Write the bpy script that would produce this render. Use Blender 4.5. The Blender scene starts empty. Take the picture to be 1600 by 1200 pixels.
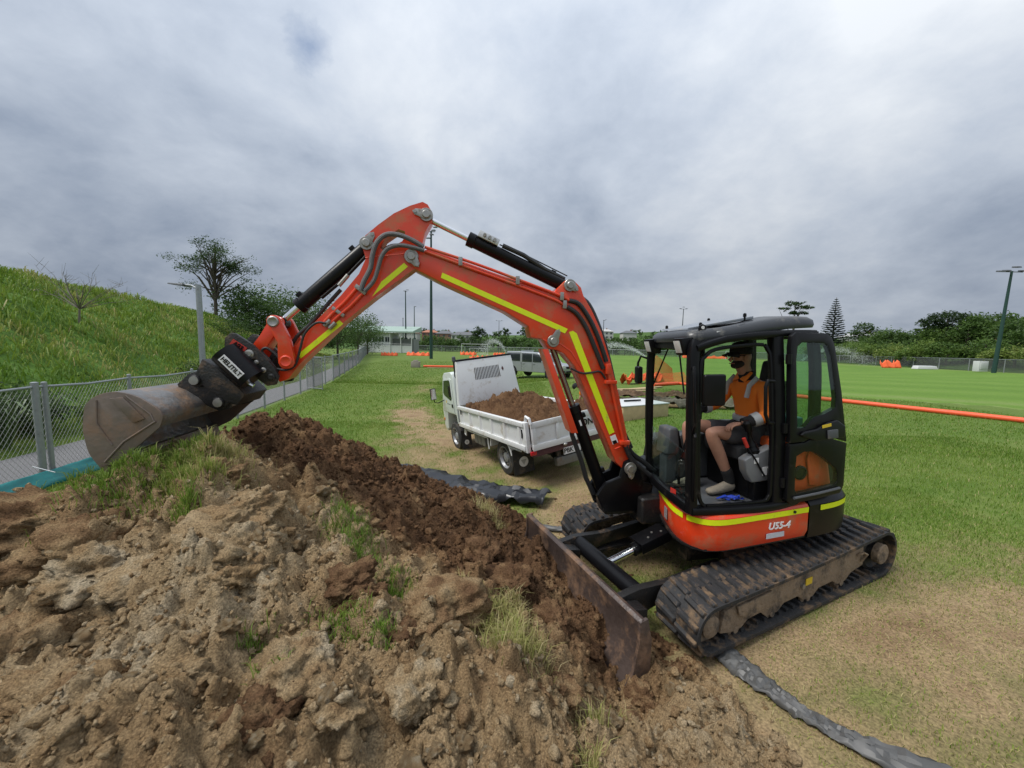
import bpy, bmesh, math, random
import numpy as np
from mathutils import Vector, Matrix, noise as mnoise
random.seed(7); rng = np.random.default_rng(11)
SC = bpy.context.scene; COL = SC.collection
R = math.radians
# ---------------------------------------------------------------- camera, sky, sun, exposure
CAMZ = 2.25
def make_camera():
    f = 590.0; roll = math.atan(0.0205); p = math.atan((600-542.6)*math.cos(roll)/f)
    fwd = Vector((0, math.cos(p), -math.sin(p))); r0 = Vector((1, 0, 0)); u0 = r0.cross(fwd)
    rt = r0*math.cos(roll)+u0*math.sin(roll); up = u0*math.cos(roll)-r0*math.sin(roll)
    cd = bpy.data.cameras.new('camera'); cd.sensor_fit = 'HORIZONTAL'; cd.sensor_width = 36; cd.lens = f/1600*36
    cd.clip_start = 0.05; cd.clip_end = 4000
    o = bpy.data.objects.new('camera', cd); COL.objects.link(o)
    m = Matrix((( rt.x, up.x, -fwd.x, 0), (rt.y, up.y, -fwd.y, 0), (rt.z, up.z, -fwd.z, CAMZ), (0, 0, 0, 1)))
    o.matrix_world = m; SC.camera = o
make_camera()
SUN_EL, SUN_AZ = 58, 200   # azimuth from +X counter-clockwise of the direction TO the sun
def make_world():
    w = bpy.data.worlds.new('World'); SC.world = w; w.use_nodes = True
    nt = w.node_tree; N = nt.nodes; L = nt.links; N.clear()
    out = N.new('ShaderNodeOutputWorld'); bg = N.new('ShaderNodeBackground'); L.new(bg.outputs[0], out.inputs[0])
    sky = N.new('ShaderNodeTexSky'); sky.sky_type = 'NISHITA'; sky.sun_disc = False
    sky.sun_elevation = R(SUN_EL); sky.sun_rotation = R(90-SUN_AZ)
    sk = N.new('ShaderNodeMix'); sk.data_type = 'RGBA'; sk.blend_type = 'MULTIPLY'; sk.inputs[0].default_value = 1
    L.new(sky.outputs[0], sk.inputs[6]); sk.inputs[7].default_value = (.06, .06, .06, 1)
    tc = N.new('ShaderNodeTexCoord'); sp = N.new('ShaderNodeSeparateXYZ'); L.new(tc.outputs['Generated'], sp.inputs[0])
    def math_(op, a, b=None, cl=False):
        n = N.new('ShaderNodeMath'); n.operation = op; n.use_clamp = cl
        for i, x in enumerate((a, b)):
            if x is None: continue
            if isinstance(x, (int, float)): n.inputs[i].default_value = x
            else: L.new(x, n.inputs[i])
        return n.outputs[0]
    zc = math_('MAXIMUM', sp.outputs[2], 0.0)
    den = math_('ADD', zc, 0.42)
    cx = math_('DIVIDE', sp.outputs[0], den); cy = math_('DIVIDE', sp.outputs[1], den)
    cb = N.new('ShaderNodeCombineXYZ'); L.new(cx, cb.inputs[0]); L.new(cy, cb.inputs[1])
    def noise_(scale, det, rough, off, dist=0.0):
        mp = N.new('ShaderNodeMapping'); L.new(cb.outputs[0], mp.inputs[0]); mp.inputs['Location'].default_value = off
        n = N.new('ShaderNodeTexNoise'); n.inputs['Scale'].default_value = scale; n.inputs['Detail'].default_value = det
        n.inputs['Roughness'].default_value = rough; n.inputs['Distortion'].default_value = dist
        L.new(mp.outputs[0], n.inputs['Vector']); return n.outputs[0]
    n1 = noise_(1.25, 8, .55, (3.1, 1.7, 0), .25); n2 = noise_(5.5, 7, .6, (7.3, 2.2, 4), .2); n3 = noise_(.7, 3, .5, (1.2, 9.4, 2), .3)
    a = math_('ADD', math_('MULTIPLY', n1, .5), math_('ADD', math_('MULTIPLY', n2, .17), math_('MULTIPLY', n3, .45)))
    cr = N.new('ShaderNodeValToRGB'); L.new(a, cr.inputs[0]); e = cr.color_ramp.elements
    e[0].position = .43; e[0].color = (.165, .198, .255, 1); e[1].position = .68; e[1].color = (.41, .432, .46, 1)
    m_ = cr.color_ramp.elements.new(.56); m_.color = (.285, .318, .37, 1)
    # overcast luminance: brighter toward the zenith (CIE overcast law)
    g = math_('ADD', .60, math_('MULTIPLY', zc, .80))
    cl = N.new('ShaderNodeMix'); cl.data_type = 'RGBA'; cl.blend_type = 'MULTIPLY'; cl.inputs[0].default_value = 1
    L.new(cr.outputs[0], cl.inputs[6]); gc = N.new('ShaderNodeCombineXYZ')
    for i in range(3): L.new(g, gc.inputs[i])
    L.new(gc.outputs[0], cl.inputs[7])
    # thin gaps where the blue shows
    gap = noise_(1.1, 4, .5, (5.9, 0.4, 1.0)); gm = N.new('ShaderNodeMapRange'); L.new(gap, gm.inputs[0])
    gm.inputs[1].default_value = .70; gm.inputs[2].default_value = .80; gm.inputs[3].default_value = 0; gm.inputs[4].default_value = .6
    # one small break in the cloud
    vd = N.new('ShaderNodeVectorMath'); vd.operation = 'DISTANCE'; L.new(tc.outputs['Generated'], vd.inputs[0]); vd.inputs[1].default_value = (-0.3823, 0.7484, 0.5420)
    bk = math_('ADD', vd.outputs['Value'], math_('MULTIPLY', math_('SUBTRACT', n2, .5), .16))
    bm_ = N.new('ShaderNodeMapRange'); L.new(bk, bm_.inputs[0]); bm_.inputs[1].default_value = .034; bm_.inputs[2].default_value = -.01; bm_.inputs[3].default_value = 0; bm_.inputs[4].default_value = .6
    gap2 = math_('MAXIMUM', gm.outputs[0], bm_.outputs[0])
    mx = N.new('ShaderNodeMix'); mx.data_type = 'RGBA'; L.new(gap2, mx.inputs[0]); L.new(cl.outputs[2], mx.inputs[6]); L.new(sk.outputs[2], mx.inputs[7])
    L.new(mx.outputs[2], bg.inputs[0]); bg.inputs[1].default_value = 1.0
make_world()
def make_sun():
    l = bpy.data.lights.new('sun', 'SUN'); l.energy = 1.5; l.angle = R(22); l.color = (1, .965, .91)
    o = bpy.data.objects.new('sun', l); COL.objects.link(o)
    d = Vector((math.cos(R(SUN_AZ))*math.cos(R(SUN_EL)), math.sin(R(SUN_AZ))*math.cos(R(SUN_EL)), math.sin(R(SUN_EL))))
    o.rotation_euler = d.to_track_quat('Z', 'Y').to_euler()
make_sun()
SC.view_settings.view_transform = 'Standard'; SC.view_settings.look = 'None'; SC.view_settings.exposure = 1.1; SC.view_settings.gamma = 1
SC.cycles.use_denoising = True; SC.cycles.max_bounces = 6; SC.cycles.transparent_max_bounces = 16

# ---------------------------------------------------------------- helpers
W = {}
def wm(o): return W.get(o.name, Matrix.Identity(4))
def adopt(o, parent, m=None):
    """link o under parent; m is the wanted world matrix"""
    COL.objects.link(o)
    W[o.name] = m.copy() if m is not None else Matrix.Identity(4)
    if parent is not None:
        o.parent = parent; o.matrix_parent_inverse = wm(parent).inverted()
    if m is not None: o.matrix_basis = m
    return o
def tag(o, label=None, cat=None, group=None, kind=None):
    if label: o['label'] = label
    if cat: o['category'] = cat
    if group: o['group'] = group
    if kind: o['kind'] = kind
    return o
def empty(name, loc, label=None, cat=None, group=None):
    o = bpy.data.objects.new(name, None); o.empty_display_size = .1
    adopt(o, None, Matrix.Translation(Vector(loc))); return tag(o, label, cat, group)
def V(*a): return Vector(a)
def basis(z, x=None):
    z = Vector(z).normalized()
    if x is None: x = Vector((1, 0, 0)) if abs(z.x) < .8 else Vector((0, 1, 0))
    y = z.cross(Vector(x)).normalized(); x = y.cross(z)
    return x, y, z
class MB:
    def __init__(s): s.v = []; s.f = []
    def add(s, vs, fs):
        n = len(s.v); s.v += [tuple(q) for q in vs]; s.f += [tuple(i+n for i in f) for f in fs]; return s
    def hexa(s, p):   # 8 points: bottom loop then top loop
        return s.add(p, [(3, 2, 1, 0), (4, 5, 6, 7), (0, 1, 5, 4), (1, 2, 6, 5), (2, 3, 7, 6), (3, 0, 4, 7)])
    def box(s, c, sz, ax=None):
        c = Vector(c); X, Y, Z = ax if ax else (V(1, 0, 0), V(0, 1, 0), V(0, 0, 1))
        X = X*sz[0]/2; Y = Y*sz[1]/2; Z = Z*sz[2]/2
        return s.hexa([c-X-Y-Z, c+X-Y-Z, c+X+Y-Z, c-X+Y-Z, c-X-Y+Z, c+X-Y+Z, c+X+Y+Z, c-X+Y+Z])
    def prism(s, pts, t):
        pts = [Vector(p) for p in pts]; t = Vector(t); n = len(pts)
        nr = Vector((0, 0, 0))
        for i in range(n): nr += pts[i].cross(pts[(i+1) % n])
        if nr.dot(t) > 0: pts = pts[::-1]
        vs = pts+[p+t for p in pts]
        return s.add(vs, [tuple(range(n)), tuple(range(2*n-1, n-1, -1))]+[(i, i+n, (i+1) % n+n, (i+1) % n) for i in range(n)])
    def tube(s, pts, r, n=8, caps=True, squash=None):
        pts = [Vector(p) for p in pts]; m = len(pts)
        rr = r if isinstance(r, (list, tuple)) else [r]*m
        base = len(s.v); prevx = None
        for i in range(m):
            d = (pts[min(i+1, m-1)]-pts[max(i-1, 0)])
            if d.length < 1e-9: d = V(0, 0, 1)
            if prevx is None: x, y, z = basis(d)
            else:
                z = d.normalized(); y = z.cross(prevx)
                if y.length < 1e-6: x, y, z = basis(d)
                else: y.normalize(); x = y.cross(z)
            prevx = x
            for k in range(n):
                a = 2*math.pi*k/n; s.v.append(tuple(pts[i]+(x*math.cos(a)+y*math.sin(a)*(squash or 1))*rr[i]))
        for i in range(m-1):
            for k in range(n):
                a = base+i*n+k; b = base+i*n+(k+1) % n; s.f.append((a, b, b+n, a+n))
        if caps:
            s.f.append(tuple(base+k for k in range(n-1, -1, -1))); s.f.append(tuple(base+(m-1)*n+k for k in range(n)))
        return s
    def cyl(s, a, b, r, n=16): return s.tube([a, b], r, n)
    def lathe(s, c, axis, prof, n=24, xdir=None):
        """prof: (radius, height) pairs along axis"""
        x, y, z = basis(axis, xdir); c = Vector(c); base = len(s.v); m = len(prof)
        for r, h in prof:
            for k in range(n):
                a = 2*math.pi*k/n; s.v.append(tuple(c+z*h+(x*math.cos(a)+y*math.sin(a))*max(r, 1e-4)))
        for i in range(m-1):
            for k in range(n):
                a = base+i*n+k; b = base+i*n+(k+1) % n; s.f.append((a, b, b+n, a+n))
        s.f.append(tuple(base+k for k in range(n-1, -1, -1))); s.f.append(tuple(base+(m-1)*n+k for k in range(n)))
        return s
    def sheet(s, rows):
        m = len(rows); n = len(rows[0]); base = len(s.v)
        for r in rows: s.v += [tuple(q) for q in r]
        for i in range(m-1):
            for k in range(n-1):
                a = base+i*n+k; s.f.append((a, a+1, a+n+1, a+n))
        return s
    def mesh(s, name, bevel=0, smooth=35, segs=2):
        me = bpy.data.meshes.new(name); me.from_pydata(s.v, [], s.f); me.update()
        if bevel:
            bm = bmesh.new(); bm.from_mesh(me); bmesh.ops.recalc_face_normals(bm, faces=bm.faces)
            ed = [e for e in bm.edges if len(e.link_faces) == 2 and e.calc_face_angle(0) > R(28)]
            try: bmesh.ops.bevel(bm, geom=ed, offset=bevel, segments=segs, affect='EDGES', profile=.6, clamp_overlap=True)
            except Exception: pass
            bm.to_mesh(me); bm.free()
        if smooth: me.shade_smooth(); me.set_sharp_from_angle(angle=R(smooth))
        return me
    def build(s, name, mat, parent=None, bevel=0, smooth=35, segs=2, m=None):
        me = s.mesh(name, bevel, smooth, segs); me.materials.append(mat)
        return adopt(bpy.data.objects.new(name, me), parent, m)
def recalc(o):
    bm = bmesh.new(); bm.from_mesh(o.data); bmesh.ops.recalc_face_normals(bm, faces=bm.faces); bm.to_mesh(o.data); bm.free(); return o
def text(name, body, size, origin, xd, yd, mat, parent, shear=0, extr=.0015, align='CENTER', bold=0.0):
    c = bpy.data.curves.new(name, 'FONT'); c.body = body; c.size = size; c.extrude = extr; c.shear = shear; c.align_x = align; c.align_y = 'CENTER'; c.offset = bold
    c.materials.append(mat); x = Vector(xd).normalized(); y = Vector(yd); y = (y-x*y.dot(x)).normalized(); z = x.cross(y); o = Vector(origin)
    m = Matrix(((x.x, y.x, z.x, o.x), (x.y, y.y, z.y, o.y), (x.z, y.z, z.z, o.z), (0, 0, 0, 1)))
    t = bpy.data.objects.new(name, c); me = bpy.data.meshes.new_from_object(t); bpy.data.objects.remove(t); me.name = name
    return adopt(bpy.data.objects.new(name, me), parent, m)
def copy_tree(o, parent, M):
    """copy thing + parts; M moves the whole (used for things whose root has a plain matrix)"""
    c = o.copy(); COL.objects.link(c)
    if parent is None: c.matrix_basis = M; W[c.name] = M.copy()
    else: c.parent = parent
    for ch in list(o.children): copy_tree(ch, c, M)
    return c
# ---- materials
MATS = {}
def mat(name, col, rough=.6, metal=0, var=.12, scale=6, bump=0, bscale=40, dirt=None, dscale=3, damt=.5, spec=.5, coat=0, trans=0, alpha=1, emit=None):
    if name in MATS: return MATS[name]
    m = bpy.data.materials.new(name); m.use_nodes = True; nt = m.node_tree; N = nt.nodes; L = nt.links
    p = N['Principled BSDF']; p.inputs['Roughness'].default_value = rough; p.inputs['Metallic'].default_value = metal
    p.inputs['Specular IOR Level'].default_value = spec; p.inputs['Coat Weight'].default_value = coat
    tc = N.new('ShaderNodeTexCoord'); vec = tc.outputs['Object']
    c = (*col, 1); p.inputs['Base Color'].default_value = c; last = None
    if var:
        n = N.new('ShaderNodeTexNoise'); n.inputs['Scale'].default_value = scale; n.inputs['Detail'].default_value = 6; n.inputs['Roughness'].default_value = .65
        L.new(vec, n.inputs['Vector'])
        mx = N.new('ShaderNodeMix'); mx.data_type = 'RGBA'; L.new(n.outputs[0], mx.inputs[0])
        mx.inputs[6].default_value = (*[x*(1-var*1.6) for x in col], 1); mx.inputs[7].default_value = (*[min(1, x*(1+var*1.6)) for x in col], 1)
        last = mx.outputs[2]
        mr = N.new('ShaderNodeMapRange'); L.new(n.outputs[0], mr.inputs[0]); mr.inputs[3].default_value = max(.03, rough-.12); mr.inputs[4].default_value = min(1, rough+.12)
        L.new(mr.outputs[0], p.inputs['Roughness'])
    if dirt:
        n = N.new('ShaderNodeTexNoise'); n.inputs['Scale'].default_value = dscale; n.inputs['Detail'].default_value = 8; n.inputs['Roughness'].default_value = .7
        L.new(vec, n.inputs['Vector'])
        mr = N.new('ShaderNodeMapRange'); L.new(n.outputs[0], mr.inputs[0]); mr.inputs[1].default_value = .62-damt*.32; mr.inputs[2].default_value = .80-damt*.28
        mx = N.new('ShaderNodeMix'); mx.data_type = 'RGBA'; L.new(mr.outputs[0], mx.inputs[0])
        if last: L.new(last, mx.inputs[6])
        else: mx.inputs[6].default_value = c
        mx.inputs[7].default_value = (*dirt, 1); last = mx.outputs[2]
        r2 = N.new('ShaderNodeMix'); r2.data_type = 'FLOAT'; L.new(mr.outputs[0], r2.inputs[0])
        if p.inputs['Roughness'].links: L.new(p.inputs['Roughness'].links[0].from_socket, r2.inputs[2])
        else: r2.inputs[2].default_value = rough
        r2.inputs[3].default_value = .9; L.new(r2.outputs[0], p.inputs['Roughness'])
    if last: L.new(last, p.inputs['Base Color'])
    if bump:
        n = N.new('ShaderNodeTexNoise'); n.inputs['Scale'].default_value = bscale; n.inputs['Detail'].default_value = 5; L.new(vec, n.inputs['Vector'])
        b = N.new('ShaderNodeBump'); b.inputs['Strength'].default_value = min(1, bump); b.inputs['Distance'].default_value = .02; L.new(n.outputs[0], b.inputs['Height']); L.new(b.outputs[0], p.inputs['Normal'])
    if alpha < 1: p.inputs['Alpha'].default_value = alpha
    if emit: p.inputs['Emission Color'].default_value = (*emit, 1); p.inputs['Emission Strength'].default_value = 1
    MATS[name] = m; return m
def glass(name, tint=(.75, .85, .8), refl=.12):
    if name in MATS: return MATS[name]
    m = bpy.data.materials.new(name); m.use_nodes = True; nt = m.node_tree; N = nt.nodes; L = nt.links; N.clear()
    o = N.new('ShaderNodeOutputMaterial'); t = N.new('ShaderNodeBsdfTransparent'); t.inputs[0].default_value = (*tint, 1)
    g = N.new('ShaderNodeBsdfGlossy'); g.inputs['Roughness'].default_value = .03; g.inputs[0].default_value = (.9, .95, .95, 1)
    lw = N.new('ShaderNodeLayerWeight'); pw = N.new('ShaderNodeMath'); pw.operation = 'POWER'; L.new(lw.outputs['Facing'], pw.inputs[0]); pw.inputs[1].default_value = 4
    mm = N.new('ShaderNodeMath'); mm.operation = 'MULTIPLY_ADD'; L.new(pw.outputs[0], mm.inputs[0]); mm.inputs[1].default_value = .45; mm.inputs[2].default_value = refl*.2; mm.use_clamp = True
    mx = N.new('ShaderNodeMixShader'); L.new(mm.outputs[0], mx.inputs[0]); L.new(t.outputs[0], mx.inputs[1]); L.new(g.outputs[0], mx.inputs[2]); L.new(mx.outputs[0], o.inputs[0])
    MATS[name] = m; return m
def attr_mat(name, attr, stops, rough=.9, nscale=8, namt=.35, bump=.3, bscale=60, transl=0, island=0, spec=.25, fine=None, bdist=.02):
    """colour ramp driven by a float attribute of the surface, broken up by noise"""
    m = bpy.data.materials.new(name); m.use_nodes = True; nt = m.node_tree; N = nt.nodes; L = nt.links
    p = N['Principled BSDF']; p.inputs['Roughness'].default_value = rough; p.inputs['Specular IOR Level'].default_value = spec
    at = N.new('ShaderNodeAttribute'); at.attribute_name = attr
    tc = N.new('ShaderNodeTexCoord'); n = N.new('ShaderNodeTexNoise'); n.inputs['Scale'].default_value = nscale; n.inputs['Detail'].default_value = 8; n.inputs['Roughness'].default_value = .7
    L.new(tc.outputs['Object'], n.inputs['Vector'])
    ma = N.new('ShaderNodeMath'); ma.operation = 'MULTIPLY_ADD'; L.new(n.outputs[0], ma.inputs[0]); ma.inputs[1].default_value = namt; ma.inputs[2].default_value = -namt/2
    ad = N.new('ShaderNodeMath'); ad.operation = 'ADD'; L.new(at.outputs['Fac'], ad.inputs[0]); L.new(ma.outputs[0], ad.inputs[1]); last = ad.outputs[0]
    if island:
        ge = N.new('ShaderNodeNewGeometry'); mi = N.new('ShaderNodeMath'); mi.operation = 'MULTIPLY_ADD'; L.new(ge.outputs['Random Per Island'], mi.inputs[0]); mi.inputs[1].default_value = island; mi.inputs[2].default_value = -island/2
        a2 = N.new('ShaderNodeMath'); a2.operation = 'ADD'; L.new(last, a2.inputs[0]); L.new(mi.outputs[0], a2.inputs[1]); last = a2.outputs[0]
    cr = N.new('ShaderNodeValToRGB'); L.new(last, cr.inputs[0]); els = cr.color_ramp.elements
    els[0].position = stops[0][0]; els[0].color = (*stops[0][1], 1); els[1].position = stops[-1][0]; els[1].color = (*stops[-1][1], 1)
    for q, c in stops[1:-1]: e = els.new(q); e.color = (*c, 1)
    col = cr.outputs[0]
    if fine:
        n2 = N.new('ShaderNodeTexNoise'); n2.inputs['Scale'].default_value = fine[0]; n2.inputs['Detail'].default_value = 4; L.new(tc.outputs['Object'], n2.inputs['Vector'])
        mr = N.new('ShaderNodeMapRange'); L.new(n2.outputs[0], mr.inputs[0]); mr.inputs[1].default_value = .25; mr.inputs[2].default_value = .75; mr.inputs[3].default_value = 1-fine[1]; mr.inputs[4].default_value = 1+fine[1]
        vm = N.new('ShaderNodeVectorMath'); vm.operation = 'SCALE'; L.new(col, vm.inputs[0]); L.new(mr.outputs[0], vm.inputs['Scale']); col = vm.outputs[0]
    L.new(col, p.inputs['Base Color'])
    if bump:
        nb = N.new('ShaderNodeTexNoise'); nb.inputs['Scale'].default_value = bscale; nb.inputs['Detail'].default_value = 6; nb.inputs['Roughness'].default_value = .7; L.new(tc.outputs['Object'], nb.inputs['Vector'])
        b = N.new('ShaderNodeBump'); b.inputs['Strength'].default_value = bump; b.inputs['Distance'].default_value = bdist; L.new(nb.outputs[0], b.inputs['Height']); L.new(b.outputs[0], p.inputs['Normal'])
    if transl:
        t = N.new('ShaderNodeBsdfTranslucent'); L.new(col, t.inputs[0]); mx = N.new('ShaderNodeMixShader'); mx.inputs[0].default_value = transl
        L.new(p.outputs[0], mx.inputs[1]); L.new(t.outputs[0], mx.inputs[2]); L.new(mx.outputs[0], N['Material Output'].inputs[0])
    MATS[name] = m; return m
# ---- numpy noise
def _h(ix, iy, seed):
    n = (ix.astype(np.int64)*374761393+iy.astype(np.int64)*668265263+seed*1442695041) & 0x7fffffff
    n = ((n ^ (n >> 13))*1274126177) & 0x7fffffff
    n = ((n ^ (n >> 15))*2246822519) & 0x7fffffff
    return ((n ^ (n >> 14)) & 0xffffff)/float(0xffffff)
def vnoise(x, y, seed=0):
    ix = np.floor(x); iy = np.floor(y); fx = x-ix; fy = y-iy; fx = fx*fx*(3-2*fx); fy = fy*fy*(3-2*fy)
    a = _h(ix, iy, seed); b = _h(ix+1, iy, seed); c = _h(ix, iy+1, seed); d = _h(ix+1, iy+1, seed)
    return (a*(1-fx)+b*fx)*(1-fy)+(c*(1-fx)+d*fx)*fy
def fbm(x, y, seed=0, o=5, g=.5):
    s = 0; a = 1; t = 0
    for i in range(o): s = s+a*vnoise(x*2**i+13.7*i, y*2**i-7.1*i, seed+i*17); t += a; a *= g
    return s/t
def clods(x, y, seed=0, r=.75):
    """rounded lumps on a jittered lattice, 0..1"""
    ix = np.floor(x); iy = np.floor(y); best = np.zeros_like(x)
    for dx in (-1, 0, 1):
        for dy in (-1, 0, 1):
            cx = ix+dx; cy = iy+dy; px = cx+_h(cx, cy, seed); py = cy+_h(cx, cy, seed+5); q = _h(cx, cy, seed+9)
            rr = r*(.45+.65*q); d2 = ((x-px)**2+(y-py)**2)/rr**2
            best = np.maximum(best, np.sqrt(np.maximum(0, 1-d2))*(.35+.65*_h(cx, cy, seed+21)))
    return best
def sstep(x, a, b):
    t = np.clip((x-a)/(b-a), 0, 1); return t*t*(3-2*t)
def np_mesh(name, verts, faces, mat_, attrs=None, smooth=True):
    """verts (n,3); faces (m,k) all the same size"""
    me = bpy.data.meshes.new(name); n = len(verts); k = faces.shape[1]; m = len(faces)
    me.vertices.add(n); me.vertices.foreach_set('co', np.asarray(verts, np.float32).ravel())
    me.loops.add(m*k); me.loops.foreach_set('vertex_index', faces.astype(np.int32).ravel())
    me.polygons.add(m); me.polygons.foreach_set('loop_start', np.arange(0, m*k, k, dtype=np.int32)); me.polygons.foreach_set('loop_total', np.full(m, k, np.int32))
    me.update(calc_edges=True); me.validate()
    for an, av in (attrs or {}).items():
        a = me.attributes.new(an, 'FLOAT', 'POINT'); a.data.foreach_set('value', np.asarray(av, np.float32))
    if smooth: me.shade_smooth()
    me.materials.append(mat_); return me
def grid_faces(nx, ny):
    i = np.arange(nx-1); j = np.arange(ny-1); I, J = np.meshgrid(i, j, indexing='ij'); a = (I*ny+J).ravel()
    return np.stack([a, a+ny, a+ny+1, a+1], 1)
# ================================================================ the setting: ground, hillside, path, mound
FY = np.array([-6, 3, 6.75, 13.5, 26, 48, 80, 125, 400]); FX = np.array([-8.0, -8.15, -8.6, -9.7, -12.6, -19.5, -31, -47, -160])
def fence_x(y): return np.interp(y, FY, FX)
def gz(x, y):
    x = np.asarray(x, float); y = np.asarray(y, float)
    b = np.interp(x, [-60, -4, -2.6, -1.6, -.8, 0, .8, 1.6, 2.4, 3.2, 4.2, 60], [-.45, -.45, -.44, -.40, -.345, -.27, -.18, -.08, 0, .05, .08, .08])
    return b*(1-sstep(y, 30, 75))+.02*(fbm(x*.5, y*.5, 3, 3)-.5)*(1-sstep(np.hypot(x, y), 15, 40))
def gzf(x, y): return float(gz(np.array([x]), np.array([y]))[0])
def bare_mask(x, y):
    """1 = worn to straw and soil, 0 = green"""
    n = fbm(x*.55, y*.55, 41, 5, .6)
    n2 = fbm(x*2.2, y*2.2, 47, 4, .6)
    m = np.zeros_like(x)
    # worn apron in front of and beside the machine, and down toward the fabric strip
    d = (y-(2.5+.30*(x-1.2)))
    m = np.maximum(m, .72*(1-sstep(d, -.35, .55))*sstep(x, .6, 1.2)*(1-sstep(x, 3.8, 6.5)))
    m = np.maximum(m, .34*(1-sstep(d, .0, 2.2))*sstep(x, 1.0, 2.0)*(1-sstep(x, 5, 10)))
    # haul route of the truck
    tx = np.interp(y, [4, 6, 8, 11, 15, 20, 30], [1.3, .9, -.3, -2.2, -4.0, -5.2, -6.4])
    m = np.maximum(m, np.exp(-((x-tx)/np.interp(y, [4, 9, 14, 30], [1.9, 1.7, 1.2, .8]))**2)*(1-.75*sstep(y, 10, 22)))
    m = np.maximum(m, .95*np.exp(-(((x-1.2)/1.8)**2+((y-5.6)/1.0)**2)))
    m = np.maximum(m, .9*np.exp(-(((x-1.35)/.8)**2+((y-3.6)/1.1)**2)))
    m = m+(n-.5)*2.0*(.22+m)+(n2-.5)*1.1*(.15+m)
    return np.clip(m, 0, 1)
def field_mask(x, y):
    """closely mown sports turf beyond the drain pipe"""
    return sstep(y+1.6*(fbm(x*.7, y*.7, 53, 4)-.5)-(24.5-.62*(x-9)), -1.2, .8)*sstep(x, -2+.0*y, 4)*(1-sstep(x, 66, 69))
def axis(a, b, step, far, grow=1.12):
    c = list(np.arange(a, b+step/2, step)); s = step
    lo, hi = [c[0]], [c[-1]]
    while lo[-1] > -far: s *= grow; lo.append(lo[-1]-s)
    s = step
    while hi[-1] < far: s *= grow; hi.append(hi[-1]+s)
    return np.array(lo[:0:-1]+c+hi[1:])
def make_ground():
    xs = axis(-9, 13, .10, 1500); ys = axis(0, 17, .10, 1500)
    X, Y = np.meshgrid(xs, ys, indexing='ij'); x = X.ravel(); y = Y.ravel()
    z = gz(x, y)
    under = sstep(fence_x(y)-x, 5, 14)*(1-sstep(y, 60, 95))*sstep(y, -30, -8)   # sinks beneath the hillside
    z = z-.8*under
    # trench cut beside the truck
    tr = sstep(x, 4.3, 4.6)*(1-sstep(x, 9.2, 9.5))*sstep(y, 14.4, 14.6)*(1-sstep(y, 16.3, 16.5)); z = z-.6*tr
    b = bare_mask(x, y); f = field_mask(x, y)
    # three bands along one ramp: 0-.33 mown field, .33-.66 rough lawn, .66-1 bare
    v = np.where(f > .5, .12+.07*np.sin((x*.35+y*.94)*1.05)+.10*(fbm(x*.3, y*.3, 57, 4)-.5), .40+.13*(fbm(x*.8, y*.8, 5, 4)-.5))
    v = v+(f > .5)*.09*np.exp(-((y-(26.2-.62*(x-9)))/.8)**2)
    v = np.where(f > .5, v, v+b*(.36+.42*(fbm(x*2.4, y*2.4, 63, 5, .65)-.3)))
    v = np.where(tr > .03, 1.0, v)
    m = attr_mat('ground_turf', 'cover', [(0, (.085, .165, .018)), (.16, (.115, .205, .026)), (.30, (.165, .225, .06)), (.36, (.085, .145, .02)), (.5, (.14, .18, .04)), (.62, (.20, .165, .075)), (.76, (.29, .21, .115)), (.9, (.22, .145, .08)), (1, (.14, .088, .048))],
                 nscale=4, namt=.26, bump=.8, bscale=45, fine=(60, .5))
    me = np_mesh('ground', np.stack([x, y, z], 1), grid_faces(len(xs), len(ys)), m, {'cover': v})
    tag(adopt(bpy.data.objects.new('ground', me), None), 'worn green sports ground with straw coloured bare patches', kind='structure')
make_ground()
def hill_z(x, y):
    d = fence_x(y)-x
    hm = np.interp(y, [-10, 4, 10, 16, 30, 45, 60, 80], [5.2, 5.6, 5.7, 5.9, 5.6, 4.6, 2.4, .0])
    t = np.clip((d-4.0)/11.5, 0, 1.6); pr = np.where(t < 1, np.sin(np.clip(t, 0, 1)*math.pi/2)**1.25, 1-.18*(t-1))
    n = fbm(x*.22, y*.22, 71, 5, .55)-.5; n2 = fbm(x*.9, y*.9, 77, 4)-.5
    return -.46+hm*pr*(1+.20*n)+.9*n*np.clip(t, 0, 1)+.30*n2*np.clip(t*3, 0, 1)
def make_hill():
    ds = np.concatenate([np.linspace(3.4, 22, 90), np.linspace(23, 60, 18)]); ys = np.concatenate([np.linspace(-8, 40, 150), np.linspace(41, 84, 50)])
    Dd, Y = np.meshgrid(ds, ys, indexing='ij'); y = Y.ravel(); x = fence_x(y)-Dd.ravel(); z = hill_z(x, y)
    m = attr_mat('hill_grass', 'cover', [(0, (.03, .065, .012)), (.35, (.075, .15, .02)), (.65, (.11, .20, .03)), (1, (.18, .24, .06))], nscale=1.2, namt=.7, bump=.8, bscale=9, fine=(14, .4))
    v = .35+.5*(fbm(x*.35, y*.35, 91, 4)-.5)
    me = np_mesh('hillside', np.stack([x, y, z], 1), grid_faces(len(ds), len(ys)), m, {'cover': v})
    tag(adopt(bpy.data.objects.new('hillside', me), None), 'steep hillside covered in long green grass left of the path', kind='structure')
make_hill()
def strip(name, o0, o1, ys, zoff, m, kind=None, nseg=3):
    rows = []
    for y in ys:
        rows.append([(fence_x(y)-o0-(o1-o0)*k/nseg, y, gzf(fence_x(y)-o0-(o1-o0)*k/nseg, y)+zoff) for k in range(nseg+1)])
    o = MB().sheet(rows).build(name, m, None); return o
ys_ = list(np.linspace(-5, 30, 60))+list(np.linspace(31, 118, 50))
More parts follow.
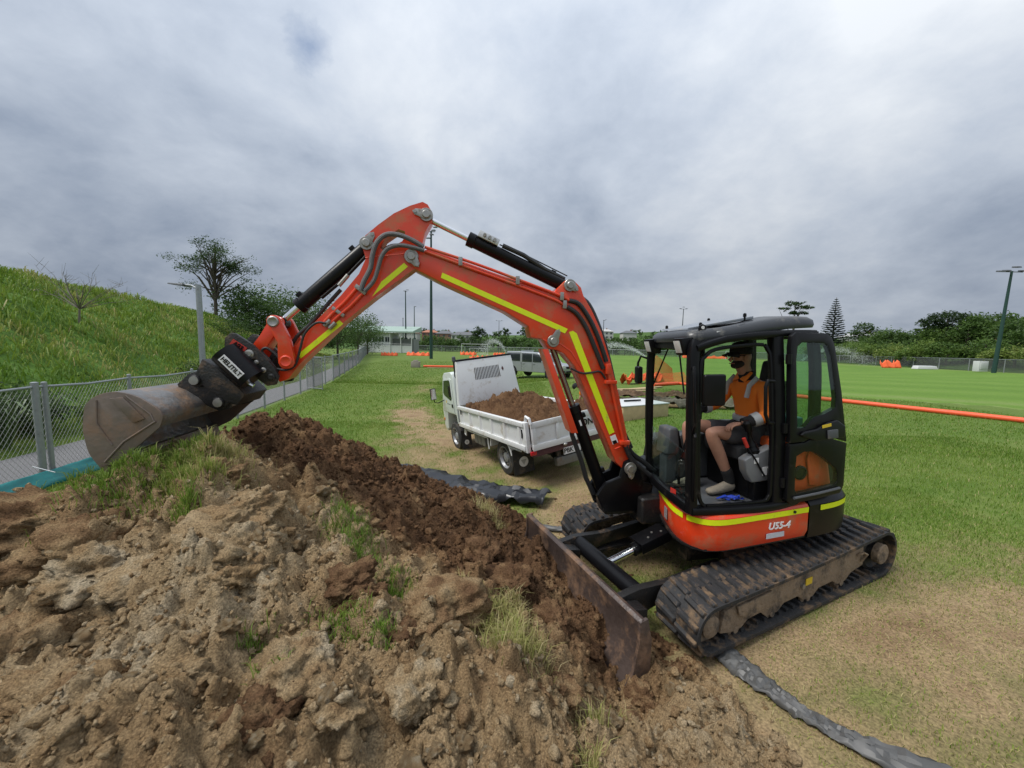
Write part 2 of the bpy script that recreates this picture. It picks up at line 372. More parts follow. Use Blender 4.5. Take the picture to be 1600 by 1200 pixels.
o = strip('path', .25, 2.25, ys_, .03, mat('asphalt', (.135, .132, .135), .9, var=.12, scale=14, bump=.5, bscale=180)); tag(o, 'grey asphalt footpath behind the wire fence', kind='structure')
# ---------------------------------------------------------------- soil mound
CP = np.array([(-2.0,1.49,.82),(-1.73,1.7,.9),(-2.7,1.98,1.02),(-1.36,2.0,.98),(-.94,1.39,.8),(-.52,1.53,.68),(0,1.57,.5),(.36,2.13,.27),(0,2.26,.48),(-.46,2.7,.6),(.5,2.97,.25),(.68,2.1,.02),(.80,2.42,-.12),(1.06,2.09,.03),(-1.2,3.5,.75),
 (-2.6,2.4,1.34),(-2.2,2.65,1.37),(-2.85,2.4,1.26),(-3.3,2.3,1.0),(-4.2,3.0,.0),(-4.4,4,-.2),(-4.6,2,.0),(-4.5,1,.2),(-3.6,3.3,.5),(-1.75,2.35,1.1),(-1.5,2.8,.95),
 (-2.6,4.35,1.42),(-2.15,4.05,1.22),(-2.5,3.4,1.15),(-3.05,4.0,1.26),(-2.95,4.4,1.38),(-3.5,4.6,.8),(-3.9,5.2,.1),(-1.44,5.3,.5),(-.4,5.0,.2),(.3,4.9,-.1),(-1.8,4.6,.85),(-1.2,4.3,.62),(-.6,4.0,.45),(0,3.7,.25),(.3,4.2,.0),(-2.6,5.3,.75),(-2.2,6.2,.15),(-3.0,6.4,-.2),(-1.2,6.2,-.2),(-.3,5.9,-.3),(.4,5.4,-.35),
 (.22,3.55,.3),(.55,2.8,.24),(.85,3.3,-.05),(1.0,2.75,.0),(1.15,2.4,.02),(1.45,2.15,.0),(1.35,2.7,-.06),(1.62,1.8,-.02),(1.6,1.2,.0),(1.85,2.3,-.2),(2.1,1.7,-.2),(2.4,1.0,-.3),(2.4,2,-.4),(-4.6,6.5,-.8),(-3.6,7,-.9),(-1.5,7.3,-1.0),(1.2,4.5,-.6),(1.2,6,-.9),(-5,4.5,-.8),(-5.2,2.5,-.8),
 (-1,.2,.72),(0,.2,.5),(1,.2,.1),(-2.5,.3,.8),(-4,.2,.4),(0,-1,.3),(-2,-1,.5),(2,-.5,-.4),(-5,-.5,-.4)])
def tps_fit(P):
    n = len(P); d = np.hypot(P[:, None, 0]-P[None, :, 0], P[:, None, 1]-P[None, :, 1]); K = np.where(d > 0, d*d*np.log(d+1e-12), 0)+np.eye(n)*.03
    Q = np.c_[np.ones(n), P[:, :2]]; A = np.block([[K, Q], [Q.T, np.zeros((3, 3))]]); return np.linalg.solve(A, np.r_[P[:, 2], 0, 0, 0])
TW = tps_fit(CP)
def mound_base(x, y):
    s = TW[-3]+TW[-2]*x+TW[-1]*y
    for (px, py, _), w in zip(CP, TW[:-3]):
        d2 = (x-px)**2+(y-py)**2; s = s+w*.5*d2*np.log(d2+1e-12)
    return s
def dark_mask(x, y):
    b = np.interp(x, [-4, -2.4, -1.7, -1.1, -.46, 0, .5, 1.0], [3.6, 3.25, 3.2, 2.95, 2.75, 2.35, 2.15, 2.5])
    return sstep(y+.5*(fbm(x*2.2, y*2.2, 23, 4)-.5)+.35*(fbm(x*7, y*7, 27, 3)-.5)-b, -.3, .45)
def mound_z(x, y):
    wx = x+.10*(fbm(x*3, y*3, 31, 3)-.5); wy = y+.10*(fbm(x*3+9, y*3, 33, 3)-.5)
    dk = dark_mask(x, y); b = mound_base(x, y)
    big = clods(wx*1.9, wy*1.9, 3, .8); mid = clods(wx*4.6, wy*4.6, 13, .8); sm = clods(wx*11, wy*11, 7, .8); ti = clods(wx*26, wy*26, 9, .85)
    bil = lambda f, sd: np.abs(2*fbm(wx*f, wy*f, sd, 2, .45)-1)
    h = .12*big*(1-.5*dk)+.075*mid*(1-.3*dk)+.036*sm+.016*ti+.20*bil(1.7, 101)*(1-.5*dk)+.17*bil(4.2, 103)+.11*bil(9.5, 105)+.058*bil(21, 107)+.028*bil(44, 109)+.07*(fbm(x*2.2, y*2.2, 61, 5, .6)-.5)-.235
    # cracks between lumps
    fade = sstep(b-gz(x, y), -.1, .15)
    return b+h*fade
def make_mound():
    st = .0145; xs = np.arange(-5.0, 2.1, st); ys = np.arange(-.7, 7.0, st)
    X, Y = np.meshgrid(xs, ys, indexing='ij'); x = X.ravel(); y = Y.ravel(); z = mound_z(x, y)
    # chip overhangs sideways a little so the lumps are not a pure height map
    jx = .05*(fbm(x*7, y*7, 81, 3)-.5)+.02*(fbm(x*22, y*22, 83, 2)-.5); jy = .05*(fbm(x*7+5, y*7, 85, 3)-.5)+.02*(fbm(x*22, y*22+4, 87, 2)-.5)
    F = grid_faces(len(xs), len(ys)); keep = (z[F] > gz(x, y)[F]-.05).any(1); F = F[keep]
    used = np.unique(F); idx = np.full(len(x), -1); idx[used] = np.arange(len(used)); F = idx[F]
    x, y, z, jx, jy = x[used], y[used], z[used], jx[used], jy[used]
    dk = dark_mask(x, y); v = .23+.75*(fbm(x*1.3, y*1.3, 19, 5, .6)-.5)+.45*(fbm(x*6, y*6, 29, 4)-.5)
    v = np.clip(v, .02, .56)*(1-dk)+dk*np.clip(.74+.95*(fbm(x*3, y*3, 37, 5, .6)-.5), .45, 1)
    m = attr_mat('soil', 'soil', [(0, (.54, .445, .305)), (.16, (.47, .345, .20)), (.34, (.40, .272, .145)), (.5, (.30, .188, .098)), (.64, (.205, .118, .062)), (.85, (.15, .082, .044)), (1, (.085, .048, .027))],
                 nscale=7, namt=.42, bump=1.0, bscale=85, fine=(110, .5), spec=.1, bdist=.04)
    nj = len(x); jx = jx+rng.uniform(-.005, .005, nj); jy = jy+rng.uniform(-.005, .005, nj); z = z+rng.normal(0, .0035, nj)
    me = np_mesh('dirt_mound', np.stack([x+jx, y+jy, z], 1), F, m, {'soil': v}, smooth=False)
    return tag(adopt(bpy.data.objects.new('dirt_mound', me), None), 'long lumpy heap of dug tan and brown clay in the foreground', kind='structure')
MOUND = make_mound(); SOIL = MATS['soil']
def mzf(x, y): return float(mound_z(np.array([x]), np.array([y]))[0])
def ico(sub, seed, amp=.35, flat=.75):
    bm = bmesh.new(); bmesh.ops.create_icosphere(bm, subdivisions=sub, radius=1)
    for v in bm.verts:
        c = v.co.copy(); n = mnoise.noise(c*1.1+V(seed*3.7, 0, 0))*amp+mnoise.noise(c*2.6+V(0, seed*1.3, 4))*amp*.6+abs(mnoise.noise(c*5+V(0, 3, seed)))*amp*.5+mnoise.noise(c*11+V(2, 3, seed))*amp*.2
        v.co = c*(1+n); v.co.z *= flat
    vs = np.array([v.co[:] for v in bm.verts]); fs = np.array([[v.index for v in f.verts] for f in bm.faces]); bm.free(); return vs, fs
def make_clods():
    protos = []
    for k in range(7):
        for dkv, nm in ((.22, 'light'), (.85, 'dark')):
            vs, fs = ico(4, k+1, .5); me = np_mesh('clod', vs, fs, SOIL, {'soil': np.clip(dkv+.35*np.array([mnoise.noise(Vector(q)*2+V(k, 0, 0)) for q in vs]), 0, 1)})
            protos.append((dkv, me))
    # hero lumps: (x, y, r, tone, sink, flat)
    for k, (x, y, r, tone, sk_) in enumerate([(-2.78, 2.16, .26, .50, .35), (-2.45, 2.05, .2, .45, .4), (-2.25, 1.92, .20, .04, .45), (-1.66, 2.10, .24, .08, .42), (-1.85, 1.95, .15, .05, .4), (-1.45, 1.95, .15, .14, .4), (-1.78, 2.32, .2, .2, .3), (-.95, 1.55, .15, .16, .35), (-.70, 1.45, .12, .18, .35), (-.42, 1.62, .12, .10, .3), (-.42, 2.18, .19, .42, .25), (-.22, 2.3, .13, .5, .3), (-.95, 2.08, .13, .72, .2), (-.80, 2.02, .1, .76, .2), (-.95, 1.30, .12, .72, .25), (-.55, 1.85, .08, .75, .1), (-1.35, 1.45, .13, .3, .4), (-1.75, 1.4, .2, .34, .5), (-2.2, 1.55, .2, .36, .5), (.16, 1.85, .1, .6, .2), (.3, 1.95, .09, .55, .2), (-.1, 1.7, .1, .25, .3), (.25, 1.6, .09, .3, .3), (-2.05, 2.55, .16, .3, .3), (.72, 2.0, .09, .5, .3), (1.12, 1.92, .08, .55, .3), (1.3, 2.15, .06, .6, .3), (.9, 2.3, .08, .65, .3), (1.2, 2.45, .05, .7, .2), (1.05, 1.7, .07, .4, .3), (.55, 1.75, .1, .45, .35), (1.4, 1.75, .06, .5, .3), (.02, 2.75, .13, .8, .35), (-.25, 3.1, .12, .82, .35), (.3, 2.55, .1, .8, .3)]):
        vs, fs = ico(5, 50+k, .55, .8)
        fine = np.array([abs(mnoise.noise(Vector(q)*9+V(k, 1, 0)))*.10+mnoise.noise(Vector(q)*19+V(k, 2, 0))*.045 for q in vs]); vs = vs*(1+fine[:, None])*np.array([r*random.uniform(.9, 1.3), r, r*random.uniform(.75, 1)])
        me = np_mesh('clod', vs, fs, SOIL, {'soil': np.clip(tone*.7+.12+.34*np.array([mnoise.noise(Vector(q)*1.7+V(k, 0, 3)) for q in vs/r]), 0, 1)})
        o = bpy.data.objects.new('clod', me); COL.objects.link(o); o.parent = MOUND; o.location = (x, y, float(mound_base(np.array([x]), np.array([y]))[0])+r*(.30-sk_)); o.rotation_euler = (random.uniform(-.4, .4), random.uniform(-.4, .4), random.uniform(0, 6.28))
    n = 0
    while n < 240:
        x = random.uniform(-3.6, 1.5); y = random.uniform(.9, 5.6)
        b = mzf(x, y)
        if b < gzf(x, y)+.03: continue
        dk = float(dark_mask(np.array([x]), np.array([y]))[0])
        r = random.choice([.018, .022, .026, .03, .036, .045, .06])*(.8+.5*random.random())
        if r > .06 and random.random() < .5: r *= .7
        cand = [m for d, m in protos if (d > .5) == (dk > .5)]
        o = bpy.data.objects.new('clod', random.choice(cand)); COL.objects.link(o); o.parent = MOUND
        o.location = (x, y, b-r*.05); o.rotation_euler = (random.uniform(-.5, .5), random.uniform(-.5, .5), random.uniform(0, 6.28)); o.scale = (r*random.uniform(.8, 1.4), r, r*random.uniform(.7, 1.1)); n += 1
    # crumbs too small to pick apart
    N = 38000; xs = rng.uniform(-4.2, 1.95, N*2); ys = .75+rng.power(1.15, N*2)*5.2; zs = mound_z(xs, ys); g = gz(xs, ys); zs = np.maximum(zs, g)
    near = (zs > g+.002) | (rng.random(N*2) < .05); xs, ys, zs = xs[near][:N], ys[near][:N], zs[near][:N]; dk = dark_mask(xs, ys); N = len(xs)
    bm = bmesh.new(); bmesh.ops.create_icosphere(bm, subdivisions=1, radius=1); iv = np.array([v.co[:] for v in bm.verts]); fi = np.array([[v.index for v in f.verts] for f in bm.faces]); bm.free(); nv = len(iv)
    rad = .0035+.0085*rng.random(N)**2+np.where(rng.random(N) < .10, .012*rng.random(N), 0); sc3 = rad[:, None]*(.6+.9*rng.random((N, 3)))
    q = iv[None]*(1+.35*rng.normal(size=(N, nv, 1)).clip(-1, 1))*sc3[:, None, :]; a = rng.random(N)*6.28; c, s_ = np.cos(a)[:, None], np.sin(a)[:, None]
    VV = np.stack([q[:, :, 0]*c-q[:, :, 1]*s_+xs[:, None], q[:, :, 0]*s_+q[:, :, 1]*c+ys[:, None], q[:, :, 2]+(zs+rad*.25)[:, None]], 2).reshape(-1, 3)
    FF = (fi[None]+(np.arange(N)*nv)[:, None, None]).reshape(-1, 3); AA = [np.repeat(np.clip((.06+.34*rng.random(N))*(1-dk)+dk*(.60+.35*rng.random(N)), 0, 1), nv)]; VV = [VV]; FF = [FF]
    # broken mid-size lumps among the crumbs
    ivs = [ico(2, 90+k, .75, .85) for k in range(12)]; M_ = 3200; xs = rng.uniform(-4.0, 1.7, M_*2); ys = .8+rng.power(1.1, M_*2)*4.8; zs = mound_z(xs, ys); k_ = zs > gz(xs, ys)+.02; xs, ys, zs = xs[k_][:M_], ys[k_][:M_], zs[k_][:M_]; dk = dark_mask(xs, ys); off = len(VV[0])
    for i in range(len(xs)):
        vs, fs = ivs[i % 12]; r = .009+.022*random.random()**2.2; a = random.random()*6.28; c, s_ = math.cos(a), math.sin(a); q = vs*np.array([r*random.uniform(.8, 1.5), r, r])
        VV.append(np.stack([q[:, 0]*c-q[:, 1]*s_+xs[i], q[:, 0]*s_+q[:, 1]*c+ys[i], q[:, 2]+zs[i]+r*.1], 1)); FF.append(fs+off); off += len(vs); AA.append(np.full(len(vs), np.clip((.08+.32*random.random())*(1-dk[i])+dk[i]*(.62+.3*random.random()), 0, 1)))
    me = np_mesh('soil_crumbs', np.concatenate(VV), np.concatenate(FF), SOIL, {'soil': np.concatenate(AA)}, smooth=False)
    o = bpy.data.objects.new('soil_crumbs', me); COL.objects.link(o); o.parent = MOUND; tag(o, kind='stuff')
make_clods()
# ================================================================ excavator
ORANGE = mat('excavator_orange', (.70, .050, .011), .34, var=.06, scale=2.5, coat=.25, dirt=(.42, .16, .075), dscale=3.5, damt=.34)
ORANGE2 = mat('engine_cover_orange', (.56, .085, .015), .5, var=.1, scale=3, dirt=(.28, .16, .08), dscale=4, damt=.2)
BLACK = mat('frame_black', (.0055, .0055, .0065), .34, var=.25, scale=5, dirt=(.06, .05, .04), dscale=7, damt=.02, spec=.2)
BLACKD = mat('dirty_black_steel', (.010, .0095, .0095), .5, var=.3, scale=5, dirt=(.14, .088, .05), dscale=6, damt=.28, bump=.3, bscale=60)
HOSE = mat('hose_rubber', (.02, .02, .021), .5, var=.2, scale=20)
HOSEG = mat('hose_sleeve_grey', (.11, .11, .115), .55, var=.2, scale=30, bump=.4, bscale=200)
STEEL = mat('pin_steel', (.34, .33, .31), .38, metal=.75, var=.2, scale=20, dirt=(.16, .12, .08), dscale=20, damt=.25)
CHROME = mat('chrome_rod', (.75, .75, .76), .12, metal=1, var=.05, scale=10)
TAPE = mat('reflective_tape', (.74, .86, .008), .4, var=.05, scale=30, dirt=(.35, .33, .1), dscale=9, damt=.08)
WHITE = mat('white_sticker', (.75, .75, .76), .5, var=.06, scale=20)
GREYP = mat('grey_plastic', (.07, .074, .082), .55, var=.12, scale=8, dirt=(.2, .16, .12), dscale=6, damt=.2)
GREYL = mat('grey_roof_panel', (.21, .23, .26), .3, var=.12, scale=4, dirt=(.3, .28, .25), dscale=5, damt=.2)
RUBBER = mat('track_rubber', (.020, .020, .021), .75, var=.3, scale=9, dirt=(.23, .145, .075), dscale=5, damt=.36, bump=.4, bscale=50)
MUD = mat('mud_caked_steel', (.24, .175, .115), .9, var=.3, scale=7, dirt=(.035, .032, .03), dscale=6, damt=.42, bump=.8, bscale=35)
RUST = mat('worn_blade_steel', (.06, .043, .037), .42, var=.35, scale=6, dirt=(.22, .125, .07), dscale=4, damt=.42, bump=.3, bscale=30)
BUCKETM = mat('bucket_steel', (.19, .185, .18), .36, metal=.55, var=.4, scale=4, dirt=(.30, .17, .085), dscale=2.6, damt=.42, bump=.35, bscale=28)
BUCKETE = mat('bucket_muddy_steel', (.17, .135, .115), .45, metal=.25, var=.3, scale=5, dirt=(.23, .145, .09), dscale=3.2, damt=.5, bump=.15, bscale=25)
CABGLASS = glass('cab_glass', (.90, .95, .92)); REDP = mat('red_plate', (.5, .03, .02), .5, var=.2, scale=30, dirt=(.05, .03, .03), dscale=30, damt=.3)
YEL = mat('yellow_sticker', (.65, .45, .02), .5, var=.1, scale=20); BLUE = mat('blue_glove', (.015, .05, .42), .6, var=.2, scale=20)
LENS = mat('lamp_lens', (.6, .6, .58), .2, var=.1, scale=50, coat=.5)
EXC = V(2.21, 3.92, 0)
def frame(yaw, t):
    a = R(yaw); t = R(t); f = V(-math.cos(a), -math.sin(a), 0); l = V(math.sin(a), -math.cos(a), 0); z = V(0, 0, 1)
    return f*math.cos(t)-z*math.sin(t), l, z*math.cos(t)+f*math.sin(t)
FU, FT = frame(10, 2.5), frame(23.5, 1.6)
def U(f, l, z): return EXC+FU[0]*f+FU[1]*l+FU[2]*z
def T(f, l, z): return EXC+FT[0]*f+FT[1]*l+FT[2]*z
EX = empty('excavator', EXC, 'orange and black tracked excavator with boom raised over the dirt mound', 'excavator')
P0 = V(1.21, 3.76, 1.05); BB = V(math.cos(R(190)), math.sin(R(190)), 0); BN = V(.1736, -.9848, 0)
def B(s, z, off=0): return P0+BB*s+V(0, 0, z-1.05)+BN*off
def Bp(pts, off=0): return [B(s, z, off) for s, z in pts]
# ---- tracks
TR = [(1.13, .225, .225), (-1.20, .265, .265)]   # (centre X, centre Z, radius)
def loop_pts(inset, step=.045):
    pts = []; (xf, zf, rf), (xr, zr, rr) = TR; rf -= inset; rr -= inset
    n = int((xf-xr)/step)
    for i in range(n): pts.append((xr+(xf-xr)*i/n, inset))
    for i in range(14): a = -math.pi/2+math.pi*i/14; pts.append((xf+rf*math.cos(a), zf+rf*math.sin(a)))
    for i in range(n):
        q = i/n; pts.append((xf+(xr-xf)*q, (zf+rf)*(1-q)+(zr+rr)*q-.018*math.sin(math.pi*q)))
    for i in range(14): a = math.pi/2+math.pi*i/14; pts.append((xr+rr*math.cos(a), zr+rr*math.sin(a)))
    return pts
LUG = None
def make_track(side):
    global LUG
    y0, y1 = (.54, .95) if side > 0 else (-.95, -.54)
    o_, i_ = loop_pts(.034), loop_pts(.062); n = len(o_); mb = MB()
    vs = [T(x, y0, z) for x, z in o_]+[T(x, y1, z) for x, z in o_]+[T(x, y0, z) for x, z in i_]+[T(x, y1, z) for x, z in i_]
    fs = []
    for k in range(n):
        j = (k+1) % n; fs += [(k, j, n+j, n+k), (2*n+j, 2*n+k, 3*n+k, 3*n+j), (j, k, 2*n+k, 2*n+j), (n+k, n+j, 3*n+j, 3*n+k)]
    tr = recalc(mb.add(vs, fs).build('track', RUBBER, EX, smooth=40))
    if LUG is None:
        m2 = MB()   # slanted lug in local axes: x along the belt, y across, z out
        b = [(-.045, -.1), (.010, -.1), (.045, .1), (-.015, .1)]; t_ = [(-.032, -.098), (.0, -.098), (.032, .09), (-.004, .09)]
        m2.hexa([V(*p, -.004) for p in b]+[V(*p, .026) for p in t_]); LUG = m2.mesh('tread_lug', bevel=.009, smooth=40); LUG.materials.append(RUBBER)
    op = loop_pts(.034, .01); L_ = [0]
    for k in range(len(op)): L_.append(L_[-1]+math.dist(op[k], op[(k+1) % len(op)]))
    tot = L_[-1]; cnt = 52
    for k in range(cnt):
        for row in (0, 1):
            s = (k+.5*row)/cnt*tot; i = 0
            lo, hi = 0, len(op)-1
            while lo < hi:
                mid = (lo+hi+1)//2
                if L_[mid] <= s: lo = mid
                else: hi = mid-1
            i = lo; a = op[i]; b = op[(i+1) % len(op)]; q = (s-L_[i])/max(1e-6, L_[i+1]-L_[i])
            px, pz = a[0]+(b[0]-a[0])*q, a[1]+(b[1]-a[1])*q
            c0, c1 = op[(i-3) % len(op)], op[(i+4) % len(op)]; d = math.hypot(c1[0]-c0[0], c1[1]-c0[1]); tx, tz = (c1[0]-c0[0])/d, (c1[1]-c0[1])/d
            X = FT[0]*tx+FT[2]*tz; Zo = FT[0]*tz-FT[2]*tx; Yd = FT[1]*(1 if row else -1); X = X if row else X
            Yv = Zo.cross(X)
            if row: X2, Y2 = X, Yv
            else: X2, Y2 = -X, -Yv
            c = T(px, (y0*.73+y1*.27) if row == 0 else (y0*.27+y1*.73), pz)
            M = Matrix(((X2.x, Y2.x, Zo.x, c.x), (X2.y, Y2.y, Zo.y, c.y), (X2.z, Y2.z, Zo.z, c.z), (0, 0, 0, 1)))
            adopt(bpy.data.objects.new('tread_lug', LUG), tr, M)
    yo = y1 if side > 0 else y0; sg = 1 if side > 0 else -1
    # side frame with scalloped lower edge
    po = [(-.93, .40), (.82, .33), (.98, .29), (1.02, .13), (.9, .10), (.78, .10), (.70, .15), (.55, .16), (.47, .10), (.33, .10), (.25, .155), (.06, .16), (-.02, .10), (-.16, .10), (-.24, .155), (-.45, .16), (-.53, .11), (-.66, .11), (-.75, .17), (-.95, .20)]
    fr = MB().prism([T(x, yo-sg*.055, z) for x, z in po], FT[1]*(-sg*.09)).build('track_frame', MUD, EX, bevel=.008)
    MB().prism([T(x, yo-sg*.05, z) for x, z in [(.45, .335), (.86, .315), (.84, .24), (.76, .2), (.45, .215)]], FT[1]*(sg*.018)).build('guard_plate', MUD, fr, bevel=.005)
    if side > 0:
        MB().prism([T(x, yo-.053, z) for x, z in [(-.12, .30), (-.03, .297), (-.03, .235), (-.12, .238)]], FT[1]*.004).build('sticker', YEL, fr)
        MB().cyl(T(.02, yo-.06, .25), T(.02, yo-.035, .25), .022, 10).build('bolt', STEEL, fr)
        MB().tube([T(-.82, yo-.05, .33), T(-.86, yo-.02, .36), T(-.92, yo-.02, .33), T(-.9, yo-.05, .25)], .012, 6).build('guard_loop', MUD, fr)
    for x in (.84, .40, -.09, -.60):
        MB().lathe(T(x, yo-sg*.11, .105), FT[1]*sg, [(.03, 0), (.065, .01), (.065, .03), (.03, .04), (.028, .058), (.0, .06)], 16).build('roller', MUD, EX)
    for (x, z, r), nm in zip(TR, ('idler', 'sprocket')):
        rr = r-.066
        mb = MB().lathe(T(x, yo-sg*.16, z), FT[1]*sg, [(rr, 0), (rr, .06), (rr-.03, .075), (rr-.05, .06), (.09, .055), (.085, .115), (.07, .125), (0, .127)], 28)
        w = mb.build(nm, MUD if nm == 'idler' else BLACKD, EX)
        if nm == 'sprocket':
            MB().lathe(T(x, yo-sg*.035, z), FT[1]*sg, [(.1, -.03), (.1, .02), (.09, .028), (0, .028)], 24).build('hub_cover', MUD, w)
            for k in range(6): MB().cyl(T(x+.055*math.cos(k*1.047), yo-sg*.016, z+.055*math.sin(k*1.047)), T(x+.055*math.cos(k*1.047), yo-sg*.008, z+.055*math.sin(k*1.047)), .008, 8).build('bolt', BLACKD, w)
    # drive teeth on the inside of the belt
    mb = MB(); ip = loop_pts(.062, .09)
    for k, (px, pz) in enumerate(ip):
        if pz < .09: mb.box(T(px, yo-sg*.10, .075), (.035, .09, .03), FT)
    if mb.v: mb.build('guide_lugs', RUBBER, tr)
make_track(1); make_track(-1)
# ---- undercarriage, blade
mb = MB().prism([T(x, y, .24) for x, y in [(.55, .56), (.3, .3), (.62, .22), (.62, -.22), (.3, -.3), (.55, -.56), (-.55, -.56), (-.35, -.3), (-.35, .3), (-.55, .56)]], FT[2]*.2)
mb.build('center_frame', BLACKD, EX, bevel=.02)
MB().lathe(T(0, 0, .44), FT[2], [(.42, 0), (.42, .09), (.40, .13), (.2, .13)], 36).build('slew_ring', BLACKD, EX)
pf = [(1.735, .455), (1.775, .475), (1.80, .455), (1.785, .36), (1.785, .24), (1.82, .10), (1.90, -.03), (1.95, -.10)]
bk = [(x-.035, z-.004) for x, z in pf[::-1][:-2]]
bl = MB().prism([T(x, -.90, z) for x, z in pf+bk], FT[1]*1.78).build('blade', RUST, EX, bevel=.006)
for y in (-.905, .86): MB().prism([T(x, y, z) for x, z in [(1.73, .47), (1.80, .46), (1.80, .3), (1.85, .1), (1.99, -.13), (1.86, -.13), (1.70, .05), (1.69, .3)]], FT[1]*.025).build('end_plate', RUST, bl, bevel=.004)
MB().prism([T(1.925, -.88, -.03), T(1.985, -.88, -.13), T(1.965, -.88, -.13), T(1.895, -.88, -.03)], FT[1]*1.74).build('cutting_edge', mat('worn_edge', (.13, .09, .07), .35, metal=.5, var=.3, scale=9, dirt=(.2, .12, .07), dscale=6, damt=.5), bl, bevel=.003)
for y in (-.46, .46):
    MB().prism([T(x, y-.035, z) for x, z in [(.5, .36), (1.1, .33), (1.45, .36), (1.72, .33), (1.74, .12), (1.4, .14), (1.1, .2), (.5, .22)]], FT[1]*.07).build('blade_arm', BLACKD, EX, bevel=.008)
    MB().prism([T(1.73, y+.06, .36), T(1.5, y+.06, .3), T(1.5, y+.06, .2), T(1.75, y+.06, .08)], FT[1]*(.12)).build('gusset', BLACKD, EX, bevel=.006)
MB().tube([T(1.42, -.46, .28), T(1.42, .46, .28)], .075, 20).build('blade_cross_tube', BLACK, EX)
c0, c1 = T(.62, .03, .47), T(1.42, .03, .32)
cy = MB().tube([c0, c0.lerp(c1, .62)], .06, 18).build('blade_cylinder', BLACK, EX)
MB().tube([c0.lerp(c1, .6), c1], .032, 14).build('cylinder_rod', CHROME, cy)
gx = (c1-c0).normalized(); gy = FT[1]; gzv = gx.cross(gy); gzv = gzv if gzv.z > 0 else -gzv
MB().box(c0.lerp(c1, .35)+gzv*.075, (.36, .17, .012), (gx, gy, gzv)).box(c0.lerp(c1, .35)+gzv*.03+gy*.085, (.36, .012, .1), (gx, gy, gzv)).build('cylinder_guard', BLACK, EX, bevel=.004)
for k in range(3): MB().cyl(c0.lerp(c1, .22+.1*k)+gzv*.08+gy*(.04-.04*(k % 2)), c0.lerp(c1, .22+.1*k)+gzv*.088+gy*(.04-.04*(k % 2)), .011, 8).build('bolt', STEEL, EX)
MB().tube([c0.lerp(c1, .1)+V(0, 0, .02)+gy*.1, T(.55, .28, .44), T(.3, .42, .46), T(.1, .5, .5)], .014, 8).build('hose', HOSEG, EX)
# ---- house skirt
def sweep(name, pts, prof, m, parent=EX, bevel=0, close=True, fr=U):
    """pts (f,l) outline, prof (inset,z); inset is measured toward the slew centre"""
    rows = []
    P = [Vector((f, l)) for f, l in pts]
    for i, p in enumerate(P):
        d = P[min(i+1, len(P)-1)]-P[max(i-1, 0)]; nrm = Vector((d.y, -d.x)).normalized()
        if nrm.dot(-p) < 0: nrm = -nrm
        rows.append([fr(p.x+nrm.x*a, p.y+nrm.y*a, z) for a, z in prof])
    o = MB().sheet(rows).build(name, m, parent, smooth=30); return recalc(o)
def smooth_poly(pts, n=4):
    out = []
    for i in range(len(pts)-1):
        p0 = Vector(pts[max(i-1, 0)]); p1 = Vector(pts[i]); p2 = Vector(pts[i+1]); p3 = Vector(pts[min(i+2, len(pts)-1)])
        for k in range(n):
            t = k/n; out.append(tuple(.5*((2*p1)+(p2-p0)*t+(2*p0-5*p1+4*p2-p3)*t*t+(3*p1-p0-3*p2+p3)*t**3)))
    out.append(tuple(pts[-1])); return out
SK = smooth_poly([(.67, .06), (.76, .34), (.80, .56), (.75, .74), (.58, .83), (.2, .815), (-.33, .775)], 5)
TAIL = smooth_poly([(-.345, .775), (-.7, .725), (-.92, .6), (-1.05, .3), (-1.08, 0), (-1.05, -.3), (-.9, -.6), (-.6, -.78), (0, -.84), (.45, -.8), (.6, -.6), (.6, -.4)], 5)
SKP = [(.30, .575), (.07, .585), (.025, .61), (0, .68), (0, .75), (.0, .895), (.012, .915), (.05, .93), (.3, .935)]
sk = sweep('body_skirt', SK, SKP, ORANGE)
tl = sweep('counterweight', TAIL, [(.30, .56), (.06, .57), (.01, .60), (0, .7), (0, .90), (.03, .95), (.12, 1.0), (.3, 1.02)], BLACK)
def stripe(pts, z0, z1, parent):
    sweep('reflective_stripe', pts, [(-.004, z0), (-.004, z1)], TAPE, parent)
stripe(SK[:13], .845, .895, sk); stripe(SK[13:], .845, .893, sk); stripe(TAIL[2:16], .845, .893, tl)
text('lettering', 'U55-4', .085, U(.0, .812, .772), -FU[0], FU[2], WHITE, sk, shear=.25, bold=.002)
def patch(parent, name, m, c, xd, yd, w, h, t=.003):
    x = Vector(xd).normalized(); y = Vector(yd); y = (y-x*y.dot(x)).normalized(); z = x.cross(y); return MB().box(Vector(c), (w, h, t), (x, y, z)).build(name, m, parent)
sd = (U(-.33, .775, .7)-U(.2, .815, .7)).normalized()
patch(sk, 'sticker', mat('silver_sticker', (.5, .52, .58), .4, var=.1, scale=40), U(.03, .809, .69), sd, FU[2], .19, .045)
for f_, z_ in ((-.17, .87),): MB().cyl(U(f_, .785, z_), U(f_, .80, z_), .013, 10).build('bolt', BLACKD, sk)
patch(sk, 'warning_label', REDP, U(.80, .50, 1.0), -FU[1]*.95+FU[0]*.1, FU[2], .07, .11); patch(sk, 'info_label', mat('grey_label', (.25, .22, .22), .5, var=.3, scale=60), U(.775, .35, .76), -FU[1]*.95-FU[0]*.2, FU[2], .07, .11)
MB().prism([U(f, l*.97, .60) for f, l in SK[::3]+TAIL[::3]], FU[2]*.02).build('deck', BLACKD, EX)
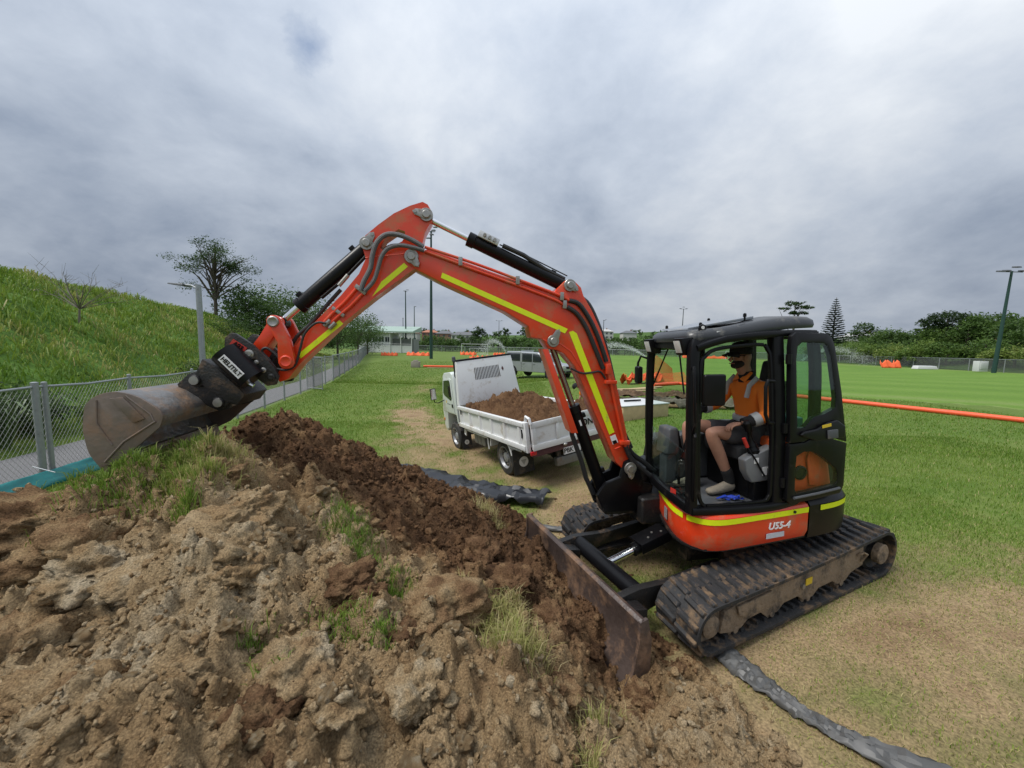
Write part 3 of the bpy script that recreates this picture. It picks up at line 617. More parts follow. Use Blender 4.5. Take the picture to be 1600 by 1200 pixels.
# tail hood, right-hand covers (rounded)
def cover(name, foot, z0, z1, m, shrink=.1, parent=EX, bevel=.04):
    c = Vector((sum(p[0] for p in foot)/len(foot), sum(p[1] for p in foot)/len(foot)))
    n = len(foot); vs = [U(f, l, z0) for f, l in foot]+[U(c.x+(f-c.x)*(1-shrink), c.y+(l-c.y)*(1-shrink), z1) for f, l in foot]
    fs = [tuple(range(n-1, -1, -1)), tuple(range(n, 2*n))]+[(i, (i+1) % n, (i+1) % n+n, i+n) for i in range(n)]
    return MB().add(vs, fs).build(name, m, parent, bevel=bevel, segs=3)
cover('engine_hood', [(-.5, .66), (-.80, .62), (-.98, .3), (-1.0, -.2), (-.85, -.55), (-.5, -.7), (-.45, -.1)], .96, 1.40, BLACK, .08)
cover('side_cover', [(-.48, -.15), (-.5, -.76), (.1, -.8), (.42, -.74), (.48, -.5), (.46, -.16)], .94, 1.26, BLACK, .12)
# orange panel behind the door, in front of it the filler cap
pn = MB().hexa([U(-.03, .725, .95), U(-.70, .675, .98), U(-.70, .3, .98), U(-.03, .3, .95), U(-.03, .71, 1.50), U(-.62, .66, 1.44), U(-.62, .3, 1.44), U(-.03, .3, 1.5)]).build('engine_cover', ORANGE2, EX, bevel=.05, segs=3)
MB().lathe(U(-.30, .70, 1.18), FU[1], [(.065, -.02), (.065, .012), (.05, .018), (.045, .008), (0, .008)], 22).build('filler_cap', BLACK, pn)
MB().cyl(U(-.18, .70, 1.38), U(-.18, .722, 1.38), .02, 14).build('lock', STEEL, pn)
MB().prism([U(-.50, .69, 1.04), U(-.54, .682, 1.30), U(-.42, .688, 1.42), U(-.36, .70, 1.30), U(-.40, .70, 1.06)], FU[1]*.012).build('recess_rib', ORANGE2, pn, bevel=.01)
patch(pn, 'label', WHITE, U(-.60, .686, 1.27), -FU[0], FU[2], .03, .045); patch(pn, 'label', YEL, U(-.59, .686, 1.34), -FU[0], FU[2], .05, .04)
# ---- cab
def bar(pts, w, d, n=None):
    """rounded square tube"""
    mb = MB(); pts = [Vector(p) for p in pts]; m = len(pts); prev = None
    sec = []
    for k in range(12):
        a = 2*math.pi*(k+.5)/12; c, s = math.cos(a), math.sin(a); sec.append((math.copysign(abs(c)**.5, c)*w/2, math.copysign(abs(s)**.5, s)*d/2))
    base = 0
    for i, p in enumerate(pts):
        z = (pts[min(i+1, m-1)]-pts[max(i-1, 0)]).normalized(); x = (FU[0]-z*FU[0].dot(z))
        if x.length < .2: x = (FU[2]-z*FU[2].dot(z))
        x.normalize(); y = z.cross(x)
        for a, b in sec: mb.v.append(tuple(p+x*a+y*b))
    for i in range(m-1):
        for k in range(12): a = i*12+k; b = i*12+(k+1) % 12; mb.f.append((a, b, b+12, a+12))
    mb.f.append(tuple(range(11, -1, -1))); mb.f.append(tuple((m-1)*12+k for k in range(12))); return mb
def arcbar(name, pts, w, d, m=BLACK, parent=EX):
    return bar(smooth_poly3(pts), w, d).build(name, m, parent)
def smooth_poly3(pts, n=5):
    out = []
    for i in range(len(pts)-1):
        p0, p1, p2, p3 = [Vector(pts[max(0, min(len(pts)-1, j))]) for j in (i-1, i, i+1, i+2)]
        for k in range(n):
            t = k/n; out.append(.5*((2*p1)+(p2-p0)*t+(2*p0-5*p1+4*p2-p3)*t*t+(3*p1-p0-3*p2+p3)*t**3))
    out.append(Vector(pts[-1])); return out
arcbar('cab_pillar', [U(.79, .74, .94), U(.795, .735, 1.4), U(.79, .715, 1.9), U(.775, .69, 2.26), U(.74, .675, 2.36)], .085, .075)
arcbar('cab_pillar', [U(.68, -.10, .94), U(.70, -.10, 1.5), U(.695, -.10, 2.1), U(.68, -.09, 2.30), U(.64, -.08, 2.37)], .075, .06)
arcbar('cab_pillar', [U(.0, .755, .92), U(.0, .75, 1.5), U(.015, .72, 2.1), U(.02, .695, 2.42)], .11, .085)
arcbar('cab_pillar', [U(-.45, .655, 1.46), U(-.46, .66, 1.6), U(-.44, .66, 2.1), U(-.42, .63, 2.42)], .085, .07)
arcbar('cab_pillar', [U(-.5, -.10, .98), U(-.5, -.10, 1.5), U(-.47, -.10, 2.1), U(-.44, -.08, 2.42)], .12, .07)
arcbar('cab_pillar', [U(.12, -.12, .98), U(.11, -.12, 1.6), U(.1, -.11, 2.4)], .05, .05)
# sills, header rails, door opening trim
arcbar('cab_sill', [U(.80, .74, .96), U(.4, .77, .945), U(0, .76, .94), U(-.46, .68, .97)], .07, .10)
arcbar('cab_sill', [U(.80, .72, .97), U(.76, .3, .97), U(.69, -.1, .97)], .07, .09)
arcbar('cab_rail', [U(.77, .69, 2.30), U(.74, .3, 2.345), U(.68, -.09, 2.335)], .05, .09)
arcbar('cab_rail', [U(.76, .69, 2.31), U(.5, .70, 2.375), U(.02, .70, 2.41), U(-.42, .63, 2.41)], .06, .09)
arcbar('cab_rail', [U(.64, -.09, 2.35), U(.0, -.1, 2.41), U(-.44, -.08, 2.41)], .06, .08)
arcbar('cab_rail', [U(-.43, .63, 2.40), U(-.47, .25, 2.40), U(-.45, -.08, 2.40)], .06, .08)
arcbar('door_trim', [U(.735, .752, 1.10), U(.70, .757, 1.01), U(.6, .765, .99), U(.17, .772, .985), U(.085, .772, 1.02), U(.065, .77, 1.12), U(.065, .76, 1.6), U(.075, .728, 2.15), U(.10, .712, 2.28), U(.18, .706, 2.325), U(.55, .705, 2.30), U(.68, .712, 2.24), U(.73, .722, 2.12), U(.745, .745, 1.5), U(.735, .752, 1.10)], .03, .026)
MB().prism([U(f, l, .925) for f, l in [(.78, .73), (.0, .76), (-.42, .66), (-.46, -.08), (.68, -.08)]], FU[2]*.02).build('cab_floor', GREYP, EX)
# roof: a domed sheet with thick rim
def roof():
    fp = smooth_poly([(.78, .28), (.79, .55), (.74, .66), (.55, .685), (.1, .69), (-.3, .665), (-.44, .6), (-.49, .3), (-.46, -.05), (-.35, -.12), (.1, -.14), (.55, -.12), (.69, -.06), (.75, .1), (.78, .28)], 3)[:-1]
    n = len(fp); c = Vector((.15, .28)); mb = MB(); rings = [(1.0, 0.0), (1.015, .025), (1.0, .065), (.93, .095), (.80, .105), (.5, .112)]
    zr = lambda f: 2.36+.10*float(sstep(np.array([-f]), -.8, .3)[0])
    vs = []
    for s, dz in rings:
        for f, l in fp: q = c+(Vector((f, l))-c)*s; vs.append(U(q.x, q.y, zr(f)+dz))
    fs = [(i*n+k, i*n+(k+1) % n, (i+1)*n+(k+1) % n, (i+1)*n+k) for i in range(len(rings)-1) for k in range(n)]+[tuple(range(n-1, -1, -1)), tuple((len(rings)-1)*n+k for k in range(n))]
    r = recalc(mb.add(vs, fs).build('cab_roof', mat('roof_black', (.03, .032, .036), .32, var=.15, scale=4, dirt=(.2, .19, .17), dscale=5, damt=.16), EX, smooth=50))
    MB().hexa([U(.70, .10, 2.468), U(.70, .50, 2.468), U(.1, .55, 2.545), U(.1, 0, 2.545), U(.69, .10, 2.482), U(.69, .50, 2.482), U(.1, .55, 2.572), U(.1, 0, 2.572)]).build('roof_hatch', GREYL, r, bevel=.006)
    for f_, l_ in ((.62, .06), (.62, .56), (.12, .0), (.25, .62)):
        MB().lathe(U(f_, l_, 2.46+.07*(1 if f_ < .4 else 0)), FU[2], [(.008, 0), (.008, .03), (.014, .032), (.013, .055), (.006, .062)], 10).build('roof_bolt', BLACK, r)
    MB().prism([U(.70, .63+.0, 2.42), U(.62, .63, 2.42), U(.63, .63, 2.49), U(.66, .63, 2.505), U(.69, .63, 2.49)], FU[1]*.015).build('lifting_eye', BLACK, r, bevel=.003)
    MB().cyl(U(.66, .645, 2.475), U(.66, .649, 2.475), .014, 14).build('eye_hole', WHITE, r)
    patch(r, 'sticker', WHITE, U(.54, .684, 2.425), -FU[0], FU[2], .04, .035)
    return r
roof()
for f_, l_ in ((.80, .60), (.72, -.02)):
    b = MB().hexa([U(f_-.06, l_-.06, 2.25), U(f_+.03, l_-.06, 2.25), U(f_+.03, l_+.06, 2.25), U(f_-.06, l_+.06, 2.25), U(f_-.06, l_-.06, 2.40), U(f_+.07, l_-.06, 2.39), U(f_+.07, l_+.06, 2.39), U(f_-.06, l_+.06, 2.40)]).build('work_light', BLACK, EX, bevel=.012)
    MB().prism([U(f_+.036, l_-.04, 2.27), U(f_+.036, l_+.04, 2.27), U(f_+.066, l_+.04, 2.37), U(f_+.066, l_-.04, 2.37)], FU[0]*.008).build('lens', LENS, b, bevel=.003)
# windscreen lower pane, rear and side panes
def pane(name, pts, parent=EX, m=CABGLASS, t=.005):
    pts = [Vector(p) for p in pts]; n = (pts[1]-pts[0]).cross(pts[2]-pts[0]).normalized(); return MB().prism(pts, n*t).build(name, m, parent)
lp = pane('windscreen_lower_pane', [U(.79, .68, 1.0), U(.70, -.05, 1.0), U(.71, -.05, 1.52), U(.795, .68, 1.42)])
pane('rear_pane', [U(-.47, .62, 1.42), U(-.49, -.05, 1.42), U(-.46, -.05, 2.36), U(-.43, .58, 2.36)])
pane('side_pane', [U(.66, -.105, 1.0), U(-.45, -.105, 1.1), U(-.43, -.10, 2.36), U(.64, -.10, 2.33)])
pane('quarter_pane', [U(-.06, .715, 1.55), U(-.41, .68, 1.55), U(-.39, .64, 2.36), U(-.04, .69, 2.36)])
# wiper arm and gas struts of the raised front window
MB().tube([U(.72, .25, 2.30), U(.745, .05, 1.95)], .008, 6).build('window_strut', BLACK, EX); MB().tube([U(.74, .45, 2.28), U(.785, .60, 1.92)], .008, 6).build('window_strut', BLACK, EX)
# mirrors
def mirror(arm, c, w, h, xd):
    mr = MB().tube(arm, .012, 8).build('mirror', BLACK, EX)
    x = Vector(xd).normalized(); z = FU[2]; y = z.cross(x)
    MB().box(c, (w, .05, h), (x, y, z)).build('mirror_head', BLACK, mr, bevel=.022, segs=3)
    MB().box(Vector(c)+y*.027, (w*.86, .004, h*.86), (x, y, z)).build('mirror_glass', CHROME, mr)
mirror([U(.80, .74, 2.14), U(.84, .80, 2.16), U(.85, .82, 2.10), U(.83, .82, 1.7), U(.81, .76, 1.62)], U(.70, .85, 1.98), .17, .25, -FU[0]*.9+FU[1]*.2)
mirror([U(.72, -.12, 2.20), U(.78, -.14, 2.22), U(.80, -.16, 2.15), U(.80, -.16, 1.98)], U(.80, -.15, 2.03), .09, .18, FU[1])
# grab rail on the front pillar and on the door edge
MB().tube([U(.09, .78, 2.02), U(.17, .80, 2.03), U(.19, .805, 1.98), U(.185, .81, 1.75), U(.15, .805, 1.68), U(.08, .785, 1.67)], .014, 8).build('grab_rail', BLACK, EX)
MB().tube([U(.80, .775, 1.62), U(.815, .80, 1.6), U(.815, .805, 1.1), U(.80, .78, 1.06)], .013, 8).build('grab_rail', BLACK, EX)
# ---- the door, swung back flat against the flank
def dp(a, z, out=0):
    """a 0..1 from hinge to free edge"""
    lo = Vector((-.035, .82)); hi = Vector((-.70-.0*z, .745)); f, l = lo.lerp(hi, a); l -= .055*max(0, (z-1.5))*.9; f += .16*max(0, z-1.55)/.85*a; return U(f, l+out, z)
outer = [(0, 1.0), (.06, .965), (.94, .985), (1, 1.05), (1, 1.55), (.995, 2.28), (.95, 2.37), (.85, 2.405), (.12, 2.42), (.03, 2.39), (0, 2.3)]
def ringface(name, out_, inn, m, parent, th=.045):
    # frame between two loops with the same point count
    n = len(out_); mb = MB(); A = [dp(a, z, .02) for a, z in out_]; Bq = [dp(a, z, .02) for a, z in inn]; A2 = [dp(a, z, .02-th) for a, z in out_]; B2 = [dp(a, z, .02-th) for a, z in inn]
    fs = []
    for i in range(n):
        j = (i+1) % n; fs += [(i, j, n+j, n+i), (2*n+i, 3*n+i, 3*n+j, 2*n+j), (i, 2*n+i, 2*n+j, j), (n+i, n+j, 3*n+j, 3*n+i)]
    return recalc(mb.add(A+Bq+A2+B2, fs).build(name, m, parent, bevel=.008))
up_o = [(0, 1.50), (.25, 1.50), (.5, 1.56), (.75, 1.50), (1, 1.45), (1, 1.9), (.995, 2.28), (.95, 2.37), (.85, 2.405), (.12, 2.42), (.03, 2.39), (0, 2.3)]
up_i = [(.13, 1.62), (.25, 1.62), (.42, 1.70), (.62, 1.72), (.83, 1.76), (.87, 1.85), (.87, 2.2), (.82, 2.30), (.72, 2.325), (.25, 2.335), (.15, 2.3), (.12, 2.2)]
dr = ringface('door', up_o, up_i, BLACK, EX)
lo_o = [(0, 1.49), (.25, 1.49), (.5, 1.55), (.75, 1.49), (1, 1.44), (1, 1.2), (1, 1.05), (.94, .985), (.5, .97), (.06, .965), (0, 1.0), (0, 1.25)]
lo_i = [(.13, 1.38), (.25, 1.41), (.4, 1.40), (.6, 1.33), (.83, 1.22), (.87, 1.17), (.87, 1.10), (.82, 1.07), (.5, 1.06), (.16, 1.05), (.13, 1.09), (.12, 1.25)]
ringface('door_lower_frame', lo_o, lo_i, BLACK, dr)
MB().prism([dp(a, z, .018) for a, z in up_i], -FU[1]*.005).build('window_pane', glass('door_glass', (.76, .88, .81)), dr); MB().prism([dp(a, z, .018) for a, z in lo_i], -FU[1]*.005).build('lower_pane', glass('clear_glass', (.975, .98, .975), .05), dr)
MB().prism([dp(a, z, .022) for a, z in [(.42, 1.50), (.9, 1.50), (.93, 1.60), (.80, 1.66), (.62, 1.645), (.42, 1.60), (.2, 1.59), (.14, 1.565), (.22, 1.54)]], FU[1]*.025).build('handle_panel', BLACK, dr, bevel=.014, segs=3)
MB().prism([dp(a, z, .048) for a, z in [(.58, 1.51), (.76, 1.51), (.76, 1.585), (.58, 1.585)]], FU[1]*.012).build('handle', GREYP, dr, bevel=.006)
MB().prism([dp(a, z, .048) for a, z in [(.50, 1.605), (.66, 1.615), (.66, 1.64), (.50, 1.63)]], FU[1]*.003).build('sticker', YEL, dr)
MB().tube([dp(a, z, .03) for a, z in [(.1, 1.02), (.5, 1.025), (.9, 1.04)]], .012, 8).build('door_seal', GREYP, dr)
for z in (1.15, 1.62, 2.2): MB().cyl(U(-.02, .80, z-.04), U(-.02, .80, z+.04), .022, 10).build('hinge', BLACK, dr)
# ---- inside the cab
def ubox(name, f0, f1, l0, l1, z0, z1, m, parent=EX, bevel=.02, taper=0):
    p = [U(f0, l0, z0), U(f1, l0, z0), U(f1, l1, z0), U(f0, l1, z0), U(f0+taper, l0, z1), U(f1-taper, l0, z1), U(f1-taper, l1, z1), U(f0+taper, l1, z1)]
    return recalc(MB().hexa(p).build(name, m, parent, bevel=bevel, segs=3))
SEATM = mat('seat_fabric', (.02, .02, .022), .85, var=.3, scale=30)
st = ubox('seat', -.28, .22, .10, .58, 1.28, 1.42, SEATM, bevel=.05)
MB().hexa([U(-.24, .12, 1.38), U(-.14, .12, 1.38), U(-.14, .56, 1.38), U(-.24, .56, 1.38), U(-.36, .14, 1.98), U(-.26, .14, 1.98), U(-.26, .54, 1.98), U(-.36, .54, 1.98)]).build('backrest', SEATM, st, bevel=.045, segs=3)
MB().hexa([U(-.36, .22, 1.96), U(-.27, .22, 1.96), U(-.27, .46, 1.96), U(-.36, .46, 1.96), U(-.36, .24, 2.16), U(-.29, .24, 2.16), U(-.29, .44, 2.16), U(-.36, .44, 2.16)]).build('headrest', SEATM, st, bevel=.035, segs=3)
ubox('seat_box', -.36, .15, .08, .62, .95, 1.28, BLACK)
cs = MB().prism([U(f, .60, z) for f, z in [(-.05, 1.13), (.17, 1.12), (.23, 1.22), (.25, 1.33), (.19, 1.36), (-.05, 1.44)]], FU[1]*.09).build('side_console', mat('console_grey', (.17, .175, .185), .5, var=.1, scale=9, dirt=(.25, .22, .18), dscale=7, damt=.15), EX, bevel=.015, segs=3)
patch(cs, 'label', WHITE, U(.05, .694, 1.22), -FU[0], FU[2], .055, .075); patch(cs, 'label', WHITE, U(.14, .694, 1.32), -FU[0], FU[2], .045, .05); patch(cs, 'label', BLACK, U(.015, .6945, 1.215), -FU[0], FU[2], .03, .06)
ubox('console_base', -.08, .14, .60, .68, .95, 1.12, BLACK)
MB().lathe(U(.12, .64, 1.37), FU[2]+FU[0]*.3, [(.05, 0), (.045, .03), (.05, .04), (.035, .075), (.04, .08), (.02, .13), (.018, .2), (.03, .22), (.034, .29), (.02, .31)], 14).build('control_lever', BLACK, EX)
MB().lathe(U(.30, .10, 1.40), FU[2]+FU[0]*.2, [(.05, 0), (.045, .03), (.03, .08), (.018, .1), (.018, .2), (.03, .22), (.03, .29)], 14).build('control_lever', BLACK, EX)
ubox('right_console', -.1, .45, -.06, .06, .96, 1.42, GREYP)
MB().tube([U(.22, .66, 1.45), U(.16, .70, 1.34), U(.06, .70, 1.18)], .008, 6).build('lock_lever', BLACK, EX); MB().tube([U(.25, .665, 1.52), U(.215, .67, 1.44)], .016, 8).build('lever_grip', REDP, EX)
# travel levers and monitor pod
pod = ubox('instrument_pod', .50, .66, -.04, .16, 1.25, 1.52, GREYP, bevel=.03, taper=.03); MB().hexa([U(.50, -.03, 1.30), U(.48, -.03, 1.30), U(.48, .15, 1.30), U(.5, .15, 1.30), U(.535, -.03, 1.49), U(.52, -.03, 1.49), U(.52, .15, 1.49), U(.535, .15, 1.49)]).build('screen', BLACK, pod, bevel=.006)
ubox('pod_stem', .52, .64, .0, .12, .95, 1.27, GREYP)
for l_ in (.28, .42): MB().tube([U(.60, l_, .95), U(.60, l_, 1.2), U(.52, l_, 1.45)], .013, 8).build('travel_lever', BLACK, EX); MB().box(U(.62, l_, .99), (.16, .09, .02), FU).build('pedal', BLACKD, EX, bevel=.004)
mb = MB()
for k in range(9):
    a = V(*[random.uniform(-.5, .5) for _ in range(3)]); c = U(.32+.05*math.cos(k*2.1)+.02*k-.1, .62+.03*math.sin(k*1.7), .965); mb.tube([c, c+FU[0]*.05*random.uniform(-1, 1)+FU[1]*.03*random.uniform(-1, 1)+FU[2]*.02, c+FU[0]*.09*random.uniform(-1, 1)+FU[2]*.005], [.012, .018, .008], 7, squash=.5)
o = mb.build('blue_gloves', BLUE, None); tag(o, 'crumpled bright blue work gloves on the cab floor', 'gloves')
o = ubox('water_bottle', -.40, -.28, .48, .62, 1.50, 1.66, mat('teal_plastic', (.16, .42, .40), .35, var=.1, scale=9), None, bevel=.02); tag(o, 'pale teal plastic container behind the cab seat', 'container')
mb = MB().tube([U(-.33, .5, 1.655), U(-.33, .5, 1.69)], .02, 10).build('cap', WHITE, o)
ubox('parcel_shelf', -.46, -.26, .0, .64, 1.44, 1.50, GREYL)
# ---- swing bracket
sbr = MB().prism(Bp([(-.10, .60), (.26, .60), (.34, .78), (.26, .90), (.10, .96), (.06, 1.12), (-.02, 1.15), (-.09, 1.10), (-.16, .9)], .03), BN*-.05).build('swing_bracket', BLACK, EX, bevel=.012)
MB().prism(Bp([(-.10, .60), (.26, .60), (.34, .78), (.26, .90), (.10, .96), (.06, 1.12), (-.02, 1.15), (-.09, 1.10), (-.16, .9)], -.21), BN*-.05).build('bracket_cheek', BLACK, sbr, bevel=.012)
MB().prism(Bp([(-.25, .55), (.22, .55), (.26, .66), (.12, .82), (-.14, .90), (-.30, .85)], -.015), BN*-.2).build('bracket_body', BLACKD, sbr, bevel=.02)
MB().tube([B(-.2, .46, -.12), B(-.2, 1.0, -.12)], .085, 18).build('swing_post', BLACKD, EX)
ubox('front_casting', .35, .88, -.30, .10, .52, .80, BLACKD, bevel=.04)
# ---- boom and arm
boom_pts = [(2.202,3.032),(2.18,3.082),(2.131,3.102),(2.023,3.076),(1.63,2.978),(1.308,2.882),(.838,2.776),(.82,2.801),(.735,2.887),(.647,2.886),(.581,2.829),(.553,2.753),(.463,2.618),(.357,2.42),(.258,2.161),(.138,1.781),(.035,1.389),(-.02,1.148),(-.045,1.067),(-.014,1.005),(.06,1.035),(.145,1.113),(.26,1.361),(.408,1.654),(.518,1.889),(.616,2.081),(.724,2.197),(.80,2.235),(.877,2.243),(.943,2.332),(1.055,2.347),(1.082,2.448),(1.303,2.576),(1.884,2.813),(2.105,2.913),(2.17,2.958)]
BW = .21
bo = MB().prism(Bp(boom_pts), BN*-BW).build('boom', ORANGE, EX, bevel=.009)
arm_pts = [(2.049,3.494),(2.006,3.476),(1.968,3.415),(1.968,3.345),(2.028,3.239),(2.05,3.14),(2.039,3.059),(2.078,2.963),(2.127,2.917),(2.462,2.654),(2.723,2.432),(3.081,2.069),(3.176,1.942),(3.242,1.915),(3.281,1.953),(3.239,2.018),(3.112,2.221),(2.965,2.414),(2.734,2.665),(2.585,2.854),(2.526,2.986),(2.55,3.064),(2.565,3.127),(2.528,3.177),(2.422,3.274),(2.29,3.379),(2.156,3.453)]
hole = [(2.409,3.084),(2.373,3.054),(2.223,3.15),(2.196,3.194),(2.201,3.237),(2.254,3.249),(2.371,3.161)]
# the arm has a window through its upper web: bridge the outline to the hole
k0 = 20; loop = arm_pts[k0:]+arm_pts[:k0+1]; hl = hole+[hole[0]]
ar = MB().prism(Bp(loop+hl, -.02), BN*-.17).build('arm', ORANGE, EX)
def tape(pts, parent, off=.003): MB().prism(Bp(pts, off), BN*-.002).build('reflective_stripe', TAPE, parent)
tape([(1.879,2.897),(1.89,2.852),(.727,2.392),(.70,2.435)], bo); tape([(.686,2.405),(.648,2.418),(.609,2.395),(.175,1.424),(.228,1.399)], bo)
tape([(2.208,2.967),(2.176,2.936),(2.478,2.665),(2.40,2.796)], ar, -.017); tape([(2.752,2.453),(2.721,2.423),(3.07,2.118),(3.094,2.151)], ar, -.017)
MB().prism(Bp([(.165,1.40),(.222,1.378),(.185,1.295),(.128,1.318)], .003), BN*-.002).build('label', WHITE, bo); MB().prism(Bp([(.155,1.345),(.195,1.33),(.18,1.298),(.14,1.314)], .005), BN*-.002).build('label_panel', BLACK, bo)
def weld(pts, r=.006, off=0, parent=bo, m=ORANGE): MB().tube(Bp(pts, off), r, 6).build('weld_seam', m, parent)
weld([(.943,2.332),(.88,2.30),(.77,2.29),(.66,2.22),(.55,2.06),(.45,1.86)]); weld([(2.53,2.99),(2.42,3.01),(2.10,3.06)], .005, -.02, ar); weld([(.04,1.30),(.16,1.25)], .008)
def pin(s, z, r, ang, ln, parent, off=.004):
    """pin head with a locking flag plate"""
    o = MB().lathe(B(s, z, off), BN, [(r*1.7, 0), (r*1.7, .012), (r*1.6, .016), (r, .016), (r, .032), (r*.85, .037), (0, .037)], 22).build('pin', STEEL, parent)
    c, d = math.cos(R(ang)), math.sin(R(ang)); w = r*1.25
    MB().prism([B(s-d*w, z+c*w, off+.01), B(s+c*ln-d*w*.6, z+d*ln+c*w*.6, off+.01), B(s+c*(ln+w*.6), z+d*(ln+w*.6), off+.01), B(s+c*ln+d*w*.6, z+d*ln-c*w*.6, off+.01), B(s+d*w, z-c*w, off+.01)], BN*.013).build('flag_plate', STEEL, o, bevel=.003)
    MB().cyl(B(s+c*ln, z+d*ln, off+.02), B(s+c*ln, z+d*ln, off+.032), r*.42, 8).build('bolt', STEEL, o)
pin(.003,1.055,.038,-95,.085,bo,.035); pin(.842,2.316,.034,115,.10,bo); pin(.696,2.842,.034,-150,.07,bo); pin(2.143,3.02,.036,-125,.085,bo); pin(2.017,3.385,.034,10,.095,ar,-.016); pin(2.518,3.111,.034,-235,.09,ar,-.016)
for s_, z_, r_, of in ((3.161,2.095,.05,.06), (3.249,2.421,.045,.06)):
    MB().lathe(B(s_, z_, of), BN, [(r_, -.3), (r_, 0), (r_*.8, .006), (r_*.5, .0), (0, .0)], 20).build('link_pin', ORANGE if of < .061 and s_ < 3.2 else STEEL, EX)
# boom edge flange, lug for the arm cylinder
def cylinder(name, a, b, frac, r, rr, offs, parent=EX, rod=CHROME):
    p, q = B(*a, offs), B(*b, offs); o = MB().tube([p, p.lerp(q, .02), p.lerp(q, frac-.05), p.lerp(q, frac-.045), p.lerp(q, frac), p.lerp(q, frac+.003)], [r*.85, r, r, r*1.13, r*1.13, r*.6], 22).build(name, BLACK, parent)
    MB().tube([p.lerp(q, frac-.02), q], rr, 16).build('rod', rod, o)
    d = (q-p).normalized(); n2 = d.cross(BN)
    MB().tube([q-BN*.05, q+BN*.05], r*.95, 16).build('rod_eye', BLACK, o)
    if n2.z < 0: n2 = -n2
    for t_, sgn in ((.12, 1), (frac-.08, 1)): MB().box(p.lerp(q, t_)+n2*r*1.05, (.05, .05, .05), (d, BN, n2)).build('port_block', BLACK, o, bevel=.006)
    return o, p, q, d, n2
ac, p, q, d, n2 = cylinder('arm_cylinder', (.70, 2.845), (2.017, 3.385), .72, .058, .028, -.105)
MB().box(p.lerp(q, .60)+n2*.075+BN*.03, (.20, .07, .06), (d, BN, n2)).build('valve_block', mat('zinc_block', (.6, .6, .6), .3, metal=.6, var=.1, scale=30), ac, bevel=.006)
for k in range(3): MB().cyl(p.lerp(q, .56+.035*k)+n2*.075+BN*.066, p.lerp(q, .56+.035*k)+n2*.075+BN*.085, .016, 10).build('fitting', STEEL, ac)
MB().tube([p.lerp(q, .50)+n2*.075+BN*.03, p.lerp(q, .35)+n2*.085+BN*.02, p.lerp(q, .18)+n2*.055+BN*.02, p.lerp(q, .03)+n2*.06], .022, 8).build('hose', HOSE, ac)
MB().tube([p.lerp(q, .52)+n2*.08, p.lerp(q, .3)+n2*.10, p.lerp(q, .02)+n2*.1], .006, 6).build('hose', HOSE, ac)
kc, p, q, d, n2 = cylinder('bucket_cylinder', (2.518, 3.111), (3.249, 2.421), .80, .062, .03, -.105)
MB().tube([p.lerp(q, .05)-n2*.06+BN*.05, p.lerp(q, .35)-n2*.085+BN*.05, p.lerp(q, .6)-n2*.08+BN*.05], .014, 8).build('pipe', BLACK, kc); MB().tube([p.lerp(q, .3)-n2*.085+BN*.06, p.lerp(q, .42)-n2*.1+BN*.06], .018, 8).build('fitting', STEEL, kc)
for off in (-.105,):
    bc, p, q, d, n2 = cylinder('boom_cylinder', (.235, .80), (.842, 2.316), .58, .062, .03, off, rod=mat('oily_rod', (.30, .27, .25), .25, metal=.9, var=.1, scale=8))
    MB().prism([B(.94, 2.24, .0), B(.885, 2.24, .0), B(.555, 1.42, .0), B(.625, 1.42, .0)], BN*-.02).build('rod_guard', ORANGE, bc, bevel=.004)
    MB().prism([B(.94, 2.24, -.02), B(.93, 2.24, -.02), B(.615, 1.42, -.02), B(.625, 1.42, -.02)], BN*-.17).build('guard_web', ORANGE, bc)
    MB().tube([p.lerp(q, .5)-n2*.07+V(0, 0, 0), p.lerp(q, .38)+BB*.115, p.lerp(q, .2)+BB*.115, p.lerp(q, .08)+BB*.13, p.lerp(q, .0)+BB*.09-V(0, 0, .05)], .024, 8).build('hose', HOSE, bc)
    patch(bc, 'label', WHITE, p.lerp(q, .47)+BN*.064, d, n2, .06, .018)
# hydraulic lines along the boom and arm
def line(pts, r, m, parent, off, name='hose'): return MB().tube([B(s, z, off) for s, z in [tuple(v) for v in smooth_poly(pts, 5)]], r, 10).build(name, m, parent)
line([(2.03,3.105),(1.63,3.0),(1.31,2.905),(.80,2.745),(.70,2.70)], .013, ORANGE, bo, .012, 'pipe'); line([(2.03,3.07),(1.75,2.985),(1.63,2.945),(1.31,2.85),(.85,2.705),(.72,2.64)], .013, ORANGE, bo, .012, 'pipe')
line([(2.02,3.10),(1.63,2.99),(1.31,2.895),(.86,2.79)], .013, ORANGE, bo, -.08, 'pipe'); line([(2.02,3.10),(1.63,2.99),(1.31,2.895),(.86,2.79)], .013, ORANGE, bo, -.15, 'pipe')
for s_, z_ in ((.775,2.735),(.745,2.66),(1.2,2.86),(1.72,3.0)): MB().box(B(s_, z_, .02), (.035, .03, .075), (BB, BN, V(0, 0, 1))).build('pipe_clamp', STEEL, bo, bevel=.004)
line([(.70,2.70),(.60,2.67),(.48,2.52),(.38,2.33),(.30,2.13)], .022, HOSE, bo, .012); line([(.72,2.64),(.62,2.58),(.52,2.45),(.42,2.25),(.33,2.06)], .022, HOSE, bo, .014)
line([(.66,2.77),(.50,2.70),(.38,2.50),(.28,2.25),(.19,1.95),(.11,1.62),(.03,1.30)], .026, HOSE, bo, -.06); line([(.66,2.74),(.46,2.66),(.35,2.44),(.24,2.16),(.15,1.85),(.06,1.5),(-.08,1.22)], .026, HOSE, bo, -.13)
line([(.305,2.10),(.27,2.0),(.17,1.65),(.10,1.40),(.06,1.28)], .016, ORANGE, bo, .02, 'pipe')
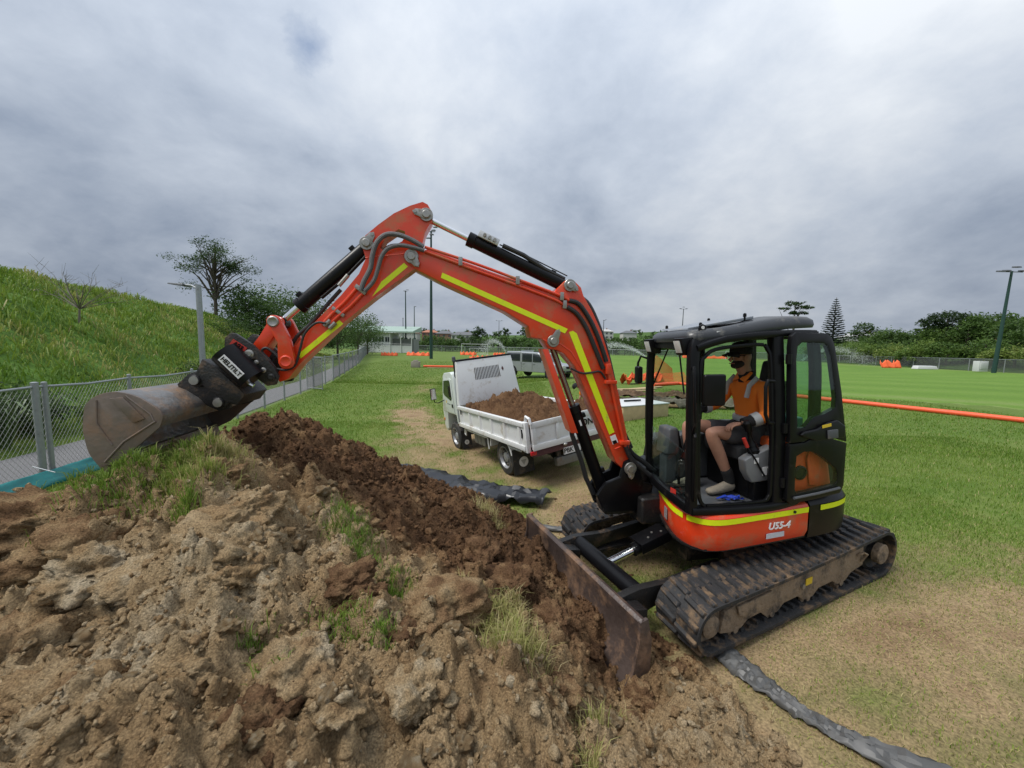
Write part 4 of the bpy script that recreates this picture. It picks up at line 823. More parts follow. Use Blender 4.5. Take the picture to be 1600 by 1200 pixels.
MB().box(B(.285, 2.06, .02), (.05, .05, .10), (BB, BN, V(0, 0, 1))).build('pipe_clamp', ORANGE, bo, bevel=.005); MB().box(B(.25, 1.93, .02), (.12, .05, .035), (BB, BN, V(0, 0, 1))).build('pipe_clamp', ORANGE, bo, bevel=.005); MB().box(B(.07, 1.32, .02), (.10, .05, .04), (BB, BN, V(0, 0, 1))).build('pipe_clamp', ORANGE, bo, bevel=.005)
line([(.06,1.28),(.0,1.16),(-.12,1.05),(-.25,.95)], .024, HOSE, EX, .03); line([(.03,1.30),(-.06,1.18),(-.2,1.08),(-.32,.98)], .026, HOSE, EX, -.05); line([(.05,1.29),(-.1,1.14),(-.24,1.06),(-.36,1.0)], .024, HOSE, EX, -.12)
line([(.66,2.06),(.55,2.015),(.45,2.02),(.36,2.03),(.30,1.96)], .010, HOSE, bo, .012)
line([(2.562,2.71),(2.534,2.787),(2.48,2.898),(2.463,3.006),(2.424,3.115),(2.345,3.184),(2.238,3.186),(2.131,3.15),(2.039,3.102)], .021, HOSEG, ar, .03); line([(2.53,2.701),(2.455,2.791),(2.417,2.901),(2.389,2.994),(2.335,3.067),(2.239,3.10),(2.131,3.091),(2.033,3.07)], .018, HOSEG, ar, .035)
line([(2.50,2.82),(2.44,2.98),(2.36,3.10),(2.25,3.13),(2.10,3.11)], .02, HOSE, ar, -.10)
MB().prism(Bp([(2.62,2.735),(2.535,2.67),(2.515,2.70),(2.60,2.765)], -.018), BN*.035).build('pipe_clamp', STEEL, ar, bevel=.004); MB().prism(Bp([(2.81,2.545),(2.715,2.475),(2.70,2.50),(2.795,2.57)], -.018), BN*.03).build('pipe_clamp', STEEL, ar, bevel=.004)
line([(2.60,2.73),(2.70,2.61),(2.78,2.53),(2.86,2.44),(2.89,2.40)], .014, ORANGE, ar, .0, 'pipe'); line([(2.55,2.69),(2.66,2.57),(2.75,2.49),(2.82,2.42)], .014, ORANGE, ar, .0, 'pipe')
line([(2.85,2.42),(2.93,2.42),(3.02,2.33),(3.06,2.2),(3.10,2.07),(3.17,2.02),(3.26,2.03)], .010, HOSE, ar, .02); line([(2.75,2.72),(2.87,2.58),(3.0,2.42),(3.12,2.30),(3.2,2.15)], .016, HOSE, ar, -.08)
for s_, z_ in ((2.84, 2.43), (2.80, 2.41)): MB().cyl(B(s_+.03, z_-.03, 0), B(s_-.02, z_+.02, 0), .02, 10).build('fitting', STEEL, ar)
# bucket links
def link(a, b, w0, w1, off, th, bend=0, parent=EX):
    A = Vector(a); Bq = Vector(b); d = (Bq-A).normalized(); n = Vector((-d.y, d.x)); pts = []
    for k in range(7): t = math.pi*(k/6)+math.pi/2; pts.append(A+d*math.cos(t)*w0+n*math.sin(t)*w0)
    pts.append(A.lerp(Bq, .5)-n*(w0+w1)*.42+n*bend)
    for k in range(7): t = math.pi*(k/6)-math.pi/2; pts.append(Bq+d*math.cos(t)*w1+n*math.sin(t)*w1)
    pts.append(A.lerp(Bq, .5)+n*(w0+w1)*.42+n*bend)
    return MB().prism([B(v.x, v.y, off) for v in pts], BN*-th).build('link_arm', ORANGE, parent, bevel=.005)
link((3.249,2.421), (3.161,2.095), .055, .065, .05, .05, -.03); link((3.249,2.421), (3.161,2.095), .055, .065, -.21, .05, -.03); link((3.249,2.421), (3.43,2.14), .052, .055, .0, .17)
# ---- tilting coupler
CPL = MB().prism(Bp([(3.55,2.32),(3.515,2.315),(3.39,2.225),(3.24,2.05),(3.21,1.97),(3.235,1.90),(3.30,1.89),(3.41,1.98),(3.51,2.09),(3.60,2.21),(3.595,2.28)], .09), BN*-.04).build('tilt_coupler', BLACKD, EX, bevel=.008)
MB().prism(Bp([(3.55,2.32),(3.515,2.315),(3.39,2.225),(3.24,2.05),(3.21,1.97),(3.235,1.90),(3.30,1.89),(3.41,1.98),(3.51,2.09),(3.60,2.21),(3.595,2.28)], -.26), BN*-.04).build('coupler_cheek', BLACKD, CPL, bevel=.008)
MB().prism(Bp([(3.56,2.25),(3.36,2.02),(3.42,1.93),(3.50,1.92),(3.68,2.10),(3.66,2.18)], .04), BN*-.29).build('coupler_core', BLACKD, CPL, bevel=.012)
x_, y_ = B(3.585,2.165,.12), B(3.385,1.945,.12); ax_ = (y_-x_).normalized()
MB().tube([x_, y_], .105, 24).build('tilt_actuator', BLACK, CPL)
MB().prism(Bp([(3.76,2.11),(3.67,2.05),(3.46,1.82),(3.525,1.73),(3.62,1.76),(3.83,1.95)], .10), BN*-.40).build('tilt_base', BLACKD, CPL, bevel=.012)
up_ = ax_.cross(BN); up_ = up_ if up_.z > 0 else -up_
lc = x_.lerp(y_, .5)+BN*.112
pl = MB().box(lc, (.20, .06, .006), (ax_, up_, BN)).build('name_plate', WHITE, CPL)
text('lettering', 'HELITILT', .047, lc+BN*.005, ax_, up_, BLACK, pl, bold=.0012)
fl = V(*B(3.495,2.215,.094)); dx = (B(3.47,2.19,0)-B(3.60,2.285,0)).normalized(); dy = dx.cross(BN); dy = dy if dy.z > 0 else -dy
pl2 = MB().box(fl, (.12, .05, .005), (dx, dy, BN)).build('number_plate', REDP, CPL); text('lettering', 'A23', .05, fl+BN*.004, dx, dy, BLACK, pl2, bold=.002)
for s_, z_, r_ in ((3.418,2.153,.035), (3.368,2.086,.018), (3.318,2.022,.022), (3.262,1.965,.03), (3.39, 2.12, .014)): MB().lathe(B(s_, z_, .088), BN, [(r_, 0), (r_, .012), (r_*.6, .016), (r_*.6, .024), (0, .024)], 14).build('coupler_pin', STEEL if r_ > .017 and r_ != .03 else BLACKD, CPL)
line([(3.25,2.0),(3.30,2.09),(3.36,2.17),(3.32,2.20),(3.24,2.13),(3.2,2.05)], .011, HOSE, CPL, .01); line([(3.2,2.15),(3.28,2.12),(3.34,2.02),(3.42,1.94)], .012, HOSE, CPL, -.05)
MB().tube([x_.lerp(y_, .15)-V(0, 0, .12)+BN*.02, y_-V(0, 0, .05)+BN*.0], .02, 10).build('tilt_hose', CHROME, CPL)
# ---- bucket: profile in the boom plane, extruded across
BKP = [(3.80,1.65),(3.778,1.724),(3.80,1.77),(3.854,1.815),(3.927,1.864),(4.038,1.895),(4.143,1.877),(4.221,1.817),(4.247,1.721),(4.254,1.62),(4.235,1.486),(4.203,1.418),(4.169,1.363)]
BKW0, BKW1 = .52, -.76
def bucket():
    sp = [tuple(v) for v in smooth_poly(BKP, 3)]; n = len(sp)
    inn = []
    for i, (s, z) in enumerate(sp):
        d = Vector(sp[min(i+1, n-1)])-Vector(sp[max(i-1, 0)]); nn = Vector((d.y, -d.x)).normalized(); c = Vector((4.02, 1.66))-Vector((s, z))
        if nn.dot(c) < 0: nn = -nn
        inn.append((s+nn.x*.018, z+nn.y*.018))
    sh = MB().prism([B(s, z, BKW0) for s, z in sp+inn[::-1]], BN*(BKW1-BKW0)).build('bucket', BUCKETM, EX, smooth=40)
    for off in (BKW0+.012, BKW1):
        MB().prism([B(s, z, off) for s, z in sp+[(4.02, 1.44)]], BN*-.02).build('side_plate', BUCKETE, sh, bevel=.004)
    a = Vector(sp[-1]); e = Vector((-.03, -.075))
    MB().prism([B(a.x+.012, a.y+.05, BKW0+.01), B(a.x+e.x+.0, a.y+e.y, BKW0+.01), B(a.x+e.x-.018, a.y+e.y+.006, BKW0+.01), B(a.x-.03, a.y+.05, BKW0+.01)], BN*(BKW1-BKW0-.02)).build('cutting_edge', BUCKETE, sh, bevel=.004)
    # ears, wear plate, raised cast rectangle on the end plate
    for off in (.06, -.30):
        MB().prism(Bp([(3.60,1.70),(3.59,1.78),(3.63,1.83),(3.70,1.87),(3.76,1.98),(3.82,2.01),(3.89,1.98),(3.97,1.90),(3.95,1.84),(3.84,1.79),(3.76,1.72),(3.68,1.68)], off), BN*-.04).build('ear_plate', BLACKD, sh, bevel=.006)
    for s_, z_ in ((3.815, 1.935), (3.655, 1.755)):
        w = MB().lathe(B(s_, z_, .062), BN, [(.055, 0), (.055, .025), (.04, .03), (.04, .05), (.036, .055), (0, .055)], 20).build('ear_pin', BLACKD, sh); MB().lathe(B(s_, z_, .112), BN, [(.034, 0), (.034, .012), (0, .014)], 16).build('pin_end', STEEL, w)
    MB().prism([B(s, z, BKW0+.013) for s, z in [(4.08,1.85),(4.0,1.86),(3.88,1.71),(3.95,1.68)]], BN*.010).build('wear_patch', BUCKETE, sh, bevel=.004)
    MB().tube([B(s, z, BKW0+.014) for s, z in [(3.99,1.87),(3.85,1.74),(3.83,1.68)]], .006, 6).build('weld_seam', BUCKETE, sh); MB().tube([B(s, z, BKW0+.014) for s, z in [(4.16,1.84),(4.17,1.68),(4.09,1.53)]], .006, 6).build('weld_seam', BUCKETE, sh); MB().tube([B(s, z, BKW0+.014) for s, z in [(3.82,1.69),(4.02,1.55),(4.14,1.41)]], .007, 6).build('weld_seam', BUCKETE, sh)
    return sh
bucket()
# ================================================================ people
SKIN = mat('skin', (.40, .205, .14), .55, var=.18, scale=12, spec=.35); HIVIS = mat('hivis_orange', (.95, .22, .02), .8, var=.08, scale=9, bump=.4, bscale=14)
REFL = mat('reflective_grey', (.40, .41, .42), .45, var=.1, scale=20); SHORTS = mat('grey_shorts', (.052, .05, .055), .9, var=.15, scale=10, bump=.4, bscale=16); SOCK = mat('black_knit', (.012, .012, .013), .9, var=.2, scale=40); BOOT = mat('dusty_boot', (.20, .17, .13), .85, var=.25, scale=15, bump=.3); BEARD = mat('dark_hair', (.02, .014, .011), .85, var=.2, scale=40)
def skin_mesh(name, verts, edges, m, parent, sub=2, root=0):
    """verts: (pos, rx, ry)"""
    bm = bmesh.new(); ly = bm.verts.layers.skin.verify(); bv = []
    for i, (p, rx, ry) in enumerate(verts):
        v = bm.verts.new(p); v[ly].radius = (rx, ry); v[ly].use_root = (i == root); bv.append(v)
    for a, b in edges: bm.edges.new((bv[a], bv[b]))
    me = bpy.data.meshes.new(name); bm.to_mesh(me); bm.free(); me.materials.append(m)
    o = adopt(bpy.data.objects.new(name, me), parent); s = o.modifiers.new('skin', 'SKIN'); s.use_smooth_shade = True; s.branch_smoothing = .6
    u = o.modifiers.new('sub', 'SUBSURF'); u.levels = sub; u.render_levels = sub
    return o
def chain(name, pts, rad, m, parent, sub=2):
    return skin_mesh(name, [(p, r if not isinstance(r, tuple) else r[0], r if not isinstance(r, tuple) else r[1]) for p, r in zip(pts, rad)], [(i, i+1) for i in range(len(pts)-1)], m, parent, sub)
def head_parts(c, fw, up, sd, parent, cap=True):
    """face, beard and cap on a head centred at c"""
    def P(a, b, d): return c+fw*a+sd*b+up*d
    chain('beard', [P(-.005, .0, -.035), P(.03, 0, -.062), P(.058, 0, -.078), P(.066, 0, -.1)], [(.078, .05), (.074, .045), (.05, .035), (.03, .022)], BEARD, parent)
    MB().tube([P(.085, 0, .012), P(.112, 0, -.018), P(.095, 0, -.03)], [.010, .016, .012], 8).build('nose', SKIN, parent)
    MB().tube([P(.084, -.03, -.052), P(.094, 0, -.05), P(.084, .03, -.052)], .006, 6).build('mouth', mat('lips', (.35, .13, .11), .5, var=.05), parent)
    for s in (-1, 1):
        MB().lathe(P(.0, s*.078, .0), sd*s, [(.028, 0), (.03, .008), (.012, .014)], 12).build('ear', SKIN, parent)
        MB().box(P(.086, s*.033, .022), (.012, .044, .025), (fw, sd, up)).build('sunglasses', BLACK, parent, bevel=.005)
        MB().tube([P(.082, s*.058, .026), P(0, s*.081, .02)], .004, 6).build('sunglasses_arm', BLACK, parent)
    if cap:
        cp = MB().lathe(P(-.005, 0, .035), up, [(.094, 0), (.096, .03), (.09, .07), (.07, .1), (.03, .118), (0, .12)], 24).build('cap', SOCK, parent)
        rows = [[P(.075+(.10*t)*math.sqrt(max(0, 1-(k/4.0)**2)), k*.02, .045-.016*t-.0016*k*k*t) for k in range(-4, 5)] for t in (0, .5, 1)]
        MB().sheet(rows).build('cap_peak', SOCK, parent).modifiers.new('solid', 'SOLIDIFY').thickness = .006
def hand(wrist, d, up, side, parent, curl=.9, m=SKIN):
    """palm and five fingers; d along the hand, up the back of the hand, side toward the thumb"""
    d, up, side = d.normalized(), up.normalized(), side.normalized(); vs = [(wrist, .026, .019), (wrist+d*.045, .036, .017), (wrist+d*.085, .040, .015)]; ed = [(0, 1), (1, 2)]
    skin_mesh('palm', vs, ed, m, parent, 2)
    for k, (o, ln) in enumerate(((.028, .072), (.009, .08), (-.010, .075), (-.028, .058))):
        b = wrist+d*.082+side*o; p1 = b+d*ln*.42*math.cos(curl*.5)-up*ln*.42*math.sin(curl*.5); p2 = p1+d*ln*.32*math.cos(curl*1.25)-up*ln*.32*math.sin(curl*1.25); p3 = p2+d*ln*.26*math.cos(curl*1.9)-up*ln*.26*math.sin(curl*1.9)
        chain('finger', [b-d*.02, b, p1, p2, p3], [.0095, .0095, .009, .0085, .007], m, parent, 1)
    b = wrist+d*.03+side*.03; chain('thumb', [b-side*.012, b+side*.012+d*.012, b+side*.022+d*.042-up*.012, b+side*.016+d*.066-up*.024], [.012, .0115, .0105, .008], m, parent, 1)
def operator():
    pr = empty('person', U(-.05, .35, 1.42), 'person in orange hi-vis shirt, shorts and black cap seated in the excavator cab', 'person')
    f, l, z = FU; neck = U(-.03, .34, 2.06); hc = U(.03, .335, 2.20)
    # body: one skinned figure (torso, head, legs, arms)
    J = {'hip': (-.10, .345, 1.47), 'sp': (-.11, .345, 1.66), 'ch': (-.09, .345, 1.88), 'nk': (-.06, .34, 2.04), 'jaw': (.02, .335, 2.13), 'hd': (.005, .335, 2.20), 'top': (0, .335, 2.28),
         'ls': (-.06, .53, 1.95), 'le': (-.03, .615, 1.69), 'lw': (.20, .575, 1.63), 'rs': (-.05, .16, 1.95), 're': (.06, .07, 1.72), 'rw': (.28, .10, 1.68),
         'lh': (-.06, .45, 1.46), 'lk': (.43, .47, 1.55), 'lm': (.32, .47, 1.32), 'la': (.21, .47, 1.08), 'rh': (-.06, .24, 1.46), 'rk': (.50, .24, 1.58), 'rm': (.46, .24, 1.34), 'ra': (.40, .24, 1.08)}
    Rr = {'hip': (.15, .11), 'sp': (.145, .105), 'ch': (.16, .11), 'nk': (.055, .055), 'jaw': (.068, .072), 'hd': (.078, .092), 'top': (.06, .07), 'ls': (.062, .062), 'le': (.043, .043), 'lw': (.028, .03), 'rs': (.062, .062), 're': (.043, .043), 'rw': (.028, .03), 'lh': (.088, .088), 'lk': (.062, .062), 'lm': (.058, .056), 'la': (.036, .038), 'rh': (.088, .088), 'rk': (.062, .062), 'rm': (.058, .056), 'ra': (.036, .038)}
    E_ = [('hip', 'sp'), ('sp', 'ch'), ('ch', 'nk'), ('nk', 'jaw'), ('jaw', 'hd'), ('hd', 'top'), ('ch', 'ls'), ('ls', 'le'), ('le', 'lw'), ('ch', 'rs'), ('rs', 're'), ('re', 'rw'), ('hip', 'lh'), ('lh', 'lk'), ('lk', 'lm'), ('lm', 'la'), ('hip', 'rh'), ('rh', 'rk'), ('rk', 'rm'), ('rm', 'ra')]
    ks = list(J); skin_mesh('body', [(U(*J[k]), *Rr[k]) for k in ks], [(ks.index(a), ks.index(b)) for a, b in E_], SKIN, pr)
    head_parts(hc, f, z, l, pr)
    # shirt over torso and sleeves
    S = ['hip', 'sp', 'ch', 'nk0', 'ls', 'le', 'lc', 'rs', 're', 'rc']; J2 = dict(J); J2['nk0'] = (-.065, .34, 2.0); J2['lc'] = (.09, .595, 1.655); J2['rc'] = (.20, .085, 1.69); J2['hip'] = (-.10, .345, 1.52)
    R2 = {'hip': (.175, .13), 'sp': (.172, .13), 'ch': (.20, .155), 'nk0': (.085, .085), 'ls': (.082, .082), 'le': (.066, .066), 'lc': (.05, .05), 'rs': (.082, .082), 're': (.066, .066), 'rc': (.05, .05)}
    E2 = [('hip', 'sp'), ('sp', 'ch'), ('ch', 'nk0'), ('ch', 'ls'), ('ls', 'le'), ('le', 'lc'), ('ch', 'rs'), ('rs', 're'), ('re', 'rc')]
    sh = skin_mesh('shirt', [(U(*J2[k]), *R2[k]) for k in S], [(S.index(a), S.index(b)) for a, b in E2], HIVIS, pr)
    # cuffs, reflective bands
    def ring(a, b, r, m, nm): MB().tube([U(*a), U(*b)], r, 20).build(nm, m, sh)
    ring((.05, .603, 1.672), (.105, .59, 1.652), [.063, .058], REFL, 'reflective_band'); ring((.105, .59, 1.652), (.19, .578, 1.634), [.05, .042], SOCK, 'cuff'); ring((.155, .08, 1.70), (.205, .085, 1.69), [.063, .058], REFL, 'reflective_band'); ring((.205, .085, 1.69), (.27, .098, 1.682), [.048, .04], SOCK, 'cuff')
    for l0 in (.45, .24): MB().tube([U(.075, l0+(.03 if l0 > .3 else -.03), 1.84), U(.05, l0+(.03 if l0 > .3 else -.03), 1.95), U(-.03, l0+(.03 if l0 > .3 else -.03), 2.02)], .024, 10, squash=.35).build('reflective_band', REFL, sh)
    MB().lathe(U(-.10, .345, 1.60), z, [(.15, 0), (.155, .025), (.15, .05)], 28).build('reflective_band', REFL, sh)
    for s in (-1, 1): MB().prism([U(.03, .34+s*.01, 2.0), U(.035, .34+s*.075, 1.975), U(-.03, .34+s*.09, 2.06), U(-.03, .34+s*.055, 2.075)], f*.012).build('collar', HIVIS, sh, bevel=.003)
    MB().tube([U(-.05, .34, 1.98), U(-.035, .34, 2.075)], [.075, .068], 18).build('collar_lining', SOCK, sh)
    # shorts
    K = ['hip', 'lh', 'l2', 'rh', 'r2']; J3 = {'hip': (-.10, .345, 1.47), 'lh': (-.02, .45, 1.47), 'l2': (.30, .465, 1.52), 'rh': (-.02, .24, 1.47), 'r2': (.34, .24, 1.54)}
    skin_mesh('shorts', [(U(*J3[k]), *((.17, .125) if k == 'hip' else (.107, .107) if k in ('lh', 'rh') else (.094, .09))) for k in K], [(0, 1), (1, 2), (0, 3), (3, 4)], SHORTS, pr)
    for kk, (a, kn, of) in {'l': ((.21, .47, 1.08), None, .47), 'r': ((.40, .24, 1.08), None, .24)}.items():
        x = a[0]; chain('sock', [U(x+.055, of, 1.21), U(x+.025, of, 1.14), U(x, of, 1.08), U(x, of, 1.02)], [.058, .054, .049, .05], SOCK, pr)
        chain('boot', [U(x-.045, of, 1.0), U(x, of, 1.03), U(x+.09, of, .998), U(x+.19, of, .985), U(x+.235, of, .98)], [(.044, .04), (.055, .06), (.05, .045), (.048, .034), (.036, .025)], BOOT, pr)
    hand(U(*J['lw']), f*.95-z*.12-l*.1, z, -l, pr, .85); hand(U(*J['rw']), f*.9-z*.2, z, l, pr, 1.1)
operator()
def worker():
    """bent over behind the truck tray: the rounded back in a banded shirt"""
    g = gzf(2.7, 11.0); o = V(2.55, 11.0, g)
    pr = empty('person', o, 'person in orange hi-vis top bending down beyond the truck tray', 'person')
    def Q(a, b, c): return o+V(a, b, c)
    J = [(Q(0, 0, .92), .15, .12), (Q(-.18, -.02, 1.16), .155, .12), (Q(-.42, -.03, 1.24), .16, .12), (Q(-.56, -.03, 1.18), .06, .06), (Q(-.66, -.03, 1.10), .085, .095), (Q(-.40, .20, 1.12), .065, .065), (Q(-.48, .24, .82), .045, .045), (Q(-.56, .2, .58), .03, .03), (Q(-.40, -.26, 1.12), .065, .065), (Q(-.48, -.3, .82), .045, .045), (Q(-.56, -.26, .58), .03, .03), (Q(.02, .11, .86), .09, .09), (Q(-.10, .12, .48), .062, .062), (Q(.02, .12, .09), .04, .04), (Q(.02, -.13, .86), .09, .09), (Q(-.10, -.14, .48), .062, .062), (Q(.02, -.14, .09), .04, .04)]
    E_ = [(0, 1), (1, 2), (2, 3), (3, 4), (2, 5), (5, 6), (6, 7), (2, 8), (8, 9), (9, 10), (0, 11), (11, 12), (12, 13), (0, 14), (14, 15), (15, 16)]
    skin_mesh('body', J, E_, SKIN, pr)
    sel = [0, 1, 2, 5, 6, 8, 9]; mp = {k: i for i, k in enumerate(sel)}
    sh = skin_mesh('shirt', [(J[k][0], J[k][1]+.035, J[k][2]+.03) for k in sel], [(mp[a], mp[b]) for a, b in E_ if a in mp and b in mp], HIVIS, pr)
    for a, b in ((Q(-.12, -.02, 1.10), Q(-.17, -.02, 1.15)), (Q(-.36, -.03, 1.22), Q(-.41, -.03, 1.235))): MB().tube([a, b], .205, 24).build('reflective_band', REFL, sh)
    sel = [0, 11, 12, 14, 15]; mp = {k: i for i, k in enumerate(sel)}; skin_mesh('shorts', [(J[k][0], J[k][1]+.025, J[k][2]+.025) for k in sel], [(mp[a], mp[b]) for a, b in E_ if a in mp and b in mp], SHORTS, pr)
    for y in (.12, -.14): chain('boot', [Q(.06, y, .06), Q(0, y, .07), Q(-.1, y, .05), Q(-.18, y, .04)], [.05, .055, .05, .035], BOOT, pr)
    for k in (7, 10): hand(J[k][0], V(-.2, 0, -1), V(-1, 0, .2), V(0, 1 if k == 10 else -1, 0), pr, .6)
    MB().lathe(J[4][0]+V(-.02, 0, .02), V(-.6, 0, .5), [(.1, 0), (.102, .04), (.07, .1), (0, .12)], 18).build('cap', SOCK, pr)
worker()
# ================================================================ tipper truck
TW_ = mat('truck_white', (.70, .71, .71), .35, var=.05, scale=3, coat=.2, dirt=(.42, .36, .28), dscale=3.5, damt=.22); TWC = mat('cab_white', (.62, .67, .64), .3, var=.04, scale=3, coat=.3, dirt=(.4, .36, .3), dscale=4, damt=.1)
TBLACK = mat('chassis_black', (.02, .02, .022), .6, var=.3, scale=7, dirt=(.15, .11, .075), dscale=6, damt=.3); TYRE = mat('tyre_rubber', (.025, .025, .026), .8, var=.25, scale=9, dirt=(.16, .115, .07), dscale=6, damt=.3, bump=.4, bscale=40)
RIM = mat('wheel_steel', (.30, .31, .33), .4, metal=.4, var=.2, scale=10, dirt=(.18, .13, .09), dscale=8, damt=.3); TREDL = mat('red_lamp', (.5, .012, .02), .25, var=.1, scale=30, coat=.4); AMBER = mat('amber_lamp', (.6, .18, .01), .3, var=.1, scale=30); ALU = mat('tank_grey', (.17, .175, .175), .45, metal=.4, var=.15, scale=8, dirt=(.2, .15, .1), dscale=5, damt=.3)
DARKG = glass('truck_glass', (.30, .36, .34), .5)
TH = R(119); TX = V(math.cos(TH), math.sin(TH), 0); TY = V(-TX.y, TX.x, 0)
pt, rl = R(-3.0), R(7.0)     # nose-down, leaning to its left with the cross fall
tz = V(0, 0, 1); TXt = (TX*math.cos(pt)+tz*math.sin(pt)); TYt = (TY*math.cos(rl)-tz*math.sin(rl)); TYt = (TYt-TXt*TYt.dot(TXt)).normalized(); TZt = TXt.cross(TYt)
TO = V(-.025, 7.33, -.27)-TYt*.74
def K(x, y, z): return TO+TXt*x+TYt*y+TZt*z
TF = (TXt, TYt, TZt)
TK = empty('tipper_truck', (TO.x, TO.y, gzf(TO.x, TO.y)), 'small white tipper truck loaded with brown soil behind the boom', 'truck')
def kbox(name, x0, x1, y0, y1, z0, z1, m, parent=TK, bevel=.01):
    return MB().box(K((x0+x1)/2, (y0+y1)/2, (z0+z1)/2), (x1-x0, y1-y0, z1-z0), TF).build(name, m, parent, bevel=bevel)
def wheel(c, ax, r, w, parent, dual=False):
    wh = MB().lathe(c-ax*w/2, ax, [(0, .07), (r*.60, .07), (r*.62, 0), (r*.92, .008), (r*.99, w*.18), (r, w*.3), (r, w*.7), (r*.99, w*.82), (r*.92, w-.008), (r*.64, w), (r*.62, w-.08), (0, w-.08)], 36).build('wheel', TYRE, parent)
    MB().lathe(c+ax*(w/2-.03), ax, [(r*.60, -.045), (r*.66, .026), (r*.60, .03), (r*.55, -.01), (r*.52, -.035), (r*.30, -.04), (r*.26, .0), (r*.14, .015), (0, .017)], 30).build('rim', RIM, wh)
    for k in range(6): a = k*math.pi/3; x, y, z = basis(ax); p = c+ax*(w/2-.05)+(x*math.cos(a)+y*math.sin(a))*r*.36; MB().cyl(p, p+ax*.03, .012, 6).build('wheel_nut', STEEL, wh)
    for k in range(2): MB().lathe(c+ax*(w*(.06+.12*k)-w*.0), ax, [(r*1.004, 0), (r*1.004, .008)], 36).build('tread_rib', TYRE, wh)
    return wh
WB = 2.64; r_w = .355
for s in (1, -1):
    wheel(K(0, s*.70, r_w), TYt*s, r_w, .19, TK); wheel(K(0, s*.48, r_w), TYt*s, r_w, .19, TK); wheel(K(WB, s*.74, r_w), TYt*s, r_w, .19, TK)
for s in (.32, -.32): kbox('chassis_rail', -.95, 3.1, s-.04, s+.04, .50, .66, TBLACK)
MB().tube([K(0, -.7, r_w), K(0, .7, r_w)], .06, 12).build('axle', TBLACK, TK); MB().tube([K(WB, -.7, r_w), K(WB, .7, r_w)], .045, 12).build('axle', TBLACK, TK); MB().lathe(K(0, 0, r_w), TXt, [(.05, -.2), (.15, -.08), (.15, .08), (.05, .2)], 16).build('differential', TBLACK, TK)
# tray
TL0, TL1, TWd, TZ0, TZ1 = -1.12, 2.02, .86, .80, 1.22
kbox('tray_floor', TL0, TL1, -TWd, TWd, TZ0-.02, TZ0+.03, TW_)
for s in (1, -1):
    sd_ = kbox('tray_side', TL0+.02, TL1, s*TWd-.02, s*TWd+.02, TZ0-.06, TZ1, TW_)
    for z0, z1 in ((TZ1-.075, TZ1+.004), (TZ0-.07, TZ0+.02)): kbox('side_rail', TL0+.03, TL1-.01, s*TWd+(.021 if s > 0 else -.062), s*TWd+(.062 if s > 0 else -.021), z0, z1, TW_, sd_, .008)
    nx = 5
    for k in range(nx+1):
        x = TL0+.22+(TL1-.12-TL0-.22)*k/nx; MB().hexa([K(x-.06, s*TWd+s*.02, TZ0+.02), K(x+.06, s*TWd+s*.02, TZ0+.02), K(x+.03, s*TWd+s*.05, TZ0+.02), K(x-.03, s*TWd+s*.05, TZ0+.02), K(x-.06, s*TWd+s*.02, TZ1-.075), K(x+.06, s*TWd+s*.02, TZ1-.075), K(x+.03, s*TWd+s*.05, TZ1-.075), K(x-.03, s*TWd+s*.05, TZ1-.075)]).build('side_rib', TW_, sd_)
    kbox('corner_post', TL0-.02, TL0+.13, s*TWd-.03, s*TWd+.044, TZ0-.10, TZ1+.01, TW_)
    MB().tube([K(TL0+.06, s*(TWd-.02), TZ1+.0), K(TL0+.03, s*(TWd-.02), TZ1+.10), K(TL0-.06, s*(TWd-.03), TZ1+.07), K(TL0-.08, s*(TWd-.03), TZ1-.02)], .026, 8).build('tailgate_hinge', TW_, TK)
    MB().tube([K(TL0+.10, s*(TWd+.05), TZ0+.30), K(TL0+.09, s*(TWd+.055), TZ0+.22), K(TL0+.11, s*(TWd+.05), TZ0+.15)], .014, 6).build('latch', BLACK, TK); MB().tube([K(TL1-.2, s*(TWd+.05), TZ0+.38), K(TL1-.21, s*(TWd+.055), TZ0+.3), K(TL1-.2, s*(TWd+.05), TZ0+.24)], .014, 6).build('latch', BLACK, TK)
tg = kbox('tailgate', TL0-.05, TL0-.015, -TWd+.05, TWd-.05, TZ0-.06, TZ1-.01, TW_)
for z0, z1 in ((TZ1-.10, TZ1), (TZ0-.075, TZ0+.03)): kbox('gate_rail', TL0-.075, TL0-.051, -TWd+.045, TWd-.045, z0, z1, TW_, tg, .008)
for y in (-TWd+.09, -.28, .28, TWd-.09): kbox('gate_rib', TL0-.072, TL0-.051, y-.035, y+.035, TZ0+.031, TZ1-.101, TW_, tg, .006)
text('lettering', 'FOTON', .17, K(TL0-.078, -.22, TZ0+.20), -TYt, TZt, BLACK, tg, bold=.004)
text('lettering', 'FOTON', .0001, K(TL0-.05, -.12, TZ0+.20), -TYt, TZt, BLACK, tg) if False else None
# headboard leaning slightly forward, with vent slots
HB0, HB1 = 1.24, 2.28
hb = MB().hexa([K(TL1-.02, -TWd, HB0-.02), K(TL1+.02, -TWd, HB0-.02), K(TL1+.02, TWd, HB0-.02), K(TL1-.02, TWd, HB0-.02), K(TL1+.10, -TWd+.10, HB1), K(TL1+.14, -TWd+.10, HB1), K(TL1+.14, TWd-.10, HB1), K(TL1+.10, TWd-.10, HB1)]).build('headboard', TW_, TK, bevel=.008)
for s in (1, -1): MB().prism([K(TL1+.021, s*TWd, HB0-.02), K(TL1+.141, s*(TWd-.10), HB1), K(TL1+.19, s*(TWd-.1), HB1-.02), K(TL1+.12, s*TWd, HB0-.02)], TYt*(-s*.02)).build('headboard_return', TW_, hb)
def hbp(y, t, o=0): return K(TL1-.02+.12*t-o, y*(1-.115*t), HB0-.02+(HB1-HB0+.02)*t)
